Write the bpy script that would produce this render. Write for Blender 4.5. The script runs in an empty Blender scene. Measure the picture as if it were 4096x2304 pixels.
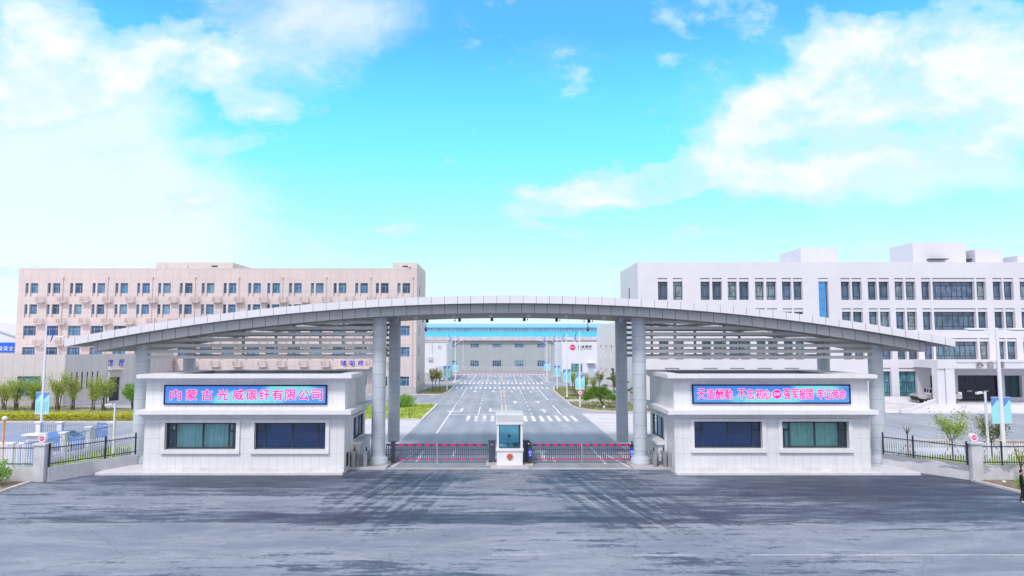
import bpy, bmesh, math, random
from mathutils import Vector, Matrix, noise
from math import radians as R, sin, cos, pi, sqrt

# ------------------------------------------------------------------ camera, sky, sun, exposure
scene = bpy.context.scene
C = scene.collection
PITCH = math.atan(221 / 2731)
CAMZ = 8.6
cd = bpy.data.cameras.new('camera')
cam = bpy.data.objects.new('camera', cd)
C.objects.link(cam)
cam.location = (0, 0, CAMZ)
cam.rotation_euler = (pi / 2 + PITCH, 0, 0)
cd.sensor_width = 36.0
cd.lens = 24.0
cd.shift_x = 0.0144
cd.clip_end = 4000
scene.camera = cam
scene.view_settings.view_transform = 'Standard'
scene.view_settings.look = 'None'
scene.view_settings.exposure = 0.12
scene.view_settings.gamma = 1.0
scene.cycles.max_bounces = 6
scene.cycles.diffuse_bounces = 3
scene.cycles.glossy_bounces = 3
scene.cycles.transparent_max_bounces = 8
scene.cycles.caustics_reflective = False
scene.cycles.caustics_refractive = False
scene.cycles.use_denoising = True

SUN_EL, SUN_AZ = 52, 205          # from behind the camera, a little to the left
sl = bpy.data.lights.new('sun', 'SUN')
sun = bpy.data.objects.new('sun', sl)
C.objects.link(sun)
sl.energy = 2.2
sl.angle = R(11)
sl.color = (1.0, 0.95, 0.93)
az = R(SUN_AZ)
sd = Vector((sin(az) * cos(R(SUN_EL)), cos(az) * cos(R(SUN_EL)), sin(R(SUN_EL))))
sun.rotation_euler = sd.to_track_quat('Z', 'Y').to_euler()
sun.location = sd * 200

F = 2731.0
def ray(px, py):                   # direction seen at a pixel of the photograph (4096 wide); used for the clouds only
    u = (px - 1989) / F
    v = -(py - 1152) / F
    return Vector((u, cos(PITCH) - v * sin(PITCH), sin(PITCH) + v * cos(PITCH)))


class NT:
    """little helper to wire nodes"""
    def __init__(s, tree):
        s.t = tree
        s.n = tree.nodes
        s.l = tree.links
    def add(s, typ, **kw):
        nd = s.n.new(typ)
        for k, v in kw.items():
            setattr(nd, k, v)
        return nd
    def put(s, sock, val):
        if isinstance(val, bpy.types.NodeSocket):
            s.l.new(val, sock)
        else:
            sock.default_value = val
    def math(s, op, a, b=0.0, c=None, clamp=False):
        nd = s.add('ShaderNodeMath', operation=op, use_clamp=clamp)
        s.put(nd.inputs[0], a)
        s.put(nd.inputs[1], b)
        if c is not None:
            s.put(nd.inputs[2], c)
        return nd.outputs[0]
    def mix(s, f, a, b, blend='MIX'):
        nd = s.add('ShaderNodeMix', data_type='RGBA', blend_type=blend)
        s.put(nd.inputs[0], f)
        s.put(nd.inputs[6], a if isinstance(a, bpy.types.NodeSocket) else (*a[:3], 1))
        s.put(nd.inputs[7], b if isinstance(b, bpy.types.NodeSocket) else (*b[:3], 1))
        return nd.outputs[2]
    def noise(s, vec, scale, detail=6, rough=0.6, dim='3D', dist=0.0):
        nd = s.add('ShaderNodeTexNoise', noise_dimensions=dim)
        if vec is not None:
            s.put(nd.inputs['Vector'], vec)
        nd.inputs['Scale'].default_value = scale
        nd.inputs['Detail'].default_value = detail
        nd.inputs['Roughness'].default_value = rough
        nd.inputs['Distortion'].default_value = dist
        return nd
    def smooth(s, v, lo, hi, a=0.0, b=1.0):
        nd = s.add('ShaderNodeMapRange', interpolation_type='SMOOTHSTEP')
        s.put(nd.inputs[0], v)
        for i, x in enumerate((lo, hi, a, b)):
            nd.inputs[i + 1].default_value = x
        return nd.outputs[0]
    def blob(s, vec, cx, cy, rx, ry, rot=0.0):
        mp = s.add('ShaderNodeMapping', vector_type='TEXTURE')
        s.put(mp.inputs[0], vec)
        mp.inputs[1].default_value = (cx, cy, 0)
        mp.inputs[2].default_value = (0, 0, rot)
        mp.inputs[3].default_value = (rx, ry, 1)
        g = s.add('ShaderNodeTexGradient', gradient_type='SPHERICAL')
        s.l.new(mp.outputs[0], g.inputs[0])
        return g.outputs[1]
    def ramp(s, v, stops, interp='LINEAR'):
        nd = s.add('ShaderNodeValToRGB')
        nd.color_ramp.interpolation = interp
        el = nd.color_ramp.elements
        while len(el) < len(stops):
            el.new(0.5)
        for e, (p, c) in zip(el, stops):
            e.position = p
            e.color = (c, c, c, 1) if isinstance(c, (int, float)) else (*c[:3], 1)
        s.put(nd.inputs[0], v)
        return nd.outputs[0]
    def vec(s, x, y, z=0.0):
        nd = s.add('ShaderNodeCombineXYZ')
        for i, q in enumerate((x, y, z)):
            s.put(nd.inputs[i], q)
        return nd.outputs[0]


world = bpy.data.worlds.new('World')
scene.world = world
world.use_nodes = True
def build_world():
    w = NT(world.node_tree)
    w.n.clear()
    out = w.add('ShaderNodeOutputWorld')
    bg = w.add('ShaderNodeBackground')
    w.l.new(bg.outputs[0], out.inputs[0])
    tc = w.add('ShaderNodeTexCoord')
    nrm = w.add('ShaderNodeVectorMath', operation='NORMALIZE')
    w.l.new(tc.outputs['Generated'], nrm.inputs[0])
    d = nrm.outputs[0]
    sp = w.add('ShaderNodeSeparateXYZ')
    w.l.new(d, sp.inputs[0])
    x, y, z = sp.outputs
    # physically based sky underneath
    sky = w.add('ShaderNodeTexSky', sky_type='NISHITA')
    sky.sun_disc = False
    sky.sun_elevation = R(SUN_EL)
    sky.sun_rotation = R(SUN_AZ)
    sky.ozone_density = 2.0
    sky.dust_density = 0.6
    nis = w.mix(1.0, sky.outputs[0], (0.1, 0.1, 0.1), 'MULTIPLY')
    # the clear air of the photograph: pale cyan above the horizon, blue higher up
    zz = w.math('MAXIMUM', z, 0.0)
    grad = w.ramp(zz, [(0.0, (0.80, 0.98, 0.98)), (0.09, (0.72, 0.99, 0.98)), (0.17, (0.46, 0.98, 0.96)),
                       (0.26, (0.25, 0.97, 0.98)), (0.34, (0.16, 0.80, 1.0)), (0.42, (0.115, 0.56, 1.0)),
                       (0.6, (0.10, 0.42, 0.98)), (1.0, (0.16, 0.42, 0.9))])
    air = w.mix(0.12, grad, nis)
    # clouds, on a plane of directions in front (north): p = x/y, q = z/y
    yy = w.math('MAXIMUM', y, 0.08)
    p = w.math('DIVIDE', x, yy)
    q = w.math('DIVIDE', z, yy)
    pq = w.vec(p, q)
    st = w.vec(p, w.math('MULTIPLY', q, 1.5))
    n1 = w.noise(st, 4.0, 8, 0.62)
    wv = w.add('ShaderNodeVectorMath', operation='SUBTRACT')
    w.l.new(n1.outputs['Color'], wv.inputs[0])
    wv.inputs[1].default_value = (0.5, 0.5, 0.5)
    ws = w.add('ShaderNodeVectorMath', operation='SCALE')
    w.l.new(wv.outputs[0], ws.inputs[0])
    ws.inputs['Scale'].default_value = 0.16
    wa = w.add('ShaderNodeVectorMath', operation='ADD')
    w.l.new(pq, wa.inputs[0])
    w.l.new(ws.outputs[0], wa.inputs[1])
    pw = wa.outputs[0]
    def pqxy(px, py):
        r = ray(px, py)
        return r.x / r.y, r.z / r.y
    cumulus = [  # px, py, rx, ry, tilt, weight
        (600, 200, 400, 210, 0.0, 1.25), (90, 130, 300, 280, 0, 1.2), (350, 330, 330, 150, 0.5, 1.0), (900, 300, 190, 150, -0.7, 1.0),
        (1080, 400, 230, 85, 0, 0.85), (80, 420, 300, 180, 0, 0.9), (860, 585, 420, 90, 0.05, 0.62), (800, 815, 150, 50, 0, 0.75),
        (3260, 300, 420, 170, 0.50, 1.2), (3720, 250, 520, 190, -0.2, 0.95), (3010, 450, 420, 110, 0.55, 1.1), (3480, 450, 560, 130, 0.05, 0.8),
        (3980, 90, 380, 170, -0.3, 1.0), (4120, 330, 380, 260, 0, 0.95), (3050, 690, 860, 120, 0.05, 1.5), (2480, 775, 460, 85, 0.20, 1.4),
        (2160, 752, 90, 40, 0, 0.9), (3980, 580, 420, 85, 0.15, 1.0), (2310, 270, 100, 100, 0.6, 0.62),
        (2660, 210, 120, 60, 0, 0.42), (2650, 20, 110, 60, 0, 0.3), (1560, 955, 150, 22, 0, 0.75), (2180, 942, 150, 26, 0, 0.75),
        (2720, 962, 190, 26, 0, 0.7), (60, 1027, 170, 22, 0, 0.9), (3500, 1010, 240, 50, 0, 0.6)]
    haze = [(60, 640, 560, 480, 0, 1.15), (260, 900, 680, 460, 0, 1.05), (620, 960, 760, 300, 0, 0.45), (1180, 90, 430, 300, 0.3, 0.62), (1500, 30, 330, 160, 0, 0.35), (300, 420, 520, 260, 0, 0.55),
            (3550, 420, 800, 330, 0, 0.55), (3100, 720, 900, 110, 0, 0.4), (3900, 700, 600, 160, 0, 0.4), (2300, 280, 260, 200, 0, 0.22)]
    def field(lst, v, k):
        tot = None
        for px, py, rx, ry, rot, wt in lst:
            cx, cy = pqxy(px, py)
            g = w.math('MULTIPLY', w.blob(v, cx, cy, rx / F * k, ry / F * k, rot), wt)
            tot = g if tot is None else w.math('ADD', tot, g)
        return tot
    n2 = w.noise(st, 10.0, 10, 0.62)
    n3 = w.noise(st, 4.2, 8, 0.62, dist=0.4)
    cen = lambda nd, k: w.math('MULTIPLY', w.math('SUBTRACT', nd.outputs[0], 0.5), k)
    body = w.math('ADD', w.math('MINIMUM', field(cumulus, pw, 1.28), 0.95), w.math('ADD', cen(n2, 1.7), cen(n3, 1.9)))
    dens = w.math('ADD', w.math('MULTIPLY', w.smooth(body, 0.16, 0.55), 0.55), w.math('MULTIPLY', w.smooth(body, 0.40, 1.15), 0.45))
    hz = w.math('ADD', w.math('MINIMUM', field(haze, pw, 1.35), 0.9), w.math('ADD', cen(n3, 0.9), cen(n2, 0.35)))
    hdens = w.math('MULTIPLY', w.smooth(hz, 0.06, 0.85), 0.82)
    air = w.mix(hdens, air, (0.86, 0.94, 0.98))
    ccol = w.mix(w.smooth(body, 0.60, 1.40), (0.66, 0.87, 0.95), (0.97, 0.98, 1.0))
    front = w.mix(w.math('MULTIPLY', dens, 0.97), air, ccol)
    # the rest of the sky, behind the camera: broken bright cloud, added to keep the light neutral
    n4 = w.noise(d, 2.2, 7, 0.6)
    back = w.mix(w.smooth(n4.outputs[0], 0.36, 0.56), (0.46, 0.72, 1.0), (1.0, 0.99, 1.03))
    tb = w.smooth(y, -0.25, 0.30)
    top = w.smooth(z, 0.55, 0.8)
    fmask = w.math('MULTIPLY', tb, w.math('SUBTRACT', 1.0, top))
    col = w.mix(fmask, back, front)
    w.l.new(col, bg.inputs[0])
    bg.inputs[1].default_value = 1.0
build_world()

# ------------------------------------------------------------------ materials
MATS = {}
def base_nodes(name, rough=0.6, metal=0.0, spec=0.4):
    m = bpy.data.materials.new(name)
    m.use_nodes = True
    t = NT(m.node_tree)
    b = m.node_tree.nodes['Principled BSDF']
    b.inputs['Roughness'].default_value = rough
    b.inputs['Metallic'].default_value = metal
    b.inputs['Specular IOR Level'].default_value = spec
    return m, t, b

def mk(name, col, rough=0.6, metal=0.0, spec=0.4, var=0.12, vs=0.6, grid=None, streak=0.0, rnd=None, isl=None, bump=0.0, blotch=None, grime=0.0):
    """procedural material: base colour with two octaves of variation, optional panel joints, rain streaks, per-object or per-leaf change"""
    if name in MATS:
        return MATS[name]
    m, t, b = base_nodes(name, rough, metal, spec)
    geo = t.add('ShaderNodeNewGeometry')
    pos = geo.outputs['Position']
    c1 = tuple(max(0, x * (1 - var)) for x in col)
    c2 = tuple(min(1, x * (1 + var)) for x in col)
    n = t.noise(pos, vs, 8, 0.65)
    c = t.mix(t.smooth(n.outputs[0], 0.3, 0.7), c1, c2)
    sp = None
    if grid or streak:
        sp = t.add('ShaderNodeSeparateXYZ')
        t.l.new(pos, sp.inputs[0])
    if streak:
        v = t.vec(t.math('MULTIPLY', t.math('ADD', sp.outputs[0], sp.outputs[1]), 1.6), t.math('MULTIPLY', sp.outputs[2], 0.12))
        ns = t.noise(v, 1.0, 5, 0.6)
        c = t.mix(t.math('MULTIPLY', t.smooth(ns.outputs[0], 0.52, 0.75), streak), c, tuple(x * 0.62 for x in col))
    if grid:
        dx, dz, wd, lc, ox, oz = grid
        u = t.math('ADD', t.math('ADD', sp.outputs[0], sp.outputs[1]), ox + 500.0)
        fu = t.math('LESS_THAN', t.math('FRACT', t.math('DIVIDE', u, dx)), wd / dx)
        f = fu
        if dz:
            fv = t.math('LESS_THAN', t.math('FRACT', t.math('DIVIDE', t.math('ADD', sp.outputs[2], oz + 50.0), dz)), wd / dz)
            f = t.math('MAXIMUM', fu, fv)
            # every panel a shade of its own
            cu = t.math('FLOOR', t.math('DIVIDE', u, dx))
            cv = t.math('FLOOR', t.math('DIVIDE', t.math('ADD', sp.outputs[2], oz + 50.0), dz))
            wn = t.add('ShaderNodeTexWhiteNoise', noise_dimensions='2D')
            t.l.new(t.vec(cu, cv), wn.inputs['Vector'])
            c = t.mix(t.math('MULTIPLY', wn.outputs[0], 0.06), c, tuple(x * 0.6 for x in col))
        c = t.mix(f, c, lc)
    if rnd:
        oi = t.add('ShaderNodeObjectInfo')
        c = t.mix(t.ramp(oi.outputs['Random'], [(0.0, 0.0), (1.0, 1.0)]), c, rnd)
    if isl:
        c = t.mix(t.smooth(geo.outputs['Random Per Island'], 0.0, 1.0), c, isl)
    if grime:                               # splash dirt near the ground
        if sp is None:
            sp = t.add('ShaderNodeSeparateXYZ')
            t.l.new(pos, sp.inputs[0])
        ng = t.noise(t.vec(t.math('MULTIPLY', t.math('ADD', sp.outputs[0], sp.outputs[1]), 1.2), t.math('MULTIPLY', sp.outputs[2], 2.0)), 1.0, 8, 0.65)
        gh = t.math('SUBTRACT', 1.0, t.math('DIVIDE', t.math('SUBTRACT', sp.outputs[2], 0.14), grime))
        gf = t.smooth(t.math('ADD', gh, t.math('MULTIPLY', t.math('SUBTRACT', ng.outputs[0], 0.5), 1.8)), 0.35, 1.1, 0.0, 0.55)
        c = t.mix(gf, c, (0.46, 0.43, 0.41))
    if blotch:                              # damp, peeling patches of render under the coping
        zc, zr, bc = blotch
        if sp is None:
            sp = t.add('ShaderNodeSeparateXYZ')
            t.l.new(pos, sp.inputs[0])
        nb_ = t.noise(t.vec(t.math('MULTIPLY', sp.outputs[0], 0.55), t.math('MULTIPLY', sp.outputs[2], 1.3)), 1.0, 9, 0.6, dist=0.6)
        hz_ = t.math('MULTIPLY', t.math('SUBTRACT', sp.outputs[2], zc), 1 / zr)
        c = t.mix(t.math('MULTIPLY', t.smooth(t.math('ADD', nb_.outputs[0], t.math('MULTIPLY', hz_, 0.16)), 0.54, 0.60), 0.8), c, bc)
    t.l.new(c, b.inputs['Base Color'])
    if isl:
        out = m.node_tree.nodes['Material Output']
        tl = t.add('ShaderNodeBsdfTranslucent')
        t.l.new(c, tl.inputs[0])
        ms = t.add('ShaderNodeMixShader')
        ms.inputs[0].default_value = 0.38
        t.l.new(b.outputs[0], ms.inputs[1])
        t.l.new(tl.outputs[0], ms.inputs[2])
        t.l.new(ms.outputs[0], out.inputs[0])
    if bump:
        bp = t.add('ShaderNodeBump')
        bp.inputs['Strength'].default_value = bump
        bp.inputs['Distance'].default_value = 0.02
        nb = t.noise(pos, 14.0, 4, 0.6)
        t.l.new(nb.outputs[0], bp.inputs['Height'])
        t.l.new(bp.outputs[0], b.inputs['Normal'])
    MATS[name] = m
    return m

def mk_emit(name, col, strength=1.0):
    m, t, b = base_nodes(name, 0.4)
    b.inputs['Base Color'].default_value = (*[c * 0.3 for c in col], 1)
    b.inputs['Emission Color'].default_value = (*col, 1)
    b.inputs['Emission Strength'].default_value = strength
    return m

def mk_glass(name, tint=(0.5, 0.75, 0.8), refl=0.12, film=(0.02, 0.05, 0.12), filmf=0.1):
    """thin window glass: tinted see-through plus a mirror part"""
    m = bpy.data.materials.new(name)
    m.use_nodes = True
    t = NT(m.node_tree)
    t.n.clear()
    out = t.add('ShaderNodeOutputMaterial')
    tr = t.add('ShaderNodeBsdfTransparent')
    tr.inputs[0].default_value = (*tint, 1)
    gl = t.add('ShaderNodeBsdfGlossy')
    gl.inputs['Color'].default_value = (0.85, 0.92, 1, 1)
    gl.inputs['Roughness'].default_value = 0.02
    lw = t.add('ShaderNodeLayerWeight')
    lw.inputs[0].default_value = 0.25
    f = t.math('ADD', t.math('MULTIPLY', lw.outputs['Fresnel'], 0.8), refl, clamp=True)
    mx = t.add('ShaderNodeMixShader')
    df = t.add('ShaderNodeBsdfDiffuse')
    df.inputs[0].default_value = (*film, 1)
    m2 = t.add('ShaderNodeMixShader')
    m2.inputs[0].default_value = filmf
    t.l.new(tr.outputs[0], m2.inputs[1])
    t.l.new(df.outputs[0], m2.inputs[2])
    t.l.new(f, mx.inputs[0])
    t.l.new(m2.outputs[0], mx.inputs[1])
    t.l.new(gl.outputs[0], mx.inputs[2])
    t.l.new(mx.outputs[0], out.inputs[0])
    return m

def mk_pane(name, stops, rough=0.06):
    """far window pane: coloured by what stands behind it (blinds, dark rooms), different for every window"""
    m, t, b = base_nodes(name, rough, 0.0, 0.7)
    oi = t.add('ShaderNodeObjectInfo')
    geo = t.add('ShaderNodeNewGeometry')
    c = t.ramp(oi.outputs['Random'], stops, 'CONSTANT')
    sp = t.add('ShaderNodeSeparateXYZ')
    t.l.new(geo.outputs['Position'], sp.inputs[0])
    n = t.noise(t.vec(t.math('MULTIPLY', sp.outputs[0], 1.5), t.math('MULTIPLY', sp.outputs[2], 0.9)), 0.9, 4, 0.6)
    c = t.mix(t.math('MULTIPLY', t.smooth(n.outputs[0], 0.42, 0.62), 0.55), c, (0.015, 0.025, 0.05))
    wv = t.add('ShaderNodeTexWave', wave_type='BANDS', bands_direction='X')
    t.l.new(geo.outputs['Position'], wv.inputs['Vector'])
    wv.inputs['Scale'].default_value = 1.3
    wv.inputs['Distortion'].default_value = 1.5
    c = t.mix(t.math('MULTIPLY', wv.outputs['Fac'], 0.25), c, (0.03, 0.05, 0.09))
    t.l.new(c, b.inputs['Base Color'])
    return m

LAV = (0.74, 0.72, 0.80)
M = {}
M['stone'] = mk('white_stone_cladding', (0.79, 0.785, 0.81), 0.55, var=0.05, grid=(0.56, 0.97, 0.018, (0.54, 0.54, 0.58), 0.1, 0.08), streak=0.20, grime=0.55)
M['stone_plain'] = mk('white_stone_trim', (0.80, 0.79, 0.82), 0.55, var=0.05, grid=(0.78, 0, 0.018, (0.62, 0.62, 0.66), 0, 0))
M['stone_grey'] = mk('grey_stone_wall', (0.52, 0.54, 0.58), 0.6, var=0.07, grid=(0.8, 0.8, 0.02, (0.36, 0.37, 0.4), 0, 0))
M['fascia'] = mk('aluminium_fascia', (0.76, 0.74, 0.80), 0.42, 0.0, 0.5, var=0.03, grid=(0.89, 0, 0.028, (0.16, 0.16, 0.18), 0.3, 0))
M['fascia_low'] = mk('aluminium_lower_fascia', (0.62, 0.615, 0.64), 0.42, 0.0, 0.5, var=0.04, grid=(0.885, 0, 0.032, (0.07, 0.07, 0.08), 0.72, 0))  # fascia material again, darkened in colour for the overhang's shade
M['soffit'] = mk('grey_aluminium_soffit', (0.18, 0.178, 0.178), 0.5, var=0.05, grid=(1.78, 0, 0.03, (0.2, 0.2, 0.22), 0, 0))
M['alu'] = mk('grey_aluminium', (0.56, 0.62, 0.72), 0.38, 0.0, 0.5, var=0.04)
M['slat_rear'] = mk('shaded_rear_louvre', (0.33, 0.33, 0.345), 0.5, var=0.06)  # darker copy of the slat material, shade of the rear row in the colour
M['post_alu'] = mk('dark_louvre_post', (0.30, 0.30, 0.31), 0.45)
M['column'] = mk('column_aluminium', (0.56, 0.61, 0.67), 0.38, 0.0, 0.5, var=0.05, vs=0.5, grid=(1000, 0.89, 0.022, (0.34, 0.39, 0.45), 0, 0.57), streak=0.10)
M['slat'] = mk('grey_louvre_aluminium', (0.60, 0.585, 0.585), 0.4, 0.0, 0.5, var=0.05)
M['pink'] = mk('pale_pink_panels', (0.69, 0.585, 0.578), 0.7, var=0.05, vs=0.25, grid=(1.42, 1.83, 0.05, (0.50, 0.43, 0.42), 0.3, 0.2), streak=0.22)
M['pink_plain'] = mk('pale_pink_render', (0.71, 0.61, 0.58), 0.7, var=0.05)
M['pink_grey'] = mk('grey_base_course', (0.50, 0.48, 0.50), 0.7, var=0.08)
M['annex'] = mk('pale_grey_pink_panels', (0.66, 0.61, 0.64), 0.7, var=0.05, vs=0.25, grid=(1.5, 3.4, 0.05, (0.46, 0.43, 0.45), 0.3, 0.5), streak=0.12)
M['office'] = mk('white_office_panels', (0.71, 0.69, 0.75), 0.6, var=0.03, vs=0.2, grid=(0.85, 1.0, 0.022, (0.68, 0.66, 0.74), 0.0, 0.45), streak=0.08)
M['office_plain'] = mk('white_office_render', (0.72, 0.70, 0.76), 0.6, var=0.04)
M['white'] = mk('white_paint', (0.80, 0.79, 0.83), 0.5, var=0.04)
M['whitewall'] = mk('white_factory_wall', (0.80, 0.80, 0.85), 0.6, var=0.03, vs=0.2, grid=(2.2, 2.2, 0.05, (0.72, 0.72, 0.78), 0, 0))
M['factory'] = mk('grey_factory_sheet', (0.39, 0.445, 0.47), 0.55, var=0.05, vs=0.3, grid=(0.9, 0, 0.08, (0.35, 0.40, 0.43), 0, 0), streak=0.2)
M['bluetile'] = mk('bright_blue_roof_sheet', (0.08, 0.50, 0.76), 0.5, var=0.08, grid=(0.7, 0, 0.12, (0.07, 0.46, 0.66), 0, 0))
M['blueroof2'] = mk('pale_blue_roof_sheet', (0.26, 0.50, 0.66), 0.5, var=0.06)
M['winframe'] = mk('blue_grey_window_frame', (0.36, 0.47, 0.55), 0.4, var=0.04)
M['darkframe'] = mk('dark_window_frame', (0.035, 0.05, 0.075), 0.4, var=0.1)
M['pane'] = mk_pane('left_building_glass', [(0.0, (0.04, 0.11, 0.25)), (0.22, (0.09, 0.22, 0.44)), (0.42, (0.09, 0.28, 0.46)), (0.60, (0.16, 0.30, 0.54)), (0.76, (0.03, 0.08, 0.18)), (0.88, (0.20, 0.38, 0.52))])
M['pane_o'] = mk_pane('office_glass', [(0.0, (0.15, 0.25, 0.33)), (0.2, (0.10, 0.17, 0.25)), (0.4, (0.22, 0.33, 0.38)), (0.58, (0.13, 0.20, 0.33)), (0.75, (0.28, 0.36, 0.38)), (0.88, (0.07, 0.11, 0.17))])
M['pane_teal'] = mk_pane('teal_office_glass', [(0.0, (0.10, 0.32, 0.36)), (0.5, (0.14, 0.38, 0.40)), (0.8, (0.07, 0.22, 0.27))])
M['blueglass'] = mk('blue_spandrel_glass', (0.06, 0.30, 0.66), 0.12, 0, 0.7, var=0.06, grid=(50, 1.35, 0.05, (0.03, 0.10, 0.25), 0, 0.3))
M['glass'] = mk_glass('guardhouse_glass', (0.70, 0.97, 1.0), 0.10, (0.03, 0.12, 0.18), 0.08)
M['glass_dark'] = mk_glass('tinted_guardhouse_glass', (0.30, 0.54, 0.95), 0.08, (0.006, 0.045, 0.21), 0.42)
M['glass_booth'] = mk_glass('teal_booth_glass', (0.55, 0.90, 0.98), 0.04, (0.03, 0.20, 0.30), 0.14)
M['curtain'] = mk('pale_curtain', (0.66, 0.82, 0.84), 0.9, var=0.1, vs=1.5)
M['curtain2'] = mk('greenish_curtain', (0.60, 0.82, 0.72), 0.9, var=0.1, vs=1.5)
M['room'] = mk('room_interior', (0.55, 0.56, 0.60), 0.8)
M['black'] = mk('black_plastic', (0.02, 0.02, 0.025), 0.45)
M['darkgrey'] = mk('dark_grey_paint', (0.06, 0.065, 0.085), 0.45)
M['cabinet'] = mk('dark_blue_grey_cabinet', (0.075, 0.085, 0.13), 0.4)
M['steel'] = mk('brushed_steel', (0.55, 0.55, 0.56), 0.32, 0.75, 0.5, var=0.08)
M['red'] = mk('crimson_stripe', (0.74, 0.015, 0.17), 0.5)
M['barrier'] = mk('plum_grey_barrier', (0.085, 0.06, 0.11), 0.45)
M['bluesign'] = mk('royal_blue_panel', (0.03, 0.06, 0.55), 0.4)
M['blueletter'] = mk('blue_lettering', (0.02, 0.06, 0.75), 0.4)
M['brownletter'] = mk('bronze_lettering', (0.25, 0.22, 0.20), 0.4)
M['navyletter'] = mk('dark_navy_lettering', (0.03, 0.04, 0.10), 0.5)
M['logo'] = mk('magenta_red_logo', (0.80, 0.01, 0.16), 0.45)
M['gold'] = mk('gold_badge', (0.62, 0.38, 0.20), 0.35, 0.3)
M['badgered'] = mk('red_badge', (0.72, 0.05, 0.04), 0.4)
M['slitgrey'] = mk('grey_slit_glass', (0.22, 0.26, 0.30), 0.3)
M['wing'] = mk('white_wing_wall', (0.83, 0.77, 0.80), 0.6, var=0.03, vs=0.2)
M['concrete'] = mk('pale_concrete', (0.52, 0.50, 0.52), 0.8, var=0.12, vs=0.8, bump=0.2)
M['plinth'] = mk('pale_plinth_stone', (0.66, 0.64, 0.67), 0.7, var=0.08, vs=0.8, grid=(1.0, 0, 0.02, (0.5, 0.49, 0.52), 0.2, 0))
M['kerb'] = mk('kerb_concrete', (0.62, 0.57, 0.58), 0.8, var=0.1, vs=1.2, grid=(1.0, 0, 0.03, (0.42, 0.40, 0.42), 0, 0))
M['bark'] = mk('tree_bark', (0.12, 0.09, 0.075), 0.9, var=0.3, vs=6)
M['barkpale'] = mk('pale_stake_wood', (0.34, 0.27, 0.21), 0.9, var=0.25, vs=6)
M['soil'] = mk('bare_soil', (0.23, 0.17, 0.13), 0.95, var=0.3, vs=1.2, bump=0.6)
M['grass'] = mk('lawn_grass', (0.30, 0.37, 0.05), 0.9, var=0.35, vs=0.5, bump=0.5)
M['grass_dry'] = mk('dry_lawn_grass', (0.25, 0.25, 0.11), 0.9, var=0.35, vs=0.5, bump=0.5)
M['blade'] = mk('grass_blades', (0.20, 0.36, 0.03), 0.8, var=0.2, vs=0.4, isl=(0.40, 0.44, 0.07))
M['blade_dry'] = mk('dry_grass_blades', (0.20, 0.23, 0.06), 0.8, var=0.2, vs=0.4, isl=(0.32, 0.31, 0.12))
M['willow'] = mk('willow_leaves', (0.24, 0.38, 0.05), 0.7, var=0.2, vs=0.9, isl=(0.60, 0.68, 0.16))
M['willow2'] = mk('pale_willow_leaves', (0.34, 0.40, 0.09), 0.7, var=0.2, vs=0.9, isl=(0.64, 0.66, 0.24))
M['bright'] = mk('bright_green_leaves', (0.10, 0.30, 0.015), 0.65, var=0.2, vs=0.9, isl=(0.32, 0.58, 0.05))
M['hedge'] = mk('yellow_hedge_leaves', (0.44, 0.46, 0.04), 0.75, var=0.25, vs=0.9, isl=(0.80, 0.84, 0.10))
M['hedgecore'] = mk('hedge_twigs', (0.34, 0.27, 0.08), 0.9, var=0.3, vs=4)
M['needle'] = mk('pine_needles', (0.04, 0.15, 0.012), 0.7, var=0.25, vs=0.9, isl=(0.20, 0.38, 0.03))
M['needle2'] = mk('blue_green_pine_needles', (0.07, 0.13, 0.05), 0.7, var=0.25, vs=0.9, isl=(0.22, 0.30, 0.11))
M['sparse'] = mk('olive_brown_leaves', (0.17, 0.19, 0.05), 0.75, var=0.25, vs=0.9, isl=(0.36, 0.34, 0.11))
M['banner'] = mk('teal_banner_cloth', (0.36, 0.76, 0.84), 0.7, var=0.06)
M['bannertop'] = mk('blue_banner_cloth', (0.13, 0.29, 0.66), 0.7, var=0.06)
M['bannermark'] = mk('dark_teal_print', (0.13, 0.52, 0.66), 0.7)
M['pole'] = mk('white_lamp_pole', (0.80, 0.79, 0.86), 0.4, var=0.04)
M['bluearc'] = mk('blue_lamp_ornament', (0.01, 0.10, 0.75), 0.4)
M['silver'] = mk('silver_car_paint', (0.55, 0.53, 0.56), 0.25, 0.4, 0.5, var=0.03)
M['rubber'] = mk('tyre_rubber', (0.02, 0.02, 0.02), 0.8)
M['carblue'] = mk('blue_car_paint', (0.10, 0.24, 0.55), 0.2, 0.2, 0.5, var=0.05)
M['carglass'] = mk('dark_car_glass', (0.02, 0.05, 0.07), 0.05, 0, 0.7)
M['picket'] = mk('white_pickets', (0.76, 0.77, 0.80), 0.5, var=0.06)
M['railblack'] = mk('black_rails', (0.02, 0.025, 0.05), 0.4)
M['fencewall'] = mk('pale_rendered_low_wall', (0.58, 0.58, 0.62), 0.85, var=0.12, vs=0.9, streak=0.45, bump=0.3)
M['fencewall_damp'] = mk('damp_rendered_low_wall', (0.58, 0.58, 0.62), 0.85, var=0.12, vs=0.9, streak=0.45, bump=0.3, blotch=(0.5, 0.4, (0.26, 0.27, 0.32)))
M['bluerail'] = mk('blue_grey_fence_bars', (0.30, 0.38, 0.60), 0.5)
M['orange'] = mk('orange_paint', (0.75, 0.30, 0.08), 0.5)
M['skin'] = mk('skin', (0.55, 0.34, 0.26), 0.6, var=0.06)
M['hair'] = mk('black_hair', (0.012, 0.01, 0.01), 0.6)
M['shirt'] = mk('light_blue_shirt', (0.50, 0.64, 0.80), 0.85, var=0.1, vs=8)
M['vest'] = mk('navy_cloth', (0.025, 0.04, 0.10), 0.85)
M['blackcloth'] = mk('black_cloth', (0.018, 0.018, 0.02), 0.85, var=0.2, vs=8)
M['shoe'] = mk('white_shoe', (0.72, 0.74, 0.72), 0.6)
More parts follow.
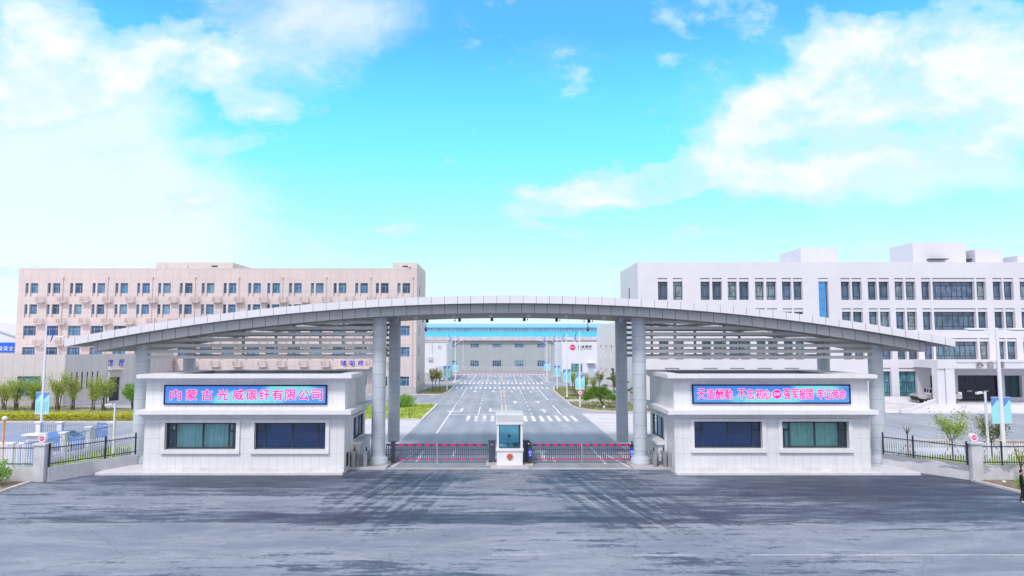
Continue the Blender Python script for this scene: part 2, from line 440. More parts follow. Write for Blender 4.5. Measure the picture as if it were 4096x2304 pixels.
M['eye'] = mk('eye_dark', (0.01, 0.01, 0.012), 0.3)
M['yellowline'] = mk('cream_road_paint', (0.72, 0.55, 0.42), 0.7, var=0.2, vs=2)
M['signwhite'] = mk('white_sign_face', (0.82, 0.82, 0.84), 0.5)
M['signgrey'] = mk('grey_print', (0.35, 0.35, 0.38), 0.5)

def worn_paint():
    m, t, b = base_nodes('worn_white_road_paint', 0.7)
    geo = t.add('ShaderNodeNewGeometry')
    n = t.noise(geo.outputs['Position'], 1.6, 8, 0.7)
    n2 = t.noise(geo.outputs['Position'], 0.25, 3, 0.5)
    f = t.smooth(t.math('ADD', n.outputs[0], t.math('MULTIPLY', t.math('SUBTRACT', n2.outputs[0], 0.5), 0.5)), 0.34, 0.48)
    c = t.mix(f, (0.38, 0.38, 0.42), (0.78, 0.74, 0.80))
    t.l.new(c, b.inputs['Base Color'])
    return m
M['paint'] = worn_paint()

def asphalt_inner():
    m, t, b = base_nodes('grey_road_asphalt', 0.7, 0, 0.4)
    geo = t.add('ShaderNodeNewGeometry')
    pos = geo.outputs['Position']
    sp = t.add('ShaderNodeSeparateXYZ')
    t.l.new(pos, sp.inputs[0])
    n = t.noise(t.vec(sp.outputs[0], t.math('MULTIPLY', sp.outputs[1], 0.25)), 0.35, 8, 0.62)
    n2 = t.noise(pos, 6.0, 5, 0.7)
    c = t.mix(t.smooth(n.outputs[0], 0.32, 0.68), (0.31, 0.335, 0.39), (0.42, 0.44, 0.50))
    c = t.mix(t.math('MULTIPLY', n2.outputs[0], 0.25), c, (0.12, 0.125, 0.15))
    # tyre-polished tracks in each lane
    tr = t.add('ShaderNodeTexWave', wave_type='BANDS', bands_direction='X')
    t.l.new(pos, tr.inputs['Vector'])
    tr.inputs['Scale'].default_value = 0.18
    tr.inputs['Distortion'].default_value = 0.6
    c = t.mix(t.math('MULTIPLY', tr.outputs['Fac'], 0.16), c, (0.15, 0.16, 0.19))
    # drying water near the gate, its bluish sky reflection put into the colour
    pat = t.math('ADD', t.blob(pos, -4.0, 58.5, 7.5, 10.0), t.blob(pos, -4.6, 51.2, 5.0, 3.0))
    pat = t.math('ADD', pat, t.blob(pos, 6.0, 62.0, 7.0, 12.0))
    nw = t.noise(t.vec(t.math('MULTIPLY', sp.outputs[0], 0.35), t.math('MULTIPLY', sp.outputs[1], 0.22)), 1.0, 7, 0.6)
    w = t.smooth(t.math('ADD', pat, t.math('MULTIPLY', t.math('SUBTRACT', nw.outputs[0], 0.5), 1.4)), 0.25, 0.55)
    c = t.mix(t.math('MULTIPLY', w, 0.30), c, (0.30, 0.34, 0.46))
    t.l.new(c, b.inputs['Base Color'])
    t.l.new(t.math('SUBTRACT', 0.78, t.math('MULTIPLY', w, 0.16)), b.inputs['Roughness'])
    return m
M['road'] = asphalt_inner()

def asphalt_apron():
    m, t, b = base_nodes('weathered_damp_asphalt', 0.8, 0, 0.4)
    geo = t.add('ShaderNodeNewGeometry')
    pos = geo.outputs['Position']
    sp = t.add('ShaderNodeSeparateXYZ')
    t.l.new(pos, sp.inputs[0])
    x, y, z = sp.outputs
    streak = t.noise(t.vec(t.math('MULTIPLY', x, 0.30), t.math('MULTIPLY', y, 1.9)), 1.0, 13, 0.74, dist=0.5)
    wide = t.noise(t.vec(t.math('MULTIPLY', x, 0.16), t.math('MULTIPLY', y, 0.42), 7.0), 1.0, 12, 0.74, dist=0.6)
    grain = t.noise(t.vec(t.math('MULTIPLY', x, 0.75), y), 4.0, 10, 0.85)
    # damp bands left by the paver's lanes, across the apron
    yb = t.math('DIVIDE', t.math('ADD', t.math('SUBTRACT', y, 22.0), t.math('MULTIPLY', t.math('SUBTRACT', wide.outputs[0], 0.5), 0.8)), 25.0)
    band = t.ramp(yb, [(0.0, 0.40), (0.10, 0.46), (0.20, 0.38), (0.262, 0.30), (0.44, 0.33), (0.463, 0.36), (0.468, 0.60), (0.53, 0.54),
                       (0.62, 0.36), (0.693, 0.33), (0.70, 0.52), (0.78, 0.42), (0.86, 0.50), (0.93, 0.62), (0.965, 0.58), (1.0, 0.46)])
    msk = t.math('MULTIPLY', t.blob(pos, 22.0, 40.5, 17.0, 9.0, 0.0), 0.74)
    for cx, cy, rx, ry, rot, wt in ((-15.5, 43.6, 13.0, 4.6, 0.0, 0.60), (-9.0, 34.6, 10.0, 1.8, 0, 0.24), (2.0, 34.6, 12.0, 1.7, 0, 0.30),
                                    (11.0, 27.0, 7.5, 3.2, 0, 0.26), (-4.0, 25.6, 7.5, 3.2, 0, 0.30), (-18, 34.5, 8, 2.2, 0.1, 0.2)):
        msk = t.math('ADD', msk, t.math('MULTIPLY', t.blob(pos, cx, cy, rx, ry, rot), wt))
    for cx, cy, rx, ry, wt in ((-22.0, 30.0, 13.0, 6.0, 0.22), (24.0, 27.5, 15.0, 4.5, 0.24), (2.5, 26.0, 3.5, 3.0, 0.3), (1.2, 44.6, 4.5, 4.0, 0.20), (11.5, 44.4, 5.0, 3.0, 0.22)):
        msk = t.math('SUBTRACT', msk, t.math('MULTIPLY', t.blob(pos, cx, cy, rx, ry), wt))
    # wet tyre tracks running out of the two lanes
    trk = t.noise(t.vec(t.math('ADD', t.math('MULTIPLY', x, 1.9), t.math('MULTIPLY', y, -0.30)), t.math('MULTIPLY', y, 0.10), 3.0), 1.0, 10, 0.70)
    trk2 = t.noise(t.vec(t.math('ADD', t.math('MULTIPLY', x, 1.9), t.math('MULTIPLY', y, 0.42)), t.math('MULTIPLY', y, 0.10), 9.0), 1.0, 10, 0.70)
    lane = t.math('MULTIPLY', t.blob(pos, -5.6, 40.5, 4.6, 12.5, -0.10), t.smooth(trk.outputs[0], 0.40, 0.62, 0.0, 1.6))
    lane = t.math('ADD', lane, t.math('MULTIPLY', t.blob(pos, 6.6, 38.0, 5.2, 13.0, 0.20), t.smooth(trk2.outputs[0], 0.36, 0.60, 0.0, 1.6)))
    v = t.math('ADD', t.math('MULTIPLY', streak.outputs[0], 2.3), t.math('MULTIPLY', wide.outputs[0], 1.5))
    v = t.math('ADD', t.math('SUBTRACT', v, 1.90), t.math('MULTIPLY', t.math('SUBTRACT', grain.outputs[0], 0.5), 1.1))
    v = t.math('ADD', t.math('ADD', t.math('ADD', v, band), msk), t.math('MULTIPLY', lane, 0.36))
    wet = t.smooth(v, 0.42, 0.70)
    dry = t.mix(t.smooth(wide.outputs[0], 0.35, 0.65), (0.19, 0.222, 0.285), (0.325, 0.35, 0.41))
    dry = t.mix(t.math('MULTIPLY', t.smooth(grain.outputs[0], 0.35, 0.75), 0.35), dry, (0.12, 0.125, 0.17))
    deep = t.smooth(v, 0.66, 1.10)
    c = t.mix(wet, dry, t.mix(deep, (0.075, 0.096, 0.15), (0.028, 0.038, 0.075)))
    c = t.mix(t.smooth(streak.outputs[0], 0.60, 0.74, 0.0, 0.35), c, (0.46, 0.46, 0.51))
    # aggregate specks and old drips
    ag = t.noise(pos, 26.0, 3, 0.7)
    c = t.mix(t.smooth(ag.outputs[0], 0.56, 0.72, 0.0, 0.35), c, (0.50, 0.50, 0.54))
    c = t.mix(t.smooth(ag.outputs[0], 0.44, 0.30, 0.0, 0.45), c, (0.05, 0.055, 0.075))
    vd = t.add('ShaderNodeTexVoronoi', feature='F1')
    t.l.new(pos, vd.inputs['Vector'])
    vd.inputs['Scale'].default_value = 0.55
    c = t.mix(t.smooth(vd.outputs['Distance'], 0.13, 0.05, 0.0, 0.30), c, (0.06, 0.065, 0.09))
    # thin cracks
    vor = t.add('ShaderNodeTexVoronoi', feature='DISTANCE_TO_EDGE')
    wv = t.noise(pos, 0.8, 4, 0.6)
    va = t.add('ShaderNodeVectorMath', operation='ADD')
    t.l.new(pos, va.inputs[0])
    t.l.new(wv.outputs['Color'], va.inputs[1])
    t.l.new(va.outputs[0], vor.inputs['Vector'])
    vor.inputs['Scale'].default_value = 0.13
    ck = t.math('LESS_THAN', vor.outputs['Distance'], 0.0022)
    c = t.mix(t.math('MULTIPLY', ck, 0.45), c, (0.10, 0.10, 0.12))
    t.l.new(c, b.inputs['Base Color'])
    t.l.new(t.math('SUBTRACT', 0.88, t.math('MULTIPLY', wet, 0.34)), b.inputs['Roughness'])
    bp = t.add('ShaderNodeBump')
    bp.inputs['Strength'].default_value = 0.25
    bp.inputs['Distance'].default_value = 0.01
    t.l.new(grain.outputs[0], bp.inputs['Height'])
    t.l.new(bp.outputs[0], b.inputs['Normal'])
    return m
M['apron'] = asphalt_apron()

def paving():
    m, t, b = base_nodes('pale_striped_paving', 0.8)
    geo = t.add('ShaderNodeNewGeometry')
    sp = t.add('ShaderNodeSeparateXYZ')
    t.l.new(geo.outputs['Position'], sp.inputs[0])
    n = t.noise(geo.outputs['Position'], 0.5, 7, 0.6)
    c = t.mix(t.smooth(n.outputs[0], 0.3, 0.7), (0.58, 0.54, 0.57), (0.68, 0.64, 0.67))
    f = t.math('LESS_THAN', t.math('FRACT', t.math('DIVIDE', sp.outputs[1], 1.3)), 0.12)
    c = t.mix(t.math('MULTIPLY', f, 0.5), c, (0.40, 0.38, 0.41))
    t.l.new(c, b.inputs['Base Color'])
    return m
M['paving'] = paving()
M['ground'] = mk('pale_grey_ground', (0.36, 0.36, 0.40), 0.85, var=0.15, vs=0.15, bump=0.2)

def led_mat(name, seed):
    m, t, b = base_nodes(name, 0.3)
    geo = t.add('ShaderNodeNewGeometry')
    sp = t.add('ShaderNodeSeparateXYZ')
    tc = t.add('ShaderNodeTexCoord')
    t.l.new(tc.outputs['Generated'], sp.inputs[0])
    n = t.noise(t.vec(t.math('MULTIPLY', sp.outputs[0], 5.0), t.math('MULTIPLY', sp.outputs[2], 0.9), seed), 1.0, 6, 0.6)
    blob = t.math('ADD', t.blob(t.vec(sp.outputs[0], sp.outputs[2]), 0.48, 0.15, 0.34, 0.75), t.blob(t.vec(sp.outputs[0], sp.outputs[2]), 0.80, 0.85, 0.24, 0.7))
    f = t.smooth(t.math('ADD', blob, t.math('MULTIPLY', t.math('SUBTRACT', n.outputs[0], 0.5), 1.6)), 0.16, 0.60)
    c = t.mix(f, t.mix(sp.outputs[2], (0.10, 0.42, 1.0), (0.06, 0.26, 0.90)), (0.22, 0.88, 0.95))
    b.inputs['Base Color'].default_value = (0.02, 0.03, 0.05, 1)
    t.l.new(c, b.inputs['Emission Color'])
    b.inputs['Emission Strength'].default_value = 0.78
    return m
M['led1'] = led_mat('led_picture_of_sky', 1.0)
M['led2'] = led_mat('led_picture_of_clouds', 4.0)
M['ledpink'] = mk_emit('led_pink_letters', (0.95, 0.02, 0.40), 0.85)
M['ledwhite'] = mk_emit('led_white_outline', (0.90, 0.80, 1.0), 0.72)

# ------------------------------------------------------------------ mesh helpers
def wloc(o):
    v = Vector((0, 0, 0))
    while o is not None:
        v += o.location
        o = o.parent
    return v

class MB:
    def __init__(s):
        s.v = []
        s.f = []
        s.mi = []
        s.cur = 0
        s.sm = []
        s.smooth = False
    def face(s, pts):
        n = len(s.v)
        s.v += [tuple(p) for p in pts]
        s.f.append(list(range(n, n + len(pts))))
        s.mi.append(s.cur)
        s.sm.append(s.smooth)
    def idx(s, verts, faces):
        n = len(s.v)
        s.v += [tuple(p) for p in verts]
        for f in faces:
            s.f.append([i + n for i in f])
            s.mi.append(s.cur)
            s.sm.append(s.smooth)
    def box(s, x0, x1, y0, y1, z0, z1):
        x0, x1 = min(x0, x1), max(x0, x1)
        y0, y1 = min(y0, y1), max(y0, y1)
        z0, z1 = min(z0, z1), max(z0, z1)
        V = [(x0, y0, z0), (x1, y0, z0), (x1, y1, z0), (x0, y1, z0), (x0, y0, z1), (x1, y0, z1), (x1, y1, z1), (x0, y1, z1)]
        s.idx(V, [(3, 2, 1, 0), (4, 5, 6, 7), (0, 1, 5, 4), (1, 2, 6, 5), (2, 3, 7, 6), (3, 0, 4, 7)])
        return s
    def bevbox(s, x0, x1, y0, y1, z0, z1, b=0.03):
        bm = bmesh.new()
        bmesh.ops.create_cube(bm, size=1)
        for v in bm.verts:
            v.co = Vector(((x0 + x1) / 2 + v.co.x * (x1 - x0), (y0 + y1) / 2 + v.co.y * (y1 - y0), (z0 + z1) / 2 + v.co.z * (z1 - z0)))
        bmesh.ops.bevel(bm, geom=bm.edges[:], offset=b, segments=2, affect='EDGES', profile=0.6)
        s.addbm(bm)
        return s
    def addbm(s, bm, mat=None):
        bm.verts.index_update()
        vs = [tuple((mat @ v.co) if mat else v.co) for v in bm.verts]
        s.idx(vs, [[v.index for v in f.verts] for f in bm.faces])
        bm.free()
    def bar(s, a, b, w, h=None):
        """square bar between two points"""
        a, b = Vector(a), Vector(b)
        h = h or w
        d = (b - a).normalized()
        up = Vector((0, 0, 1)) if abs(d.z) < 0.95 else Vector((0, 1, 0))
        sx = d.cross(up).normalized() * w / 2
        sz = sx.cross(d).normalized() * h / 2
        V = [a - sx - sz, a + sx - sz, a + sx + sz, a - sx + sz, b - sx - sz, b + sx - sz, b + sx + sz, b - sx + sz]
        s.idx(V, [(3, 2, 1, 0), (4, 5, 6, 7), (0, 1, 5, 4), (1, 2, 6, 5), (2, 3, 7, 6), (3, 0, 4, 7)])
        return s
    def tube(s, pts, rad, n=8, caps=True):
        pts = [Vector(p) for p in pts]
        rad = rad if isinstance(rad, (list, tuple)) else [rad] * len(pts)
        sm = s.smooth
        s.smooth = True
        V = []
        for i, p in enumerate(pts):
            d = (pts[min(i + 1, len(pts) - 1)] - pts[max(i - 1, 0)]).normalized()
            up = Vector((0, 1, 0)) if abs(d.y) < 0.9 else Vector((1, 0, 0))
            a = d.cross(up).normalized()
            b = a.cross(d).normalized()
            for k in range(n):
                an = 2 * pi * k / n
                V.append(p + (a * cos(an) + b * sin(an)) * rad[i])
        fs = []
        for i in range(len(pts) - 1):
            for k in range(n):
                fs.append((i * n + k, i * n + (k + 1) % n, (i + 1) * n + (k + 1) % n, (i + 1) * n + k))
        s.idx(V, fs)
        s.smooth = sm
        if caps:
            s.idx(V[:n], [list(range(n))[::-1]])
            s.idx(V[-n:], [list(range(n))])
        return s
    def lathe(s, cx, cy, prof, n=24):
        """profile of (radius, z) turned round a vertical axis"""
        sm = s.smooth
        s.smooth = True
        V = []
        for r, z in prof:
            for k in range(n):
                an = 2 * pi * k / n
                V.append((cx + r * cos(an), cy + r * sin(an), z))
        fs = []
        for i in range(len(prof) - 1):
            for k in range(n):
                fs.append((i * n + k, i * n + (k + 1) % n, (i + 1) * n + (k + 1) % n, (i + 1) * n + k))
        s.idx(V, fs)
        s.smooth = sm
        s.idx(V[:n], [list(range(n))[::-1]])
        s.idx(V[-n:], [list(range(n))])
        return s
    def disc(s, c, r, y0, y1, n=28, sx=1.0):
        """round plate standing upright, facing -Y, between two depths"""
        x, z = c
        V = [(x + r * sx * cos(2 * pi * k / n), y0, z + r * sin(2 * pi * k / n)) for k in range(n)]
        W = [(a, y1, b) for a, _, b in V]
        s.idx(V + W, [list(range(n))] + [list(range(n, 2 * n))[::-1]] + [((k + 1) % n, k, n + k, n + (k + 1) % n) for k in range(n)])
        return s
    def prism(s, poly, z0, z1):
        """polygon (counter-clockwise x, y) extruded upwards"""
        n = len(poly)
        V = [(x, y, z0) for x, y in poly] + [(x, y, z1) for x, y in poly]
        s.idx(V, [list(range(n))[::-1], list(range(n, 2 * n))] + [(k, (k + 1) % n, n + (k + 1) % n, n + k) for k in range(n)])
        return s
    def prismx(s, prof, x0, x1):
        """profile (y, z) extruded along X"""
        n = len(prof)
        V = [(x0, y, z) for y, z in prof] + [(x1, y, z) for y, z in prof]
        s.idx(V, [list(range(n)), list(range(n, 2 * n))[::-1]] + [((k + 1) % n, k, n + k, n + (k + 1) % n) for k in range(n)])
        return s
    def mesh(s, name, mats, off=Vector((0, 0, 0)), fix=True):
        me = bpy.data.meshes.new(name)
        me.from_pydata([(x - off.x, y - off.y, z - off.z) for x, y, z in s.v], [], s.f)
        for m in (mats if isinstance(mats, (list, tuple)) else [mats]):
            me.materials.append(m)
        me.polygons.foreach_set('material_index', s.mi)
        me.polygons.foreach_set('use_smooth', s.sm)
        me.update()
        if any(s.sm):
            try:
                me.set_sharp_from_angle(angle=R(40))
            except Exception:
                pass
        return me
    def build(s, name, mats, parent=None, kind=None, label=None):
        if parent is None:
            xs = [v[0] for v in s.v]
            ys = [v[1] for v in s.v]
            zs = [v[2] for v in s.v]
            off = Vector(((min(xs) + max(xs)) / 2, (min(ys) + max(ys)) / 2, min(zs)))
            o = bpy.data.objects.new(name, s.mesh(name, mats, off))
            o.location = off
        else:
            o = bpy.data.objects.new(name, s.mesh(name, mats, wloc(parent)))
            o.parent = parent
        C.objects.link(o)
        if kind:
            o['kind'] = kind
        if label:
            o['label'] = label
        return o

def thing(name, label, cat, loc, group=None):
    o = bpy.data.objects.new(name, None)
    o.empty_display_size = 0.3
    C.objects.link(o)
    o.location = loc
    o['label'] = label
    o['category'] = cat
    if group:
        o['group'] = group
    return o
def tag(o, label, cat, group=None):
    o['label'] = label
    o['category'] = cat
    if group:
        o['group'] = group
    return o
def inst(name, me, parent, world, rz=0.0):
    o = bpy.data.objects.new(name, me)
    o.parent = parent
    o.location = Vector(world) - wloc(parent)
    if rz:
        o.rotation_euler = (0, 0, rz)
    C.objects.link(o)
    return o
def kids(o):
    return [c for c in bpy.data.objects if c.parent == o]
def copy_tree(o, parent=None):
    c = o.copy()
    C.objects.link(c)
    if parent is not None:
        c.parent = parent
    for ch in kids(o):
        copy_tree(ch, c)
    return c

def text_part(s, name, mat, parent, x0, x1, z0, z1, y, ext=0.03, off=0.0, sq=None, rot=None, space=1.0, halo=None):
    """lettering fitted to a rectangle on a wall facing -Y"""
    cu = bpy.data.curves.new(name, 'FONT')
    cu.body = s
    cu.size = 1.0
    cu.extrude = 0.0
    cu.offset = off
    cu.space_character = space
    cu.resolution_u = 3
    ob = bpy.data.objects.new(name + '_tmp', cu)
    C.objects.link(ob)
    dg = bpy.context.evaluated_depsgraph_get()
    me = bpy.data.meshes.new_from_object(ob.evaluated_get(dg))
    bpy.data.objects.remove(ob)
    bpy.data.curves.remove(cu)
    co = [v.co.copy() for v in me.vertices]
    if not co:
        return None
    if halo:                               # stroke thickened by shifted copies of the glyph, each a hair deeper than the last
        hx, hn = halo
        hb = bmesh.new()
        hb.from_mesh(me)
        src = [[v.co.copy() for v in f.verts] for f in hb.faces]
        hb.free()
        ax, bx = min(c.x for c in co), max(c.x for c in co)
        ay, by = min(c.y for c in co), max(c.y for c in co)
        kx, kz = (x1 - x0) / (bx - ax), (z1 - z0) / (by - ay)
        mb = MB()
        for q in range(hn):
            an = 2 * pi * q / hn
            dy = -0.0004 * q
            for f in src:
                mb.face([(x0 + (c.x - ax) * kx + hx * cos(an), y + dy, z0 + (c.y - ay) * kz + hx * sin(an)) for c in f])
        bpy.data.meshes.remove(me)
        return mb.build(name, mat, parent)
    ax, bx = min(c.x for c in co), max(c.x for c in co)
    ay, by = min(c.y for c in co), max(c.y for c in co)
    bm = bmesh.new()
    bm.from_mesh(me)
    bpy.data.meshes.remove(me)
    r = bmesh.ops.extrude_face_region(bm, geom=bm.faces[:])
    top = [g for g in r['geom'] if isinstance(g, bmesh.types.BMVert)]
    for v in bm.verts:
        v.co.z = 0
    for v in top:
        v.co.z = 1
    loc = wloc(parent)
    W = []
    for v in bm.verts:
        fx = (v.co.x - ax) / (bx - ax)
        fz = (v.co.y - ay) / (by - ay)
        if rot:
            X, Y = rot(fx, v.co.z * ext)
        else:
            X, Y = x0 + fx * (x1 - x0), y - v.co.z * ext
        W.append(Vector((X, Y, z0 + fz * (z1 - z0))) - loc)
    for v, c in zip(bm.verts, W):
        v.co = c
    bmesh.ops.recalc_face_normals(bm, faces=bm.faces[:])
    me = bpy.data.meshes.new(name)
    bm.to_mesh(me)
    bm.free()
    me.materials.append(mat)
    o = bpy.data.objects.new(name, me)
    o.parent = parent
    C.objects.link(o)
    return o

def holed_wall(mb, x0, x1, z0, z1, y, holes, depth, back=False):
    """wall sheet facing -Y at depth y with rectangular holes (x0, x1, z0, z1) and their reveals"""
    xs = sorted({x0, x1, *[h[0] for h in holes], *[h[1] for h in holes]})
    zs = sorted({z0, z1, *[h[2] for h in holes], *[h[3] for h in holes]})
    xs = [x for x in xs if x0 <= x <= x1]
    zs = [z for z in zs if z0 <= z <= z1]
    for j in range(len(zs) - 1):
        run = None
        for i in range(len(xs) - 1):
            cx, cz = (xs[i] + xs[i + 1]) / 2, (zs[j] + zs[j + 1]) / 2
            hole = any(h[0] < cx < h[1] and h[2] < cz < h[3] for h in holes)
            if hole:
                if run is not None:
                    mb.face([(run, y, zs[j]), (xs[i], y, zs[j]), (xs[i], y, zs[j + 1]), (run, y, zs[j + 1])])
                    run = None
            elif run is None:
                run = xs[i]
        if run is not None:
            mb.face([(run, y, zs[j]), (xs[-1], y, zs[j]), (xs[-1], y, zs[j + 1]), (run, y, zs[j + 1])])
    for a, b, c, d in holes:
        e = y + depth
        mb.face([(a, y, c), (a, y, d), (a, e, d), (a, e, c)])
        mb.face([(b, e, c), (b, e, d), (b, y, d), (b, y, c)])
        mb.face([(a, e, c), (b, e, c), (b, y, c), (a, y, c)])
        mb.face([(a, y, d), (b, y, d), (b, e, d), (a, e, d)])

def frame_mesh(w, h, xs, zs, t=0.07, d=0.06, extra=()):
    """window frame with its lower left corner at the origin; bars at xs, zs (fractions); extra bars (x, z0, z1)"""
    mb = MB()
    mb.box(0, w, 0, d, 0, t)
    mb.box(0, w, 0, d, h - t, h)
    mb.box(0, t, 0, d, t, h - t)
    mb.box(w - t, w, 0, d, t, h - t)
    for x in xs:
        mb.box(x * w - t / 2, x * w + t / 2, 0.004, d - 0.004, t, h - t)
    for z in zs:
        mb.box(t, w - t, 0.008, d - 0.008, z * h - t / 2, z * h + t / 2)
    for x, za, zb in extra:
        mb.box(x * w - t / 2, x * w + t / 2, 0.006, d - 0.006, za * h, zb * h)
    return mb
def pane_mesh(w, h):
    mb = MB()
    mb.box(0.02, w - 0.02, 0.03, 0.045, 0.02, h - 0.02)
    return mb

GX = 0.85   # the gate's middle

# ------------------------------------------------------------------ ground, roads, kerbs, markings
def sheet(name, poly, z, mat, kind='structure'):
    mb = MB()
    mb.face([(x, y, z) for x, y in poly])
    return mb.build(name, mat, kind=kind)
def rect(x0, x1, y0, y1):
    return [(x0, y0), (x1, y0), (x1, y1), (x0, y1)]

sheet('ground', rect(-900, 900, -120, 1500), -0.03, M['ground'])
sheet('asphalt_forecourt', [(-90, -60), (90, -60), (90, 18), (40, 30), (30.4, 36), (30.2, 43.7), (27.6, 46.3), (27.6, 47.4), (-26.2, 47.4), (-26.2, 46.3), (-28.8, 43.2), (-27.9, 36), (-38, 30), (-90, 18)], 0.0, M['apron'])
sheet('main_road', [(-8.5, 48.0), (10.36, 48.0), (10.36, 86), (9.6, 90), (9.6, 140), (11, 190), (11, 196), (-10, 196), (-10, 190), (-8.5, 140)], 0.0, M['road'])
sheet('gate_threshold', rect(-7.6, 9.3, 47.4, 48.0), 0.02, M['concrete'])
sheet('cross_road', rect(-90, 90, 137, 146), -0.008, M['road'])
sheet('side_road', rect(-70, -8.5, 97.5, 115.2), -0.008, M['road'])
sheet('compound_road', rect(-110, -33.5, 59.5, 75.2), -0.008, M['road'])
sheet('office_road', rect(27, 110, 57.5, 84.3), -0.008, M['road'])
sheet('paving', rect(-26, -8.5, 54.2, 77.7), -0.004, M['paving'])
sheet('paving', [(10.36, 54.2), (27, 54.2), (27, 84.8), (10.36, 84.8)], -0.004, M['paving'])
sheet('footpath', rect(10.2, 26, 101.2, 104.2), -0.004, M['concrete'])
sheet('far_pavement', rect(-60, 60, 196, 212.9), 0.012, mk('brownish_paving', (0.40, 0.31, 0.31), 0.8, var=0.12, vs=0.4))
sheet('yard_paving', rect(-60, -32.6, 43.9, 59.4), -0.006, mk('pale_yard_paving', (0.56, 0.55, 0.62), 0.8, var=0.1, vs=0.4))
sheet('yard_paving', rect(27.2, 60, 53.1, 57.4), -0.006, mk('pale_yard_paving', (0.56, 0.55, 0.62), 0.8))
sheet('verge_soil', [(30.4, 35.5), (60, 22), (60, 43.9), (30.2, 43.9)], 0.03, M['soil'])
sheet('verge_soil', [(-28.5, 35.5), (-28.9, 43.4), (-60, 43.4), (-60, 20)], 0.03, M['soil'])

def kerb(pts, w=0.16, h=0.13, z=0.0):
    mb = MB()
    for a, b in zip(pts[:-1], pts[1:]):
        mb.bar((a[0], a[1], z + h / 2 - 0.02), (b[0], b[1], z + h / 2 - 0.02), w, h + 0.04)
    return mb.build('kerb', M['kerb'], kind='structure')
kerb([(-27.9, 30), (-28.35, 36), (-28.9, 43.1)], 0.2)
kerb([(33.5, 30), (30.6, 36.6), (29.75, 43.6)], 0.2)
kerb([(-26, 77.9), (-8.5, 77.9), (-8.4, 97.4), (-26, 97.4)], 0.3)
kerb([(-40, 115.6), (-9.2, 115.6), (-8.6, 122), (-8.6, 136.8), (-24, 136.8)], 0.25)
arc = [(30, 85.3), (20, 85.5), (15, 86.4), (12.2, 88.2), (10.6, 91.5), (10.2, 95)]
kerb(arc + [(10.2, 101)], 0.25)
kerb([(26, 104.4), (10.2, 104.4), (10.2, 123.5), (11.2, 136.5), (26, 136.5)], 0.25)
kerb([(-110, 75.5), (-34, 75.5)], 0.3)
kerb([(-9.5, 147), (-11.0, 190)], 0.25)
kerb([(11.2, 147), (12.5, 190)], 0.25)

def lawn(name, poly, z, mat, nblades, seed, h=0.12, bm=None):
    sheet(name, poly, z, mat)
    rng = random.Random(seed)
    xs = [p[0] for p in poly]
    ys = [p[1] for p in poly]
    mb = MB()
    def inside(x, y):
        c = False
        for i in range(len(poly)):
            (xa, ya), (xb, yb) = poly[i], poly[i - 1]
            if (ya > y) != (yb > y) and x < (xb - xa) * (y - ya) / (yb - ya) + xa:
                c = not c
        return c
    k = 0
    while k < nblades:
        x, y = rng.uniform(min(xs), max(xs)), rng.uniform(min(ys), max(ys))
        if not inside(x, y):
            continue
        k += 1
        if noise.noise(Vector((x * 0.35, y * 0.25, seed))) < rng.uniform(-0.5, 0.35):
            continue
        a = rng.uniform(0, 2 * pi)
        w = rng.uniform(0.05, 0.13)
        hh = h * rng.uniform(0.5, 1.3)
        mb.face([(x - w * cos(a), y - w * sin(a), z), (x + w * cos(a), y + w * sin(a), z), (x + rng.uniform(-.08, .08), y + rng.uniform(-.08, .08), z + hh)])
    o = mb.build('grass', bm or (M['blade'] if mat == M['grass'] else M['blade_dry']))
    o['kind'] = 'stuff'
    return o
lawn('lawn', [(-30, 78.1), (-8.7, 78.1), (-8.6, 97.2), (-30, 97.2)], 0.07, M['grass'], 5200, 1)
lawn('lawn', [(-20, 115.8), (-9.3, 115.8), (-8.8, 122), (-8.8, 136.6), (-13, 136.6), (-13.6, 118.2), (-20, 117.8)], 0.07, M['grass_dry'], 1800, 2)
lawn('lawn', [(28, 85.5), (20, 85.7), (15, 86.6), (12.3, 88.4), (10.8, 91.6), (10.35, 95), (10.35, 101), (28, 101)], 0.07, M['grass_dry'], 2600, 3)
lawn('lawn', [(10.35, 104.6), (19.5, 104.6), (19.5, 136.3), (11.3, 136.3), (10.35, 123.5)], 0.07, M['grass_dry'], 3600, 4)
lawn('lawn', [(-110, 78.8), (-36, 78.8), (-36, 88), (-60, 93.7), (-110, 93.7)], 0.07, M['grass_dry'], 4200, 5)
lawn('lawn', [(-31.7, 47.2), (-25.9, 48.6), (-26.3, 58), (-31.7, 58)], 0.05, M['grass'], 4200, 6, 0.16)
lawn('lawn', [(27.4, 48.2), (60, 48.2), (60, 53), (27.4, 53)], 0.04, M['grass'], 7000, 7, 0.16)

def stripes(name, x0, x1, y0, y1, pitch, w, z=0.005):
    mb = MB()
    x = x0
    while x + w <= x1:
        mb.face([(x, y0, z), (x + w, y0, z), (x + w, y1, z), (x, y1, z)])
        x += pitch
    return mb.build(name, M['paint'], kind='structure')
stripes('zebra_crossing', -3.55, 9.9, 76.4, 82.2, 0.935, 0.40)
stripes('zebra_crossing', -8.0, 10.0, 130.6, 136.2, 0.917, 0.42)
stripes('zebra_crossing', -8.0, 10.6, 145.6, 151.8, 0.917, 0.42)
stripes('zebra_crossing', -13.5, 14.5, 188.5, 192.5, 1.05, 0.46)

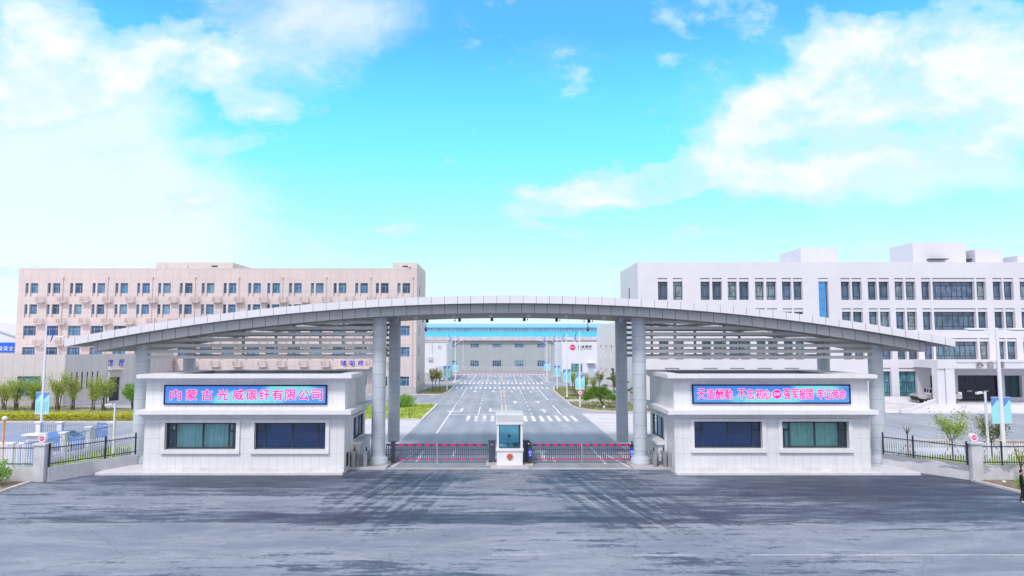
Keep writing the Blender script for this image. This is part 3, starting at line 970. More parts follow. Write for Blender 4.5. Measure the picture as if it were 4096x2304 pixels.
def road_marks():
    mb, my = MB(), MB()
    z = 0.005
    def ln(m, x, ya, yb, w=0.16, xb=None):
        xb = x if xb is None else xb
        m.face([(x - w / 2, ya, z), (x + w / 2, ya, z), (xb + w / 2, yb, z), (xb - w / 2, yb, z)])
    def dash(m, x, ya, yb, on=2.0, gap=3.2, w=0.16):
        y = ya
        while y < yb:
            ln(m, x, y, min(y + on, yb), w)
            y += on + gap
    ln(mb, -5.81, 66, 95.8, 0.18); dash(mb, -5.81, 98.2, 112); ln(mb, -5.81, 113, 127.7, 0.18)
    ln(mb, -2.3, 82.8, 94.8); dash(mb, -2.3, 97.5, 127)
    for x in (0.64, 1.16):
        ln(my, x, 85, 97.5, 0.17); dash(my, x, 99.5, 109, 2, 2.6, 0.17); ln(my, x, 110.5, 127.6, 0.17); ln(my, x, 152.6, 187, 0.17)
    dash(mb, 4.2, 83.5, 116); ln(mb, 4.2, 117, 127.6)
    ln(mb, 7.72, 83.3, 96.5, 0.18); dash(mb, 7.72, 98.5, 103); ln(mb, 7.72, 105, 127.6, 0.18)
    ln(mb, -9.0, 152.6, 187); ln(mb, -5.8, 152.6, 187); ln(mb, -2.3, 152.6, 187); ln(mb, 4.3, 152.6, 187); ln(mb, 8.0, 152.6, 187); ln(mb, 11.0, 152.6, 187)
    mb.face([(0.9, 128.6, z), (9.9, 128.6, z), (9.9, 128.95, z), (0.9, 128.95, z)])
    mb.face([(-5.7, 83.3, z), (0.6, 83.3, z), (0.6, 83.65, z), (-5.7, 83.65, z)])
    # lines seen through the barriers
    ln(mb, -5.9, 50.6, 55.5, 0.2, -5.9); ln(mb, -3.4, 53, 56.5, 0.2); ln(mb, 4.2, 50.4, 52.4, 0.16); ln(mb, 3.6, 54, 56.0, 0.16); ln(mb, 7.75, 49.6, 57.5, 0.2)
    mb.face([(-7.45, 48.3, z), (-7.25, 48.3, z), (-6.5, 53.6, z), (-6.7, 53.6, z)])
    mb.face([(9.1, 48.3, z), (9.3, 48.3, z), (8.4, 54.6, z), (8.2, 54.6, z)])
    # arrows: shaft and head, s = +1 points away from the camera
    def arrow(x, y, s=1, L=4.5, turn=0):
        pts = lambda P: mb.face([(x + a, y + s * b, z + 0.001) for a, b in (P if s > 0 else P[::-1])])
        if turn == 0:
            pts([(-.16, 0), (.16, 0), (.16, L - 1.6), (-.16, L - 1.6)])
            pts([(-.62, L - 1.6), (.62, L - 1.6), (0, L)])
        else:
            t = turn
            q = lambda P: mb.face([(x + a * t * s, y + s * b, z + 0.001) for a, b in (P if t > 0 else P[::-1])])
            q([(-.16, 0), (.16, 0), (.16, L - 1.2), (-.16, L - 1.2)])
            q([(.16, L - 2.0), (1.15, L - 2.0), (1.15, L - 1.2), (.16, L - 1.2)])
            q([(1.15, L - 2.7), (2.0, L - 1.6), (1.15, L - 0.5)])
    arrow(2.6, 98.5); arrow(5.95, 99.0); arrow(5.95, 86.0)
    arrow(-4.0, 126, -1); arrow(-0.7, 126, -1)
    arrow(2.6, 120.5, 1, 5.5, -1); arrow(5.95, 120.5, 1, 5.5, 1)
    arrow(-4.6, 91.5, -1, 5.5, 1); arrow(-0.9, 91.5, -1, 5.5, -1)
    arrow(3.5, 51.0, 1, 5.5)
    for x, t in ((-7.4, 1), (-4.0, 1), (-0.6, -1), (2.6, 1), (6.2, -1)):
        arrow(x, 154.0, 1, 6.0, t)
    for x, t in ((-7.4, 1), (-4.0, 1), (-0.6, -1), (2.6, 1), (6.2, -1)):
        arrow(x, 178.0, 1, 6.0, t)
    # forecourt: edge line of the outer road and its dashes
    mf = MB()
    for a, b in ((-0.2, 2.1), (5.6, 8.2), (10.3, 33)):
        mf.face([(a, 28.55, z), (b, 28.55, z), (b, 28.64, z), (a, 28.64, z)])
    for a, b in ((5.2, 8.6), (13.4, 17.3)):
        mf.face([(a, 25.05, z), (b, 25.05, z), (b, 25.15, z), (a, 25.15, z)])
    mf.build('road_markings', mk('faded_road_paint', (0.50, 0.50, 0.55), 0.8, var=0.3, vs=0.9), kind='structure')
    mb.build('road_markings', M['paint'], kind='structure')
    my.build('road_markings', M['yellowline'], kind='structure')
road_marks()
# plinths and raised walkways of the gate
def slab(name, x0, x1, y0, y1, z, mat, b=0.02):
    mb = MB()
    mb.bevbox(x0, x1, y0, y1, -0.05, z, b)
    return mb.build(name, mat, kind='structure')
slab('plinth_pavement', -26.3, -10.12, 45.45, 54.2, 0.16, M['plinth'])
slab('plinth_pavement', 11.72, 27.7, 45.45, 54.2, 0.16, M['plinth'])
slab('walkway_pavement', -10.11, -7.6, 47.45, 54.2, 0.15, M['concrete'])
slab('walkway_pavement', 9.3, 11.71, 47.45, 54.2, 0.15, M['concrete'])
slab('traffic_island', -0.47, 2.2, 47.5, 51.9, 0.15, M['concrete'])
slab('traffic_island', -0.8, -0.48, 48.9, 51.2, 0.13, M['concrete'])
slab('traffic_island', 2.21, 2.55, 48.9, 51.2, 0.13, M['concrete'])

# ------------------------------------------------------------------ the arched gate
def zt(d): return 11.83 - 0.00326 * d * d
def zu(d): return 11.31 - 0.00317 * d * d - 1.0e-7 * d ** 4
def zl(d): return 10.70 - 0.00328 * d * d

def arched(mb, ds, ys, present, ftop, fbot, m_top=0, m_bot=0, m_side=0):
    nx, ny = len(ds) - 1, len(ys) - 1
    P = lambda i, j: 0 <= i < nx and 0 <= j < ny and present(i, j)
    for i in range(nx):
        for j in range(ny):
            if not P(i, j):
                continue
            a, b, y0, y1 = ds[i], ds[i + 1], ys[j], ys[j + 1]
            t0, t1, b0, b1 = ftop(a), ftop(b), fbot(a), fbot(b)
            A, B = a + GX, b + GX
            mb.cur = m_top
            mb.face([(A, y0, t0), (B, y0, t1), (B, y1, t1), (A, y1, t0)])
            mb.cur = m_bot
            mb.face([(A, y1, b0), (B, y1, b1), (B, y0, b1), (A, y0, b0)])
            mb.cur = m_side
            if not P(i, j - 1):
                mb.face([(A, y0, b0), (B, y0, b1), (B, y0, t1), (A, y0, t0)])
            if not P(i, j + 1):
                mb.face([(B, y1, b1), (A, y1, b0), (A, y1, t0), (B, y1, t1)])
            if not P(i - 1, j):
                mb.face([(A, y1, b0), (A, y0, b0), (A, y0, t0), (A, y1, t0)])
            if not P(i + 1, j):
                mb.face([(B, y0, b1), (B, y1, b1), (B, y1, t1), (B, y0, t1)])
    mb.cur = 0

def build_gate():
    g = thing('entrance_gate', 'wide grey arched gate canopy standing on round columns across the entrance', 'gate', (GX, 51.5, 0))
    ope = [(11.6, 13.9), (15.2, 17.5), (18.8, 21.1), (22.2, 24.2)]          # roof lights between the cross beams
    cut = sorted({s * v for o in ope for v in o for s in (-1, 1)})
    def dl(lim):
        v = sorted({round(-lim + k * (2 * lim / 60), 3) for k in range(61)} | set(cut))
        return v
    def pres(ds, ys):
        def f(i, j):
            d = abs((ds[i] + ds[i + 1]) / 2)
            y = (ys[j] + ys[j + 1]) / 2
            return not (50.4 < y < 55.6 and any(a < d < b for a, b in ope))
        return f
    ds = dl(30.05)
    ys = [46.2, 50.4, 55.6, 58.2]
    mb = MB()
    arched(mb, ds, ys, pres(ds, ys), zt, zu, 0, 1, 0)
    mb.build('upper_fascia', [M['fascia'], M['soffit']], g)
    ds2 = dl(28.65)
    ys2 = [47.2, 50.4, 55.6, 57.2]
    mb = MB()
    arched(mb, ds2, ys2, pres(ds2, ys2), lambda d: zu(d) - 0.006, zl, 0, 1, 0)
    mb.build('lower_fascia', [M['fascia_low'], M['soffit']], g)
    # columns
    def column(x, y, front):
        d = x - GX
        mb = MB()
        top = zl(d) + 0.15
        prof = [(0.48, 0.62)]
        z = 1.05
        while z < top - 0.1:
            prof += [(0.48, z - 0.016), (0.466, z - 0.012), (0.466, z + 0.004), (0.48, z + 0.008)]
            z += 0.89
        prof += [(0.48, top)]
        mb.lathe(x, y, prof, 32)
        c = mb.build('column', M['column'], g)
        if front:
            mb = MB()
            mb.lathe(x, y, [(0.72, 0.15), (0.74, 0.20), (0.71, 0.32), (0.685, 0.50), (0.67, 0.56), (0.61, 0.60), (0.545, 0.63), (0.55, 0.67), (0.53, 0.70), (0.478, 0.72)], 36)
            mb.build('column_base', M['column'], c)
    for x in (-8.42, 10.12):
        column(x, 49.0, True)
    for x in (-25.45, 27.15):
        column(x, 49.3, True)
    for x in (-8.42, 10.18, -25.25, 26.75):
        column(x, 56.3, False)
    # louvres: long horizontal slats between outer and inner columns, front and rear
    for yv, zs0, inner, outer in ((49.1, 7.60, 9.2, 26.0), (56.3, 7.60, 9.2, 25.9)):
        for s in (-1, 1):
            for k in range(8):
                z = zs0 + 0.4185 * k
                lim = outer
                if 10.70 - (z - 0.09) > 0:
                    lim = min(outer, sqrt(max(0.0, (10.75 - (z - 0.10)) / 0.00328)))
                if lim < inner + 1:
                    continue
                mb = MB()
                mb.box(GX + s * inner, GX + s * lim, yv - 0.10, yv + 0.10, z - 0.105, z + 0.105)
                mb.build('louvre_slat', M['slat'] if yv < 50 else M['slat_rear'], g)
            pd = [22.65, 19.05, 15.45, 11.9] if yv < 50 else [19.05, 15.4, 11.85]
            for d in pd:
                mb = MB()
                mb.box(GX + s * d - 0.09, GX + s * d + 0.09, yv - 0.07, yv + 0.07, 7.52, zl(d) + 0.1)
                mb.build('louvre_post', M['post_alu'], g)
    # lamps under the soffit and lamps hung from the rear edge
    for k in range(6):
        x = GX + 0.05 + (k - 2.5) * 2.69
        d = x - GX
        mb = MB()
        mb.bevbox(x - 0.13, x + 0.13, 48.7, 48.96, zl(d) - 0.22, zl(d) + 0.02, 0.02)
        mb.build('downlight', M['white'], g)
        mb = MB()
        mb.bevbox(x - 0.11, x + 0.11, 56.7, 56.92, zl(d) - 0.26, zl(d) + 0.02, 0.02)
        mb.build('downlight', M['darkgrey'], g)  # rear row: backlit darkness put into the colour
    for s in (-1, 1):                                                        # small lamps where the louvres start
        x = GX + s * 8.3
        mb = MB()
        mb.bevbox(x - 0.13, x + 0.13, 50.2, 50.5, zl(8.3) - 0.3, zl(8.3) + 0.02, 0.02)
        mb.build('downlight', M['alu'], g)
    for x, y in ((-6.15, 56.6), (7.2, 56.6), (-3.5, 56.8), (2.5, 56.8), (5.2, 56.7), (7.9, 56.7)):
        z = zl(x - GX)
        mb = MB()
        mb.box(x - 0.02, x + 0.02, y - 0.02, y + 0.02, z - 0.15, z + 0.02)
        mb.bar((x - 0.04, y - 0.16, z - 0.17), (x + 0.02, y + 0.12, z - 0.13), 0.07)
        mb.build('surveillance_camera', M['darkgrey'], g)
    for x in (-5.95, 7.55):                                                  # white dome cameras on drop stems
        z = zl(x - GX)
        mb = MB()
        mb.tube([(x, 57.0, z + 0.02), (x, 57.0, 9.85)], 0.03)
        mb.lathe(x, 57.0, [(0.04, 9.94), (0.12, 9.90), (0.16, 9.80), (0.16, 9.72)], 16)
        cam_o = mb.build('dome_camera', M['white'], g)
        mb = MB()
        mb.lathe(x, 57.0, [(0.11, 9.72), (0.105, 9.67), (0.07, 9.62), (0.02, 9.60)], 16)
        mb.build('lens_dome', M['black'], cam_o)
build_gate()

# ------------------------------------------------------------------ guardhouses
def guardhouse(side):
    L = side < 0
    if L:
        x0, x1 = -23.4, -10.13
        sx0, sx1 = -23.72, -9.58
        inner = x1
        lab = 'white stone guardhouse with flat slab roof left of the gate lanes'
        wins = [(-22.01, -17.29, 'c'), (-16.08, -11.37, 'd')]
    else:
        x0, x1 = 11.74, 24.7
        sx0, sx1 = 11.2, 25.0
        inner = x0
        lab = 'white stone guardhouse with flat slab roof right of the gate lanes'
        wins = [(13.04, 17.54, 'd'), (18.87, 23.28, 'e')]
    Y0, Y1 = 45.9, 53.0
    h = thing('guardhouse', lab, 'guardhouse', ((x0 + x1) / 2, (Y0 + Y1) / 2, 0.16))
    z0, z1 = (1.60, 3.35) if L else (1.67, 3.43)
    mb = MB()
    holed_wall(mb, x0, x1, 0.14, 6.35, Y0, [(a, b, z0, z1) for a, b, _ in wins], 0.34)
    # inner side wall with the service window, outer side wall, back wall
    ys0, ys1, zs0, zs1 = 48.3, 52.4, 1.80, 3.40
    for (ya, yb, za, zb) in ((Y0, ys0, 0.14, 6.35), (ys1, Y1, 0.14, 6.35), (ys0, ys1, 0.14, zs0), (ys0, ys1, zs1, 6.35)):
        pts = [(inner, ya, za), (inner, yb, za), (inner, yb, zb), (inner, ya, zb)]
        mb.face(pts if L else pts[::-1])
    e = inner - 0.25 if L else inner + 0.25
    for q in ([(inner, ys0, zs0), (inner, ys1, zs0), (e, ys1, zs0), (e, ys0, zs0)], [(inner, ys0, zs1), (e, ys0, zs1), (e, ys1, zs1), (inner, ys1, zs1)],
              [(inner, ys0, zs0), (e, ys0, zs0), (e, ys0, zs1), (inner, ys0, zs1)], [(inner, ys1, zs0), (inner, ys1, zs1), (e, ys1, zs1), (e, ys1, zs0)]):
        mb.face(q)
    o = x0 if L else x1
    mb.face([(o, Y0, 0.14), (o, Y1, 0.14), (o, Y1, 6.35), (o, Y0, 6.35)])
    mb.face([(x0, Y1, 0.14), (x1, Y1, 0.14), (x1, Y1, 6.35), (x0, Y1, 6.35)])
    mb.face([(x0, Y0 + 0.4, 3.7), (x1, Y0 + 0.4, 3.7), (x1, Y1, 3.7), (x0, Y1, 3.7)])       # ceiling of the room
    mb.build('wall', M['stone'], h)
    # corner strips
    mb = MB()
    for cx in (x0, x1):
        mb.box(cx - 0.012, cx + 0.012, Y0 - 0.012, Y0 + 0.05, 0.14, 6.1)
    # mouldings under each slab
    def ring(mb, a0, a1, b0, b1, za, zb, w):
        mb.box(a0, a1, b0, b0 + w, za, zb)
        mb.box(a0, a1, b1 - w, b1, za, zb)
        mb.box(a0, a0 + w, b0 + w, b1 - w, za, zb)
        mb.box(a1 - w, a1, b0 + w, b1 - w, za, zb)
    cor = MB()
    ring(cor, sx0, sx1, 45.2, 53.6, 3.94, 4.21, 1.0)
    cor.build('cornice', M['stone_plain'], h)
    mo = MB()
    ring(mo, x0 - 0.22, x1 + 0.22, Y0 - 0.34, Y1 + 0.3, 3.80, 3.938, 0.8)
    ring(mo, x0 - 0.12, x1 + 0.12, Y0 - 0.16, Y1 + 0.16, 3.66, 3.798, 0.6)
    ring(mo, x0 - 0.22, x1 + 0.22, Y0 - 0.34, Y1 + 0.3, 6.19, 6.298, 0.8)
    ring(mo, x0 - 0.12, x1 + 0.12, Y0 - 0.16, Y1 + 0.16, 6.07, 6.188, 0.6)
    mo.build('moulding', M['stone_plain'], h)
    rf = MB()
    wl, wr = (x0 + 1.6, x1 - 0.55) if L else (x0 + 0.55, x1 - 1.6)
    rf.box(sx0, sx1, 45.2, 46.5, 6.30, 6.55)
    rf.box(sx0, sx1, 52.9, 53.6, 6.30, 6.55)
    rf.box(sx0, wl, 46.5, 52.9, 6.30, 6.55)
    rf.box(wr, sx1, 46.5, 52.9, 6.30, 6.55)
    r = rf.build('roof_slab', M['stone_plain'], h)
    well = MB()
    well.box(wl, wr, 46.5, 52.9, 5.45, 5.6)
    well.face([(wl, 52.88, 5.6), (wr, 52.88, 5.6), (wr, 52.88, 6.5), (wl, 52.88, 6.5)])
    well.face([(wl + .01, 46.5, 5.6), (wl + .01, 52.9, 5.6), (wl + .01, 52.9, 6.5), (wl + .01, 46.5, 6.5)])
    well.face([(wr - .01, 46.5, 5.6), (wr - .01, 52.9, 5.6), (wr - .01, 52.9, 6.5), (wr - .01, 46.5, 6.5)])
    well.build('roof_well', mk('dark_grey_well_wall', (0.23, 0.24, 0.29), 0.8, grid=(1.1, 0, 0.03, (0.15, 0.16, 0.2), 0, 0)), r)
    # windows: stone surround, dark frame, panes, curtain or dark room behind
    for a, b, kind in wins:
        s = MB()
        for (p, q) in ((0.24, 0.10),):
            s.box(a - p, b + p, Y0 - 0.12, Y0 + 0.02, z1, z1 + 0.18)
            s.box(a - p, b + p, Y0 - 0.16, Y0 + 0.02, z0 - 0.27, z0)
            s.box(a - p, a, Y0 - 0.12, Y0 + 0.02, z0, z1)
            s.box(b, b + p, Y0 - 0.12, Y0 + 0.02, z0, z1)
        su = s.build('window', M['stone_plain'], h)
        w, hh = b - a, z1 - z0
        t = 0.11
        f = frame_mesh(w, hh, [0.128, 0.515, 0.88], [], t, 0.08)
        f.box(t, 0.128 * w, 0.01, 0.07, 0.64 * hh, 0.70 * hh)
        f.box(0.88 * w, w - t, 0.01, 0.07, 0.64 * hh, 0.70 * hh)
        f.v = [(x + a, y + Y0 + 0.2, z + z0) for x, y, z in f.v]
        f.build('frame', M['darkframe'], su)
        p = MB()
        p.face([(a + .05, Y0 + 0.245, z0 + .05), (b - .05, Y0 + 0.245, z0 + .05), (b - .05, Y0 + 0.245, z1 - .05), (a + .05, Y0 + 0.245, z1 - .05)])
        p.build('pane', M['glass_dark'] if kind == 'd' else M['glass'], su)
        if kind != 'd':
            cu = MB()
            cu.smooth = True
            n = 220
            ca, cb = a + 0.128 * w - 0.1, b - 0.12 * w + 0.1
            V = []
            rng = random.Random(int(a * 10))
            for k in range(n + 1):
                fx = k / n
                yy = Y0 + 0.62 + 0.06 * sin(fx * 95 + 0.8 * sin(fx * 17)) + 0.03 * sin(fx * 37)
                V += [(ca + fx * (cb - ca), yy, z0 - 0.3), (ca + fx * (cb - ca), yy + 0.02, z1 + 0.2)]
            cu.idx(V, [(2 * k, 2 * k + 2, 2 * k + 3, 2 * k + 1) for k in range(n)])
            cu.build('curtain', M['curtain'] if kind == 'c' else M['curtain2'], su)
            ob = MB()      # pale bundle and rail seen beside the curtain
            ob.box(a + 0.3, a + 0.62, Y0 + 0.45, Y0 + 0.5, z1 - 0.5, z1 - 0.28)
            ob.build('notice', M['white'], su)
        else:
            ob = MB()      # desk, chair back and blinds in the dark room
            ob.box(a + 0.2, b - 0.2, Y0 + 1.2, Y0 + 2.0, 0.85, 0.92)
            ob.box(a + 0.3, a + 1.2, Y0 + 1.5, Y0 + 1.56, 0.92, 1.9)
            ob.build('desk', M['room'], su)
            ob = MB()
            for k in range(14):
                ob.box(a + 0.9 + k * 0.11, a + 0.96 + k * 0.11, Y0 + 0.6, Y0 + 0.62, z1 - 0.75, z1)
            ob.build('blind', M['curtain'], su)
    # service window in the side wall with its counter
    xw = inner - 0.12 if L else inner + 0.12
    sw = MB()
    for (ya, yb, za, zb) in ((ys0, ys1, zs1 - 0.08, zs1), (ys0, ys1, zs0, zs0 + 0.08), (ys0, ys0 + 0.08, zs0 + .08, zs1 - .08), (ys1 - 0.08, ys1, zs0 + .08, zs1 - .08),
                             (ys0 + 1.5, ys0 + 1.62, zs0 + .08, zs1 - .08), (ys0 + 2.9, ys0 + 3.02, zs0 + .08, zs1 - .08)):
        sw.box(xw - 0.04, xw + 0.04, ya, yb, za, zb)
    w = sw.build('service_window', M['darkframe'], h)
    p = MB()
    p.face([(xw, ys0, zs0), (xw, ys1, zs0), (xw, ys1, zs1), (xw, ys0, zs1)])
    p.build('pane', M['glass_dark'], w)
    s = 1 if L else -1
    fr = MB()
    fr.box(inner, inner + s * 0.09, ys0 - 0.2, ys1 + 0.2, zs1, zs1 + 0.16)
    fr.box(inner, inner + s * 0.09, ys0 - 0.2, ys0, 0.2, zs1)
    fr.build('side_surround', M['stone_plain'], h)
    c = MB()
    c.box(inner, inner + s * 0.62, ys0 - 0.05, ys1 + 0.1, 1.55, 1.74)
    c.box(inner, inner + s * 0.50, ys0 + 0.1, ys1 - 0.05, 0.15, 1.55)
    c.build('counter', M['stone'], h)
    mc = MB()
    mc.box(inner, inner + s * 0.03, 46.55, 47.15, 0.35, 1.25)
    mc.build('service_hatch', M['black'] if L else M['stone_grey'], h)
    # floor of the room
    fl = MB()
    fl.box(x0 + 0.05, x1 - 0.05, Y0 + 0.4, Y1 - 0.05, 0.165, 0.2)
    fl.build('room_floor', M['room'], h)
guardhouse(-1)
guardhouse(1)

# LED signs on the guardhouse fronts
def led_sign(x0, x1, z0, z1, lines, label, mat, logo=None):
    y = 45.885
    t = thing('led_sign', label, 'sign', ((x0 + x1) / 2, y, z0))
    mb = MB()
    b = 0.095
    mb.box(x0, x1, y - 0.10, y - 0.002, z0, z0 + b)
    mb.box(x0, x1, y - 0.10, y - 0.002, z1 - b, z1)
    mb.box(x0, x0 + b, y - 0.10, y - 0.002, z0 + b, z1 - b)
    mb.box(x1 - b, x1, y - 0.10, y - 0.002, z0 + b, z1 - b)
    mb.build('frame', mk('black_blue_led_frame', (0.004, 0.005, 0.09), 0.35), t)
    mb = MB()
    mb.box(x0 + b, x1 - b, y - 0.07, y - 0.004, z0 + b, z1 - b)
    sc = mb.build('screen', mat, t)
    for s, a, c, za, zb in lines:
        text_part(s, 'letter_outline', M['ledwhite'], t, a, c, za, zb, y - 0.072, halo=(0.042, 8))
        text_part(s, 'lettering', M['ledpink'], t, a, c, za, zb, y - 0.078, halo=(0.014, 6))
    if logo:
        lx, lz, r = logo
        mb = MB()
        mb.disc((lx, lz), r, y - 0.074, y - 0.0715)
        mb.build('logo_ring', M['ledwhite'], t)
        mb = MB()
        mb.disc((lx, lz), r * 0.9, y - 0.077, y - 0.0745)
        mb.build('logo', M['ledpink'], t)
        text_part('GW', 'lettering', M['ledwhite'], t, lx - r * 0.66, lx + r * 0.66, lz - r * 0.36, lz + r * 0.36, y - 0.079, 0.003, 0.02)
chars = '内蒙古光威碳纤有限公司'
cx = [483, 630, 775, 923, 1065, 1190, 1312, 1432, 1556, 1677, 1800]
def lx7(p): return -22.16 + (p - 374) / (1893 - 374) * 10.84
led_sign(-22.16, -11.32, 4.53, 5.84, [(c, lx7(p) - 0.36, lx7(p) + 0.36, 4.83, 5.53) for c, p in zip(chars, cx)],
         'blue LED screen with eleven pink characters on the left guardhouse front', M['led1'])
chars = '天道酬勤不忘初心强军报国牢记使命'
cx = [710, 797, 880, 965, 1088, 1170, 1256, 1330, 1512, 1588, 1657, 1727, 1828, 1894, 1966, 2036]
def lx8(p): return 12.96 + (p - 624) / (2110 - 624) * 10.53
led_sign(12.96, 23.49, 4.59, 5.87, [(c, lx8(p) - (0.245 if p < 1400 else 0.215), lx8(p) + (0.245 if p < 1400 else 0.215), 4.90, 5.56) for c, p in zip(chars, cx)],
         'blue LED slogan screen with a round logo amid pink characters, right guardhouse', M['led2'], (lx8(1420), 5.22, 0.33))

# ------------------------------------------------------------------ people (skinned figures)
def person(name, label, loc, rz, joints, links, parts, group=None, head=None):
    """joints: name -> (x, y, z, radius); links: pairs; parts: function (x, y, z) -> material slot"""
    t = thing(name, label, 'person', loc, group)
    t.rotation_euler = (0, 0, rz)
    names = list(joints)
    me = bpy.data.meshes.new('skel')
    me.from_pydata([joints[n][:3] for n in names], [(names.index(a), names.index(b)) for a, b in links], [])
    ob = bpy.data.objects.new('skel', me)
    C.objects.link(ob)
    sk = ob.modifiers.new('skin', 'SKIN')
    sk.use_smooth_shade = True
    for n, v in zip(names, me.skin_vertices[0].data):
        r = joints[n][3]
        v.radius = r if isinstance(r, tuple) else (r, r)
        v.use_root = (n == 'pelvis')
    su = ob.modifiers.new('sub', 'SUBSURF')
    su.levels = su.render_levels = 2
    dg = bpy.context.evaluated_depsgraph_get()
    body = bpy.data.meshes.new_from_object(ob.evaluated_get(dg))
    bpy.data.objects.remove(ob)
    bm = bmesh.new()
    bm.from_mesh(body)
    # head joined to the neck: an egg with brow, nose, mouth, chin and ears
    hx, hy, hz = joints['head'][:3]
    hb = bmesh.new()
    bmesh.ops.create_uvsphere(hb, u_segments=24, v_segments=18, radius=1)
    for v in hb.verts:
        x, y, z = v.co
        w = 0.078 * (1 - 0.16 * max(0, -z))
        ny = -y                                   # face looks to -Y
        d = 0.098
        px, py, pz = x * w, y * d, z * 0.122
        if ny > 0.3:
            py -= 0.026 * math.exp(-((x / 0.16) ** 2 + ((z + 0.12) / 0.16) ** 2))        # nose
            py += 0.010 * math.exp(-(((abs(x) - 0.36) / 0.16) ** 2 + ((z - 0.06) / 0.10) ** 2))  # eye sockets
            py -= 0.007 * math.exp(-((x / 0.25) ** 2 + ((z + 0.46) / 0.06) ** 2))        # lips
            py -= 0.010 * math.exp(-((x / 0.3) ** 2 + ((z + 0.82) / 0.14) ** 2))         # chin
        if abs(x) > 0.88 and abs(z) < 0.3:
            px *= 1.16                                                                    # ears
        v.co = (px + hx, py + hy, pz + hz)
    tmp = bpy.data.meshes.new('h')
    hb.to_mesh(tmp)
    hb.free()
    bm.from_mesh(tmp)
    bpy.data.meshes.remove(tmp)
    for f in bm.faces:
        c = f.calc_center_median()
        f.material_index = parts(c.x, c.y, c.z)
        f.smooth = True
    bm.to_mesh(body)
    bm.free()
    for m in head['mats']:
        body.materials.append(m)
    b = bpy.data.objects.new('body', body)
    b.parent = t
    C.objects.link(b)
    def sub(nm, fn, mat):
        mb = MB()
        fn(mb)
        o = bpy.data.objects.new(nm, mb.mesh(nm, mat))
        o.parent = t
        C.objects.link(o)
    def hair(mb):
        q = bmesh.new()
        bmesh.ops.create_uvsphere(q, u_segments=20, v_segments=14, radius=1)
        for v in q.verts:
            x, y, z = v.co
            k = 1.0 + 0.06 * noise.noise(Vector((x * 5, y * 5, z * 5)))
            v.co = (hx + x * 0.088 * k, hy + 0.012 + y * 0.106 * k, hz + 0.022 + z * 0.120 * k)
        bmesh.ops.delete(q, geom=[v for v in q.verts if v.co.z < hz - 0.03 or (v.co.y < hy - 0.045 and v.co.z < hz + 0.058)], context='VERTS')
        mb.smooth = True
        mb.addbm(q)
    sub('hair', hair, M['hair'])
    def eyes(mb):
        for s in (-1, 1):
            mb.box(hx + s * 0.028 - 0.011, hx + s * 0.028 + 0.011, hy - 0.094, hy - 0.082, hz + 0.002, hz + 0.012)
    sub('eyes', eyes, M['eye'])
    if head.get('cap'):
        def cap(mb):
            q = bmesh.new()
            bmesh.ops.create_uvsphere(q, u_segments=20, v_segments=12, radius=1)
            for v in q.verts:
                x, y, z = v.co
                v.co = (hx + x * 0.100, hy + 0.005 + y * 0.118, hz + 0.045 + z * 0.105)
            bmesh.ops.delete(q, geom=[v for v in q.verts if v.co.z < hz + 0.045], context='VERTS')
            mb.smooth = True
            mb.addbm(q)
            mb.prism([(hx - 0.075, hy - 0.09), (hx - 0.055, hy - 0.18), (hx + 0.055, hy - 0.18), (hx + 0.075, hy - 0.09)], hz + 0.048, hz + 0.058)
        sub('cap', cap, M['vest'])
    return t

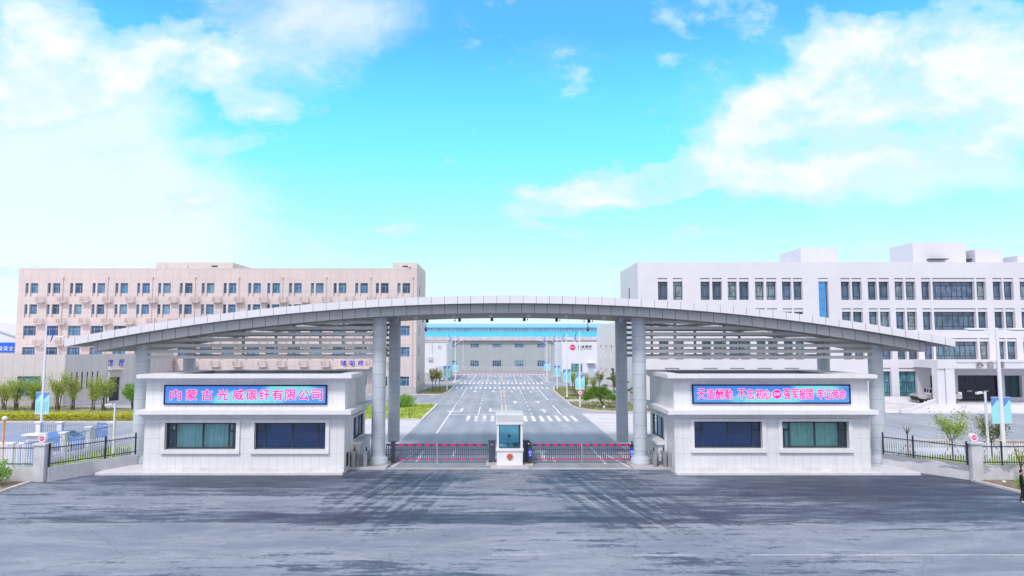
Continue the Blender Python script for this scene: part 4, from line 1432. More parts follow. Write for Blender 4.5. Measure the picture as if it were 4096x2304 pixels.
def skeleton(lean=0.0, arms='down', stride=0.0):
    J = {'pelvis': (0, 0, 0.96, (0.15, 0.11)), 'waist': (0, lean * 0.3, 1.12, (0.14, 0.10)), 'chest': (0, lean * 0.7, 1.32, (0.165, 0.115)),
         'neck0': (0, lean, 1.46, (0.075, 0.07)), 'neck': (0, lean - 0.01, 1.53, 0.052), 'head': (0, lean - 0.025, 1.635, 0.06)}
    Lk = [('pelvis', 'waist'), ('waist', 'chest'), ('chest', 'neck0'), ('neck0', 'neck'), ('neck', 'head')]
    for s, n in ((-1, 'l'), (1, 'r')):
        st = stride * s
        J['hip' + n] = (s * 0.09, 0, 0.90, 0.095)
        J['knee' + n] = (s * 0.10, -0.02 - st * 0.5, 0.50, 0.060)
        J['shin' + n] = (s * 0.10, 0.01 - st * 0.6, 0.33, 0.058)
        J['ankle' + n] = (s * 0.10, 0.03 - st, 0.09, 0.040)
        J['toe' + n] = (s * 0.115, -0.13 - st, 0.035, (0.045, 0.032))
        Lk += [('pelvis', 'hip' + n), ('hip' + n, 'knee' + n), ('knee' + n, 'shin' + n), ('shin' + n, 'ankle' + n), ('ankle' + n, 'toe' + n)]
        J['shoulder' + n] = (s * 0.185, lean, 1.42, 0.062)
        if arms == 'down':
            el, wr, dr = (s * 0.235, lean + 0.02, 1.13), (s * 0.235, lean - 0.06, 0.88), (0, -0.15, -1)
        else:
            el, wr, dr = (s * 0.24, lean + 0.0, 1.14), (s * 0.15, lean - 0.25, 1.08), (-0.1 * s, -1, -0.15)
        J['elbow' + n] = (*el, 0.043)
        J['wrist' + n] = (*wr, 0.028)
        d = Vector(dr).normalized()
        palm = Vector(wr) + d * 0.075
        J['palm' + n] = (*palm, (0.036, 0.020))
        Lk += [('chest', 'shoulder' + n), ('shoulder' + n, 'elbow' + n), ('elbow' + n, 'wrist' + n), ('wrist' + n, 'palm' + n)]
        side = Vector((0, 1, 0)) if arms == 'down' else Vector((1, 0, 0))
        curl = Vector((-s * 0.35, 0, 0)) if arms == 'down' else Vector((0, 0, -0.35))
        for k, ln in enumerate((0.070, 0.082, 0.076, 0.060)):
            b0 = palm + side * (k - 1.5) * 0.019 + d * 0.02
            m = b0 + d * ln * 0.55 + curl * 0.02
            e = m + (d + curl).normalized() * ln * 0.5
            J[f'f{k}a{n}'] = (*m, 0.0085)
            J[f'f{k}b{n}'] = (*e, 0.0075)
            Lk += [('palm' + n, f'f{k}a{n}'), (f'f{k}a{n}', f'f{k}b{n}')]
        tb = Vector(wr) + d * 0.035 - side * 0.030 + curl * 0.03
        te = tb + (d * 0.8 - side * 0.45).normalized() * 0.05
        J['t0' + n] = (*tb, 0.011)
        J['t1' + n] = (*te, 0.009)
        Lk += [('wrist' + n, 't0' + n), ('t0' + n, 't1' + n)]
    return J, Lk

def walker():
    J, Lk = skeleton(0.0, 'down', 0.10)
    def parts(x, y, z):
        if z > 1.515 or (abs(x) > 0.19 and z < 0.885):
            return 0
        if z < 0.085:
            return 2
        return 1
    person('person', 'person in black shirt and trousers with white shoes walking along the kerb', (28.44, 37.75, 0.0), R(65), J, Lk, parts,
           head={'mats': [M['skin'], M['blackcloth'], M['shoe']]})
walker()
def guard():
    J, Lk = skeleton(-0.02, 'desk')
    def parts(x, y, z):
        if z > 1.515 or y < -0.22:
            return 0
        if z < 0.10:
            return 3
        if z < 0.97:
            return 2
        if abs(x) < 0.15 and z < 1.44:
            return 2
        return 1
    person('person', 'guard in cap, light shirt and dark vest standing inside the sentry booth', (0.80, 49.2, 0.36), R(90), J, Lk, parts,
           head={'mats': [M['skin'], M['shirt'], M['vest'], M['black']], 'cap': True})
guard()

# ------------------------------------------------------------------ sentry booth and lane equipment
def booth():
    t = thing('sentry_booth', 'small white sentry booth with teal windows standing between the two lanes', 'booth', (0.87, 49.4, 0.15))
    x0, x1, y0, y1 = -0.03, 1.77, 48.3, 50.6
    mb = MB()
    mb.bevbox(x0, x1, y0, y1, 0.14, 1.10, 0.02)
    for a, b in ((x0, x0 + 0.15), (x1 - 0.15, x1)):
        for c, d in ((y0, y0 + 0.15), (y1 - 0.15, y1)):
            mb.box(a, b, c, d, 1.30, 2.93)
    mb.build('wall', M['white'], t)
    mb = MB()
    mb.bevbox(x0 - 0.07, x1 + 0.07, y0 - 0.07, y1 + 0.07, 1.101, 1.30, 0.025)
    mb.build('sill', M['white'], t)
    mb = MB()
    mb.bevbox(x0 - 0.07, x1 + 0.07, y0 - 0.07, y1 + 0.07, 2.93, 3.10, 0.015)
    mb.bevbox(x0 - 0.07, x1 + 0.07, y0 - 0.07, y1 + 0.07, 3.55, 3.70, 0.02)
    mb.box(x0 - 0.02, x1 + 0.02, y0 - 0.02, y1 + 0.02, 3.09, 3.56)
    rf = mb.build('roof', M['white'], t)
    mb = MB()
    for k in range(30):
        x = x0 + k * (x1 - x0) / 29
        mb.box(x - 0.018, x + 0.018, y0 - 0.065, y0 - 0.02, 3.10, 3.55)
    for k in range(30):
        y = y0 + k * (y1 - y0) / 29
        for xx in (x0 - 0.05, x1 + 0.02):
            mb.box(xx, xx + 0.03, y - 0.018, y + 0.018, 3.10, 3.55)
    mb.build('fluting', M['white'], rf)
    # glazing on four sides
    def win(nm, q, fr):
        f = MB()
        for b in fr:
            f.box(*b)
        o = f.build('window', M['darkframe'], t)
        p = MB()
        p.face(q)
        p.build('pane', M['glass_booth'], o)
    for yy in (y0 + 0.06, y1 - 0.06):
        a, b = x0 + 0.151, x1 - 0.151
        win('f', [(a, yy, 1.3), (b, yy, 1.3), (b, yy, 2.93), (a, yy, 2.93)],
            [(a, a + 0.05, yy - 0.02, yy + 0.02, 1.3, 2.93), (b - 0.05, b, yy - 0.02, yy + 0.02, 1.3, 2.93), (a + .05, b - .05, yy - 0.02, yy + 0.02, 1.3, 1.34), (a + .05, b - .05, yy - 0.02, yy + 0.02, 2.89, 2.93)])
    for xx in (x0 + 0.06, x1 - 0.06):
        a, b = y0 + 0.151, y1 - 0.151
        win('s', [(xx, a, 1.3), (xx, b, 1.3), (xx, b, 2.93), (xx, a, 2.93)],
            [(xx - 0.02, xx + 0.02, a, a + 0.05, 1.3, 2.93), (xx - 0.02, xx + 0.02, b - 0.05, b, 1.3, 2.93), (xx - 0.02, xx + 0.02, a + .05, b - .05, 1.3, 1.34), (xx - 0.02, xx + 0.02, a + .05, b - .05, 2.89, 2.93)])
    # desk, screen and floor
    mb = MB()
    mb.box(1.0, x1 - 0.16, 48.7, 50.2, 1.02, 1.06)
    mb.box(x0 + 0.16, x1 - 0.16, y0 + 0.16, y1 - 0.16, 0.33, 0.36)
    mb.box(1.12, 1.5, 48.95, 49.0, 1.32, 1.62)
    mb.box(1.27, 1.33, 48.96, 48.99, 1.301, 1.33)
    mb.build('desk', M['darkgrey'], t)
    # badge: wheat wreath, red shield with a gate and small stars
    mb = MB()
    n = 24
    cx, cz = 0.88, 0.71
    mb.disc((cx, cz), 0.245, y0 - 0.025, y0 - 0.002, 36)
    bd = mb.build('badge', mk('pale_gold', (0.66, 0.50, 0.42), 0.4, 0.2), t)
    mb = MB()
    mb.disc((cx, cz + 0.045), 0.155, y0 - 0.04, y0 - 0.026, 32)
    mb.build('badge_disc', M['badgered'], bd)
    mb = MB()
    for k in range(16):
        a = pi * 1.15 + k * pi * 0.7 / 15 + pi * 0.0
        a = -pi * 1.08 + k * (pi * 1.16) / 15
        x, z = cx + 0.185 * cos(a), cz + 0.03 + 0.185 * sin(a)
        mb.disc((x, z), 0.026, y0 - 0.042, y0 - 0.026, 8)
    for k in range(4):
        a = pi * (0.25 + k * 0.167)
        mb.disc((cx + 0.10 * cos(a), cz + 0.05 + 0.10 * sin(a)), 0.012, y0 - 0.046, y0 - 0.041, 5)
    mb.disc((cx, cz + 0.13), 0.022, y0 - 0.046, y0 - 0.041, 5)
    mb.box(cx - 0.06, cx + 0.06, y0 - 0.046, y0 - 0.041, cz - 0.01, cz + 0.02)
    mb.box(cx - 0.045, cx + 0.045, y0 - 0.046, y0 - 0.041, cz + 0.025, cz + 0.05)
    mb.box(cx - 0.06, cx + 0.06, y0 - 0.042, y0 - 0.026, cz - 0.20, cz - 0.14)
    mb.build('badge_wreath', M['gold'], bd)
booth()

def barrier(x0, x1, xm, xc, label):
    """fence barrier: x0..x1 the leaf, xm the prop, xc the cabinet's side (-1 left end, +1 right end)"""
    Y = 50.0
    t = thing('barrier_gate', label, 'barrier', ((x0 + x1) / 2, Y, 0))
    mb = MB()
    mb.bevbox(x0, x1, Y - 0.045, Y + 0.045, 1.23, 1.36, 0.01)
    mb.build('top_rail', M['barrier'], t)
    mb = MB()
    x = x0 + 0.3
    while x + 0.36 < x1:
        mb.box(x, x + 0.36, Y - 0.05, Y + 0.05, 1.225, 1.365)
        mb.box(x + 0.10, x + 0.42, Y - 0.035, Y + 0.035, 0.235, 0.325)
        x += 0.62 if xc > 0 else 0.575
    mb.build('warning_stripes', M['red'], t)
    mb = MB()
    mb.box(x0, x1, Y - 0.03, Y + 0.03, 0.25, 0.31)
    mb.box(x0, x1, Y - 0.015, Y + 0.015, 0.93, 0.96)
    mb.box(x0, x1, Y - 0.015, Y + 0.015, 0.60, 0.63)
    mb.build('lower_rails', M['barrier'], t)
    mb = MB()
    n = int((x1 - x0) / 0.148)
    for k in range(n + 1):
        x = x0 + 0.02 + k * (x1 - x0 - 0.04) / n
        mb.box(x - 0.021, x + 0.021, Y - 0.012, Y + 0.012, 0.31, 1.23)
    mb.build('bars', M['barrier'], t)
    mb = MB()
    mb.bevbox(xm - 0.055, xm + 0.055, Y - 0.11, Y - 0.05, 0.0, 1.40, 0.012)
    mb.bevbox(xm - 0.12, xm + 0.12, Y - 0.16, Y + 0.02, 0.0, 0.03, 0.008)
    mb.build('prop', M['steel'], t)
    return t
def cabinet(t, x0, x1, sticker=False):
    Y0 = 49.45
    mb = MB()
    mb.bevbox(x0, x1, Y0, Y0 + 0.42, 0.13, 1.62, 0.02)
    mb.bevbox(x0 - 0.03, x1 + 0.02, Y0 - 0.03, Y0 + 0.45, 1.62, 1.70, 0.02)
    c = mb.build('cabinet', M['cabinet'], t)
    if sticker:
        mb = MB()
        mb.disc(((x0 + x1) / 2, 1.40), 0.075, Y0 - 0.006, Y0 - 0.001, 20, 1.15)
        mb.build('sticker', mk('lilac_sticker', (0.42, 0.12, 0.55), 0.5), c)
        text_part('GW', 'lettering', M['signwhite'], c, (x0 + x1) / 2 - 0.06, (x0 + x1) / 2 + 0.06, 1.38, 1.43, Y0 - 0.007, 0.003)
t = barrier(-8.0, -0.70, -4.33, 1, 'red and grey barred barrier gate closing the left lane')
cabinet(t, -0.62, -0.14, True)
mb = MB()
mb.bevbox(-7.62, -7.36, 49.85, 50.20, 0.02, 1.42, 0.02)
mb.bar((-7.66, 49.9, 1.47), (-7.30, 49.9, 1.55), 0.13)
mb.build('receiver_post', M['darkgrey'], t)
t = barrier(2.55, 9.62, 6.09, -1, 'red and grey barred barrier gate closing the right lane')
cabinet(t, 1.86, 2.30)

def reader(x, y, label, h=1.42):
    t = thing('plate_reader', label, 'camera post', (x, y, 0.13))
    mb = MB()
    mb.bevbox(x - 0.13, x + 0.13, y, y + 0.22, 0.13, h, 0.02)
    mb.build('post', M['darkgrey'], t)
    mb = MB()
    mb.bevbox(x - 0.145, x + 0.145, y - 0.03, y - 0.002, 0.55, 1.16, 0.012)
    p = mb.build('panel', M['bluesign'], t)
    mb = MB()
    mb.disc((x, 0.92), 0.10, y - 0.037, y - 0.031, 24)
    mb.build('ring', M['signwhite'], p)
    mb = MB()
    mb.disc((x, 0.92), 0.06, y - 0.042, y - 0.038, 20)
    mb.build('ring_centre', M['bluesign'], p)
    mb = MB()
    for a, b, z in ((-0.09, 0.09, 0.72), (-0.08, -0.02, 0.66), (0.01, 0.08, 0.66)):
        mb.box(x + a, x + b, y - 0.036, y - 0.031, z, z + 0.025)
    mb.build('print', M['signwhite'], p)
    mb = MB()
    mb.bevbox(x - 0.13, x + 0.13, y - 0.01, y + 0.2, h, h + 0.02, 0.005)
    mb.bar((x - 0.02, y - 0.1, h + 0.10), (x + 0.05, y + 0.25, h + 0.13), 0.15)
    mb.box(x - 0.02, x + 0.02, y + 0.06, y + 0.12, h, h + 0.06)
    c = mb.build('camera_head', M['darkgrey'], t)
    mb = MB()
    mb.lathe(x - 0.10, y - 0.06, [(0.03, h + 0.05), (0.06, h + 0.07), (0.06, h + 0.11), (0.02, h + 0.13)], 12)
    mb.build('lamp', M['white'], t)
reader(2.33, 49.1, 'blue camera post with a white ring beside the sentry booth')
reader(9.55, 49.2, 'blue camera post with a white ring beside the right inner column')

def turnstile(x, dirn, label, board):
    y0, y1, z = 47.55, 48.9, 0.15
    t = thing('turnstile', label, 'turnstile', (x, (y0 + y1) / 2, z), 'steel pedestrian turnstiles')
    mb = MB()
    mb.bevbox(x - 0.11, x + 0.11, y0, y0 + 0.16, z, 1.12, 0.015)
    mb.bevbox(x - 0.09, x + 0.09, y1 - 0.16, y1, z, 1.12, 0.015)
    mb.box(x - 0.05, x + 0.05, y0 + 0.16, y1 - 0.16, z + 0.2, 1.05)
    mb.build('body', M['steel'], t)
    mb = MB()
    mb.bevbox(x - 0.13, x + 0.13, y0 - 0.02, y1 + 0.02, 1.12, 1.19, 0.02)
    mb.build('top', M['steel'], t)
    mb = MB()
    mb.bar((x, y0 + 0.4, 1.19), (x, y0 + 0.46, 1.42), 0.09, 0.05)
    mb.build('face_reader', M['black'], t)
    mb = MB()
    ym = (y0 + y1) / 2
    for k in range(4):
        a = x + dirn * (0.12 + k * 0.09)
        mb.tube([(a, ym, z + 0.18), (a, ym, 0.92)], 0.014, 8)
    for zz in (z + 0.18, 0.92):
        mb.tube([(x + dirn * 0.10, ym, zz), (x + dirn * 0.42, ym, zz)], 0.016, 8)
    pd = mb.build('paddle', M['steel'], t)
    if board:
        mb = MB()
        a, b = sorted((x + dirn * 0.12, x + dirn * 0.38))
        mb.box(a, b, ym - 0.04, ym - 0.02, 0.45, 0.88)
        bo = mb.build('sign_board', M['signwhite'], t)
        mb = MB()
        c = (a + b) / 2
        for k in range(24):
            an, an2 = 2 * pi * k / 24, 2 * pi * (k + 1) / 24
            mb.bar((c + 0.085 * cos(an), ym - 0.043, 0.70 + 0.085 * sin(an)), (c + 0.085 * cos(an2), ym - 0.043, 0.70 + 0.085 * sin(an2)), 0.014)
        mb.bar((c - 0.06, ym - 0.043, 0.76), (c + 0.06, ym - 0.043, 0.64), 0.014)
        mb.box(c - 0.09, c + 0.09, ym - 0.044, ym - 0.041, 0.50, 0.53)
        mb.build('sign_print', M['signgrey'], bo)
turnstile(-9.86, 1, 'steel turnstile against the left guardhouse wall', False)
turnstile(-9.05, -1, 'steel turnstile beside the left inner column', False)
turnstile(10.82, 1, 'steel turnstile with half hidden sign beside the right inner column', True)
turnstile(11.5, -1, 'steel turnstile with a white sign board against the right guardhouse', True)

# ------------------------------------------------------------------ boundary fences
def railing(label, a, b, zw, posts, wm='fencewall'):
    """low rendered wall with white pickets and black rails from a to b (x, y)"""
    A, B = Vector((a[0], a[1], 0)), Vector((b[0], b[1], 0))
    d = (B - A)
    L = d.length
    d.normalize()
    t = thing('picket_fence', label, 'fence', tuple((A + B) / 2))
    w = MB()
    w.bar(A + Vector((0, 0, zw / 2)), B + Vector((0, 0, zw / 2)), 0.30, zw)
    w.build('low_wall', M[wm], t)
    mb = MB()
    n = int(L / 0.155)
    for k in range(n + 1):
        p = A + d * (0.08 + k * (L - 0.16) / n)
        mb.bar(p + Vector((0, 0, zw + 0.06)), p + Vector((0, 0, zw + 1.42)), 0.045, 0.03)
    mb.build('pickets', M['picket'], t)
    nrm = Vector((-d.y, d.x, 0))
    if nrm.y > 0:
        nrm = -nrm
    for z in (0.20, 1.18):
        mb = MB()
        mb.bar(A + nrm * 0.035 + Vector((0, 0, zw + z)), B + nrm * 0.035 + Vector((0, 0, zw + z)), 0.035, 0.05)
        mb.build('rail', M['railblack'], t)
    for f in posts:
        p = A + d * (L * f) + nrm * 0.03
        mb = MB()
        mb.bar(p + Vector((0, 0, zw)), p + Vector((0, 0, zw + 1.5)), 0.08)
        mb.build('post', M['railblack'], t)
    return t
railing('picket fence on a low wall slanting from the left pillar to the gate column', (-28.15, 43.5), (-25.3, 48.6), 0.86, [0.01, 0.62, 0.985])
railing('picket fence on a low wall running off left from the left pillar', (-46, 43.6), (-29.0, 43.6), 0.86, [0.72, 0.86])
railing('picket fence on a stained low wall slanting from gate column to right pillar', (26.9, 48.4), (29.9, 44.0), 0.90, [0.01, 0.38, 0.985], 'fencewall_damp')
railing('picket fence on a low wall running off right from the right pillar', (30.6, 44.0), (50, 44.0), 0.90, [0.07, 0.165, 0.3], 'fencewall_damp')

def pillar(x, y, label):
    t = thing('gate_pillar', label, 'pillar', (x, y, 0))
    mb = MB()
    mb.bevbox(x - 0.34, x + 0.34, y - 0.34, y + 0.34, 0, 2.22, 0.02)
    mb.build('shaft', M['fencewall'], t)
    mb = MB()
    mb.bevbox(x - 0.42, x + 0.42, y - 0.42, y + 0.42, 2.22, 2.36, 0.03)
    mb.build('cap', M['fencewall'], t)
    z = 2.64
    mb = MB()
    mb.box(x - 0.13, x + 0.13, y - 0.06, y + 0.06, 2.36, 2.47)
    mb.disc((x, z), 0.235, y - 0.13, y + 0.13, 36)
    dr = mb.build('logo_drum', M['white'], t)
    mb = MB()
    mb.disc((x, z), 0.15, y - 0.145, y - 0.131, 32)
    lo = mb.build('logo', M['logo'], dr)
    text_part('GW', 'lettering', M['signwhite'], t, x - 0.10, x + 0.10, z - 0.055, z + 0.055, y - 0.146, 0.006, 0.02)
pillar(-28.55, 43.55, 'pale square pillar with a round red logo drum, left of the gate')
pillar(30.25, 44.05, 'pale square pillar with a round red logo drum, right of the gate')

def yard_fence(label, pts, pillars_at):
    """white pillars with blue grey bars between them"""
    t = thing('yard_fence', label, 'fence', (*pts[0], 0))
    H = 1.78
    for (x, y) in pillars_at:
        mb = MB()
        mb.bevbox(x - 0.19, x + 0.19, y - 0.19, y + 0.19, 0, 1.9, 0.015)
        mb.bevbox(x - 0.28, x + 0.28, y - 0.28, y + 0.28, 1.9, 2.02, 0.02)
        mb.build('pillar', M['white'], t)
    for a, b in zip(pts[:-1], pts[1:]):
        A, B = Vector((*a, 0)), Vector((*b, 0))
        d = B - A
        L = d.length
        d.normalize()
        mb = MB()
        mb.bar(A + Vector((0, 0, 0.16)), B + Vector((0, 0, 0.16)), 0.22, 0.32)
        mb.build('low_wall', M['white'], t)
        mb = MB()
        n = int(L / 0.17)
        for k in range(n + 1):
            p = A + d * (k * L / n)
            mb.bar(p + Vector((0, 0, 0.3)), p + Vector((0, 0, H)), 0.03)
        for z in (0.42, H - 0.06):
            mb.bar(A + Vector((0, 0, z)), B + Vector((0, 0, z)), 0.045)
        mb.build('bars', M['bluerail'], t)
yard_fence('white pillared bar fence running back from the left pillar beside the grass', [(-32.3, 46.0), (-32.3, 58.0)], [(-32.3, 46.1), (-32.3, 51.6), (-32.4, 55.0), (-32.4, 58.1)])
yard_fence('white pillared bar fence across the back of the left yard', [(-50, 58.3), (-32.8, 58.3)], [(-50, 58.3), (-38.6, 58.3), (-36.8, 58.3)])

def meter_house():
    t = thing('meter_house', 'low white brick meter house with flat slab cap in the left yard', 'meter house', (-33.7, 51.5, 0))
    mb = MB()
    mb.box(-34.85, -33.95, 51.2, 52.0, 0, 1.78)
    mb.build('wall', M['fencewall'], t)
    mb = MB()
    mb.bevbox(-35.1, -33.75, 51.0, 52.15, 1.78, 1.88, 0.02)
    mb.build('roof', M['white'], t)
    mb = MB()
    mb.box(-34.65, -34.15, 51.17, 51.198, 0.1, 1.4)
    mb.build('door', M['bluerail'], t)
meter_house()

def board():
    t = thing('notice_board', 'blue notice board on posts behind the left yard fence', 'sign', (-34.0, 59.6, 0))
    mb = MB()
    mb.bevbox(-34.5, -33.3, 59.58, 59.66, 0.5, 1.75, 0.02)
    mb.build('panel', mk('mid_blue_board', (0.16, 0.28, 0.66), 0.5), t)
    for x in (-34.45, -33.35):
        mb = MB()
        mb.box(x - 0.04, x + 0.04, 59.66, 59.74, 0, 1.85)
        mb.build('post', M['steel'], t)
    mb = MB()
    for z, a, b in ((1.5, -34.3, -33.6), (1.32, -34.3, -33.9), (1.14, -34.1, -33.6)):
        mb.box(a, b, 59.565, 59.58, z, z + 0.06)
    mb.build('print', M['signwhite'], t)
board()

def parked_car(x, y, rz, label):
    t = thing('parked_car', label, 'car', (x, y, 0))
    prof = [(-2.2, 0.30), (-2.25, 0.62), (-2.1, 0.86), (-1.2, 0.98), (-0.55, 1.44), (0.75, 1.48), (1.55, 1.05), (2.1, 0.98), (2.22, 0.66), (2.18, 0.30)]
    def lp(a, z, side):        # local length axis along X
        return (x + a, y + side, z)
    bm = MB()
    n = len(prof)
    V = []
    for s, tz in ((-0.86, 0.9), (-0.60, 1.0), (0.60, 1.0), (0.86, 0.9)):
        for a, z in prof:
            k = z if z < 0.99 else 0.98 + (z - 0.98) * (1.0 if abs(s) < 0.7 else 0.0)
            V.append((x + a, y + s, k))
    fs = []
    for r in range(3):
        for k in range(n):
            fs.append((r * n + k, r * n + (k + 1) % n, (r + 1) * n + (k + 1) % n, (r + 1) * n + k))
    bm.idx(V, fs + [list(range(n)), list(range(3 * n, 4 * n))[::-1]])
    bm.build('body', M['carblue'], t)
    g = MB()
    for s in (-1, 1):
        g.face([(x - 1.05, y + s * 0.80, 1.02), (x + 1.40, y + s * 0.80, 1.02), (x + 0.72, y + s * 0.635, 1.40), (x - 0.5, y + s * 0.635, 1.38)])
    g.face([(x - 1.16, y - 0.58, 1.02), (x - 1.16, y + 0.58, 1.02), (x - 0.60, y + 0.56, 1.43), (x - 0.60, y - 0.56, 1.43)])
    g.face([(x + 1.50, y - 0.58, 1.10), (x + 0.82, y - 0.56, 1.46), (x + 0.82, y + 0.56, 1.46), (x + 1.50, y + 0.58, 1.10)])
    g.build('window', M['carglass'], t)
    for a in (-1.35, 1.35):
        for s in (-0.8, 0.8):
            w = MB()
            w.disc((x + a, 0.32), 0.32, y + s - 0.11, y + s + 0.11, 24)
            wo = w.build('wheel', M['rubber'], t)
            w = MB()
            w.disc((x + a, 0.32), 0.19, y + s - 0.118, y + s + 0.118, 16)
            w.build('rim', M['silver'], wo)
    for s in (-0.62, 0.62):
        w = MB()
        w.bevbox(x - 2.26, x - 2.16, y + s - 0.16, y + s + 0.16, 0.66, 0.80, 0.02)
        w.build('headlight', M['white'], t)
parked_car(-35.6, 56.3, 0, 'blue car parked behind the white pillared yard fence')

def bollard_light(x, y, h, label, mat):
    t = thing('garden_lamp', label, 'lamp', (x, y, 0))
    mb = MB()
    mb.tube([(x, y, 0), (x, y, h)], 0.07, 10)
    mb.build('post', mat, t)
    mb = MB()
    mb.lathe(x, y, [(0.05, h), (0.17, h + 0.05), (0.19, h + 0.16), (0.10, h + 0.28), (0.02, h + 0.3)], 14)
    mb.build('globe', M['white'], t)
bollard_light(-36.0, 50.5, 3.0, 'orange post with a round white head in the left yard', M['orange'])
def camera_pole(x, y, h, label, cam=True):
    t = thing('camera_pole', label, 'pole', (x, y, 0))
    mb = MB()
    mb.tube([(x, y, 0), (x, y, h)], [0.11, 0.08], 10)
    mb.build('pole', M['pole'], t)
    mb = MB()
    mb.bar((x - 0.75, y - 0.1, h - 0.12), (x - 0.25, y, h - 0.05), 0.16)
    mb.bar((x - 0.25, y, h - 0.1), (x, y, h - 0.15), 0.05)
    mb.build('camera', M['white'], t)
camera_pole(-29.9, 54.0, 3.9, 'cream pole with a small white camera near the grass strip')
camera_pole(36.4, 51.4, 5.0, 'cream pole with a slanted camera between the two right saplings')

# ------------------------------------------------------------------ street lamps with banners
def street_lamp(x, y, s, label, group='street lamps with teal banners along the road', bz=2.45):
    """s: side the road lies on (-1 left, +1 right)"""
    t = thing('street_lamp', label, 'street lamp', (x, y, 0), group)
    mb = MB()
    mb.tube([(x, y, 0), (x, y, 5.0), (x, y, 10.3)], [0.12, 0.10, 0.065], 12)
    mb.lathe(x, y, [(0.22, 0), (0.22, 0.06), (0.14, 0.14), (0.13, 0.5)], 12)
    mb.build('pole', M['pole'], t)
    mb = MB()
    pts = []
    for k in range(11):
        a = R(-62 + k * 12.4)
        pts.append((x + s * (-0.35 + 0.95 * cos(a)), y, 9.35 + 1.0 * sin(a)))
    mb.tube(pts, [0.015 + 0.045 * sin(pi * k / 10) for k in range(11)], 8)
    mb.build('ornament', M['bluearc'], t)
    mb = MB()
    mb.tube([(x - s * 0.45, y, 8.25), (x + s * 0.3, y, 8.62), (x + s * 1.15, y, 9.2)], [0.05, 0.05, 0.045], 8)
    mb.bevbox(x + s * 1.1 - 0.10, x + s * 1.1 + 0.62 * (1 if s > 0 else 1) if s > 0 else x + s * 1.1 + 0.10, y - 0.14, y + 0.14, 9.15, 9.27, 0.03) if s > 0 else mb.bevbox(x + s * 1.1 - 0.62, x + s * 1.1 + 0.10, y - 0.14, y + 0.14, 9.15, 9.27, 0.03)
    mb.build('lamp_arm', M['white'], t)
    for q in (-1, 1):
        a, b = (x + 0.07, x + 0.64) if q > 0 else (x - 0.64, x - 0.07)
        z0, z1 = bz, bz + 1.95
        mb = MB()
        # lower cloth with a slanted top, deeper blue cloth above it
        V = [(a, z0), (b, z0), (b, z1 - 0.28), (b - 0.12, z1 - 0.20), (a + 0.10, z1 - 0.62), (a, z1 - 0.70)]
        mb.idx([(p, y - 0.012, z) for p, z in V] + [(p, y + 0.012, z) for p, z in V], [list(range(6)), list(range(6, 12))[::-1]] + [((k + 1) % 6, k, k + 6, (k + 1) % 6 + 6) for k in range(6)])
        bn = mb.build('banner', M['banner'], t)
        mb = MB()
        V = [(a, z1 - 0.70), (a + 0.10, z1 - 0.62), (b - 0.12, z1 - 0.20), (b, z1 - 0.28), (b, z1), (a, z1)]
        mb.idx([(p, y - 0.010, z) for p, z in V] + [(p, y + 0.010, z) for p, z in V], [list(range(6)), list(range(6, 12))[::-1]] + [((k + 1) % 6, k, k + 6, (k + 1) % 6 + 6) for k in range(6)])
        mb.build('banner_head', M['bannertop'], bn)
        mb = MB()
        rng = random.Random(int(x * 10) + q)
        for col in (0.28, 0.62):
            z = z1 - 0.85
            while z > z0 + 0.25:
                hgt = rng.uniform(0.05, 0.11)
                mb.box(a + col * 0.57 - 0.03, a + col * 0.57 + 0.04, y - 0.017, y - 0.0125, z - hgt, z)
                z -= hgt + 0.045
        mb.build('banner_print', M['bannermark'], bn)
        mb = MB()
        for z in (z0 - 0.02, z1 + 0.02):
            mb.tube([(x, y, z), (b if q > 0 else a, y, z)], 0.018, 6)
        mb.box(a, b, y - 0.014, y + 0.014, z0 - 0.06, z0)
        mb.build('banner_rod', M['white'], bn)
for x, y, s, lb in ((11.15, 92.8, -1, 'tall street lamp with two teal banners beside the round pine, speed sign below'),
                    (11.15, 110.0, -1, 'street lamp with two teal banners amid the saplings right of the road'),
                    (11.25, 129.0, -1, 'street lamp with two teal banners before the far crossing, right kerb'),
                    (11.3, 156.0, -1, 'farthest street lamp with banners on the right, before the grey factory'),
                    (-9.25, 126.5, 1, 'street lamp with two teal banners on the small lawn left of the road'),
                    (-9.2, 150.5, 1, 'farthest street lamp with banners on the left, past the small lawn')):
    street_lamp(x, y, s, lb)
street_lamp(-42.2, 64.0, 1, 'large street lamp with paired teal banners in front of the yellow hedge', bz=2.1)
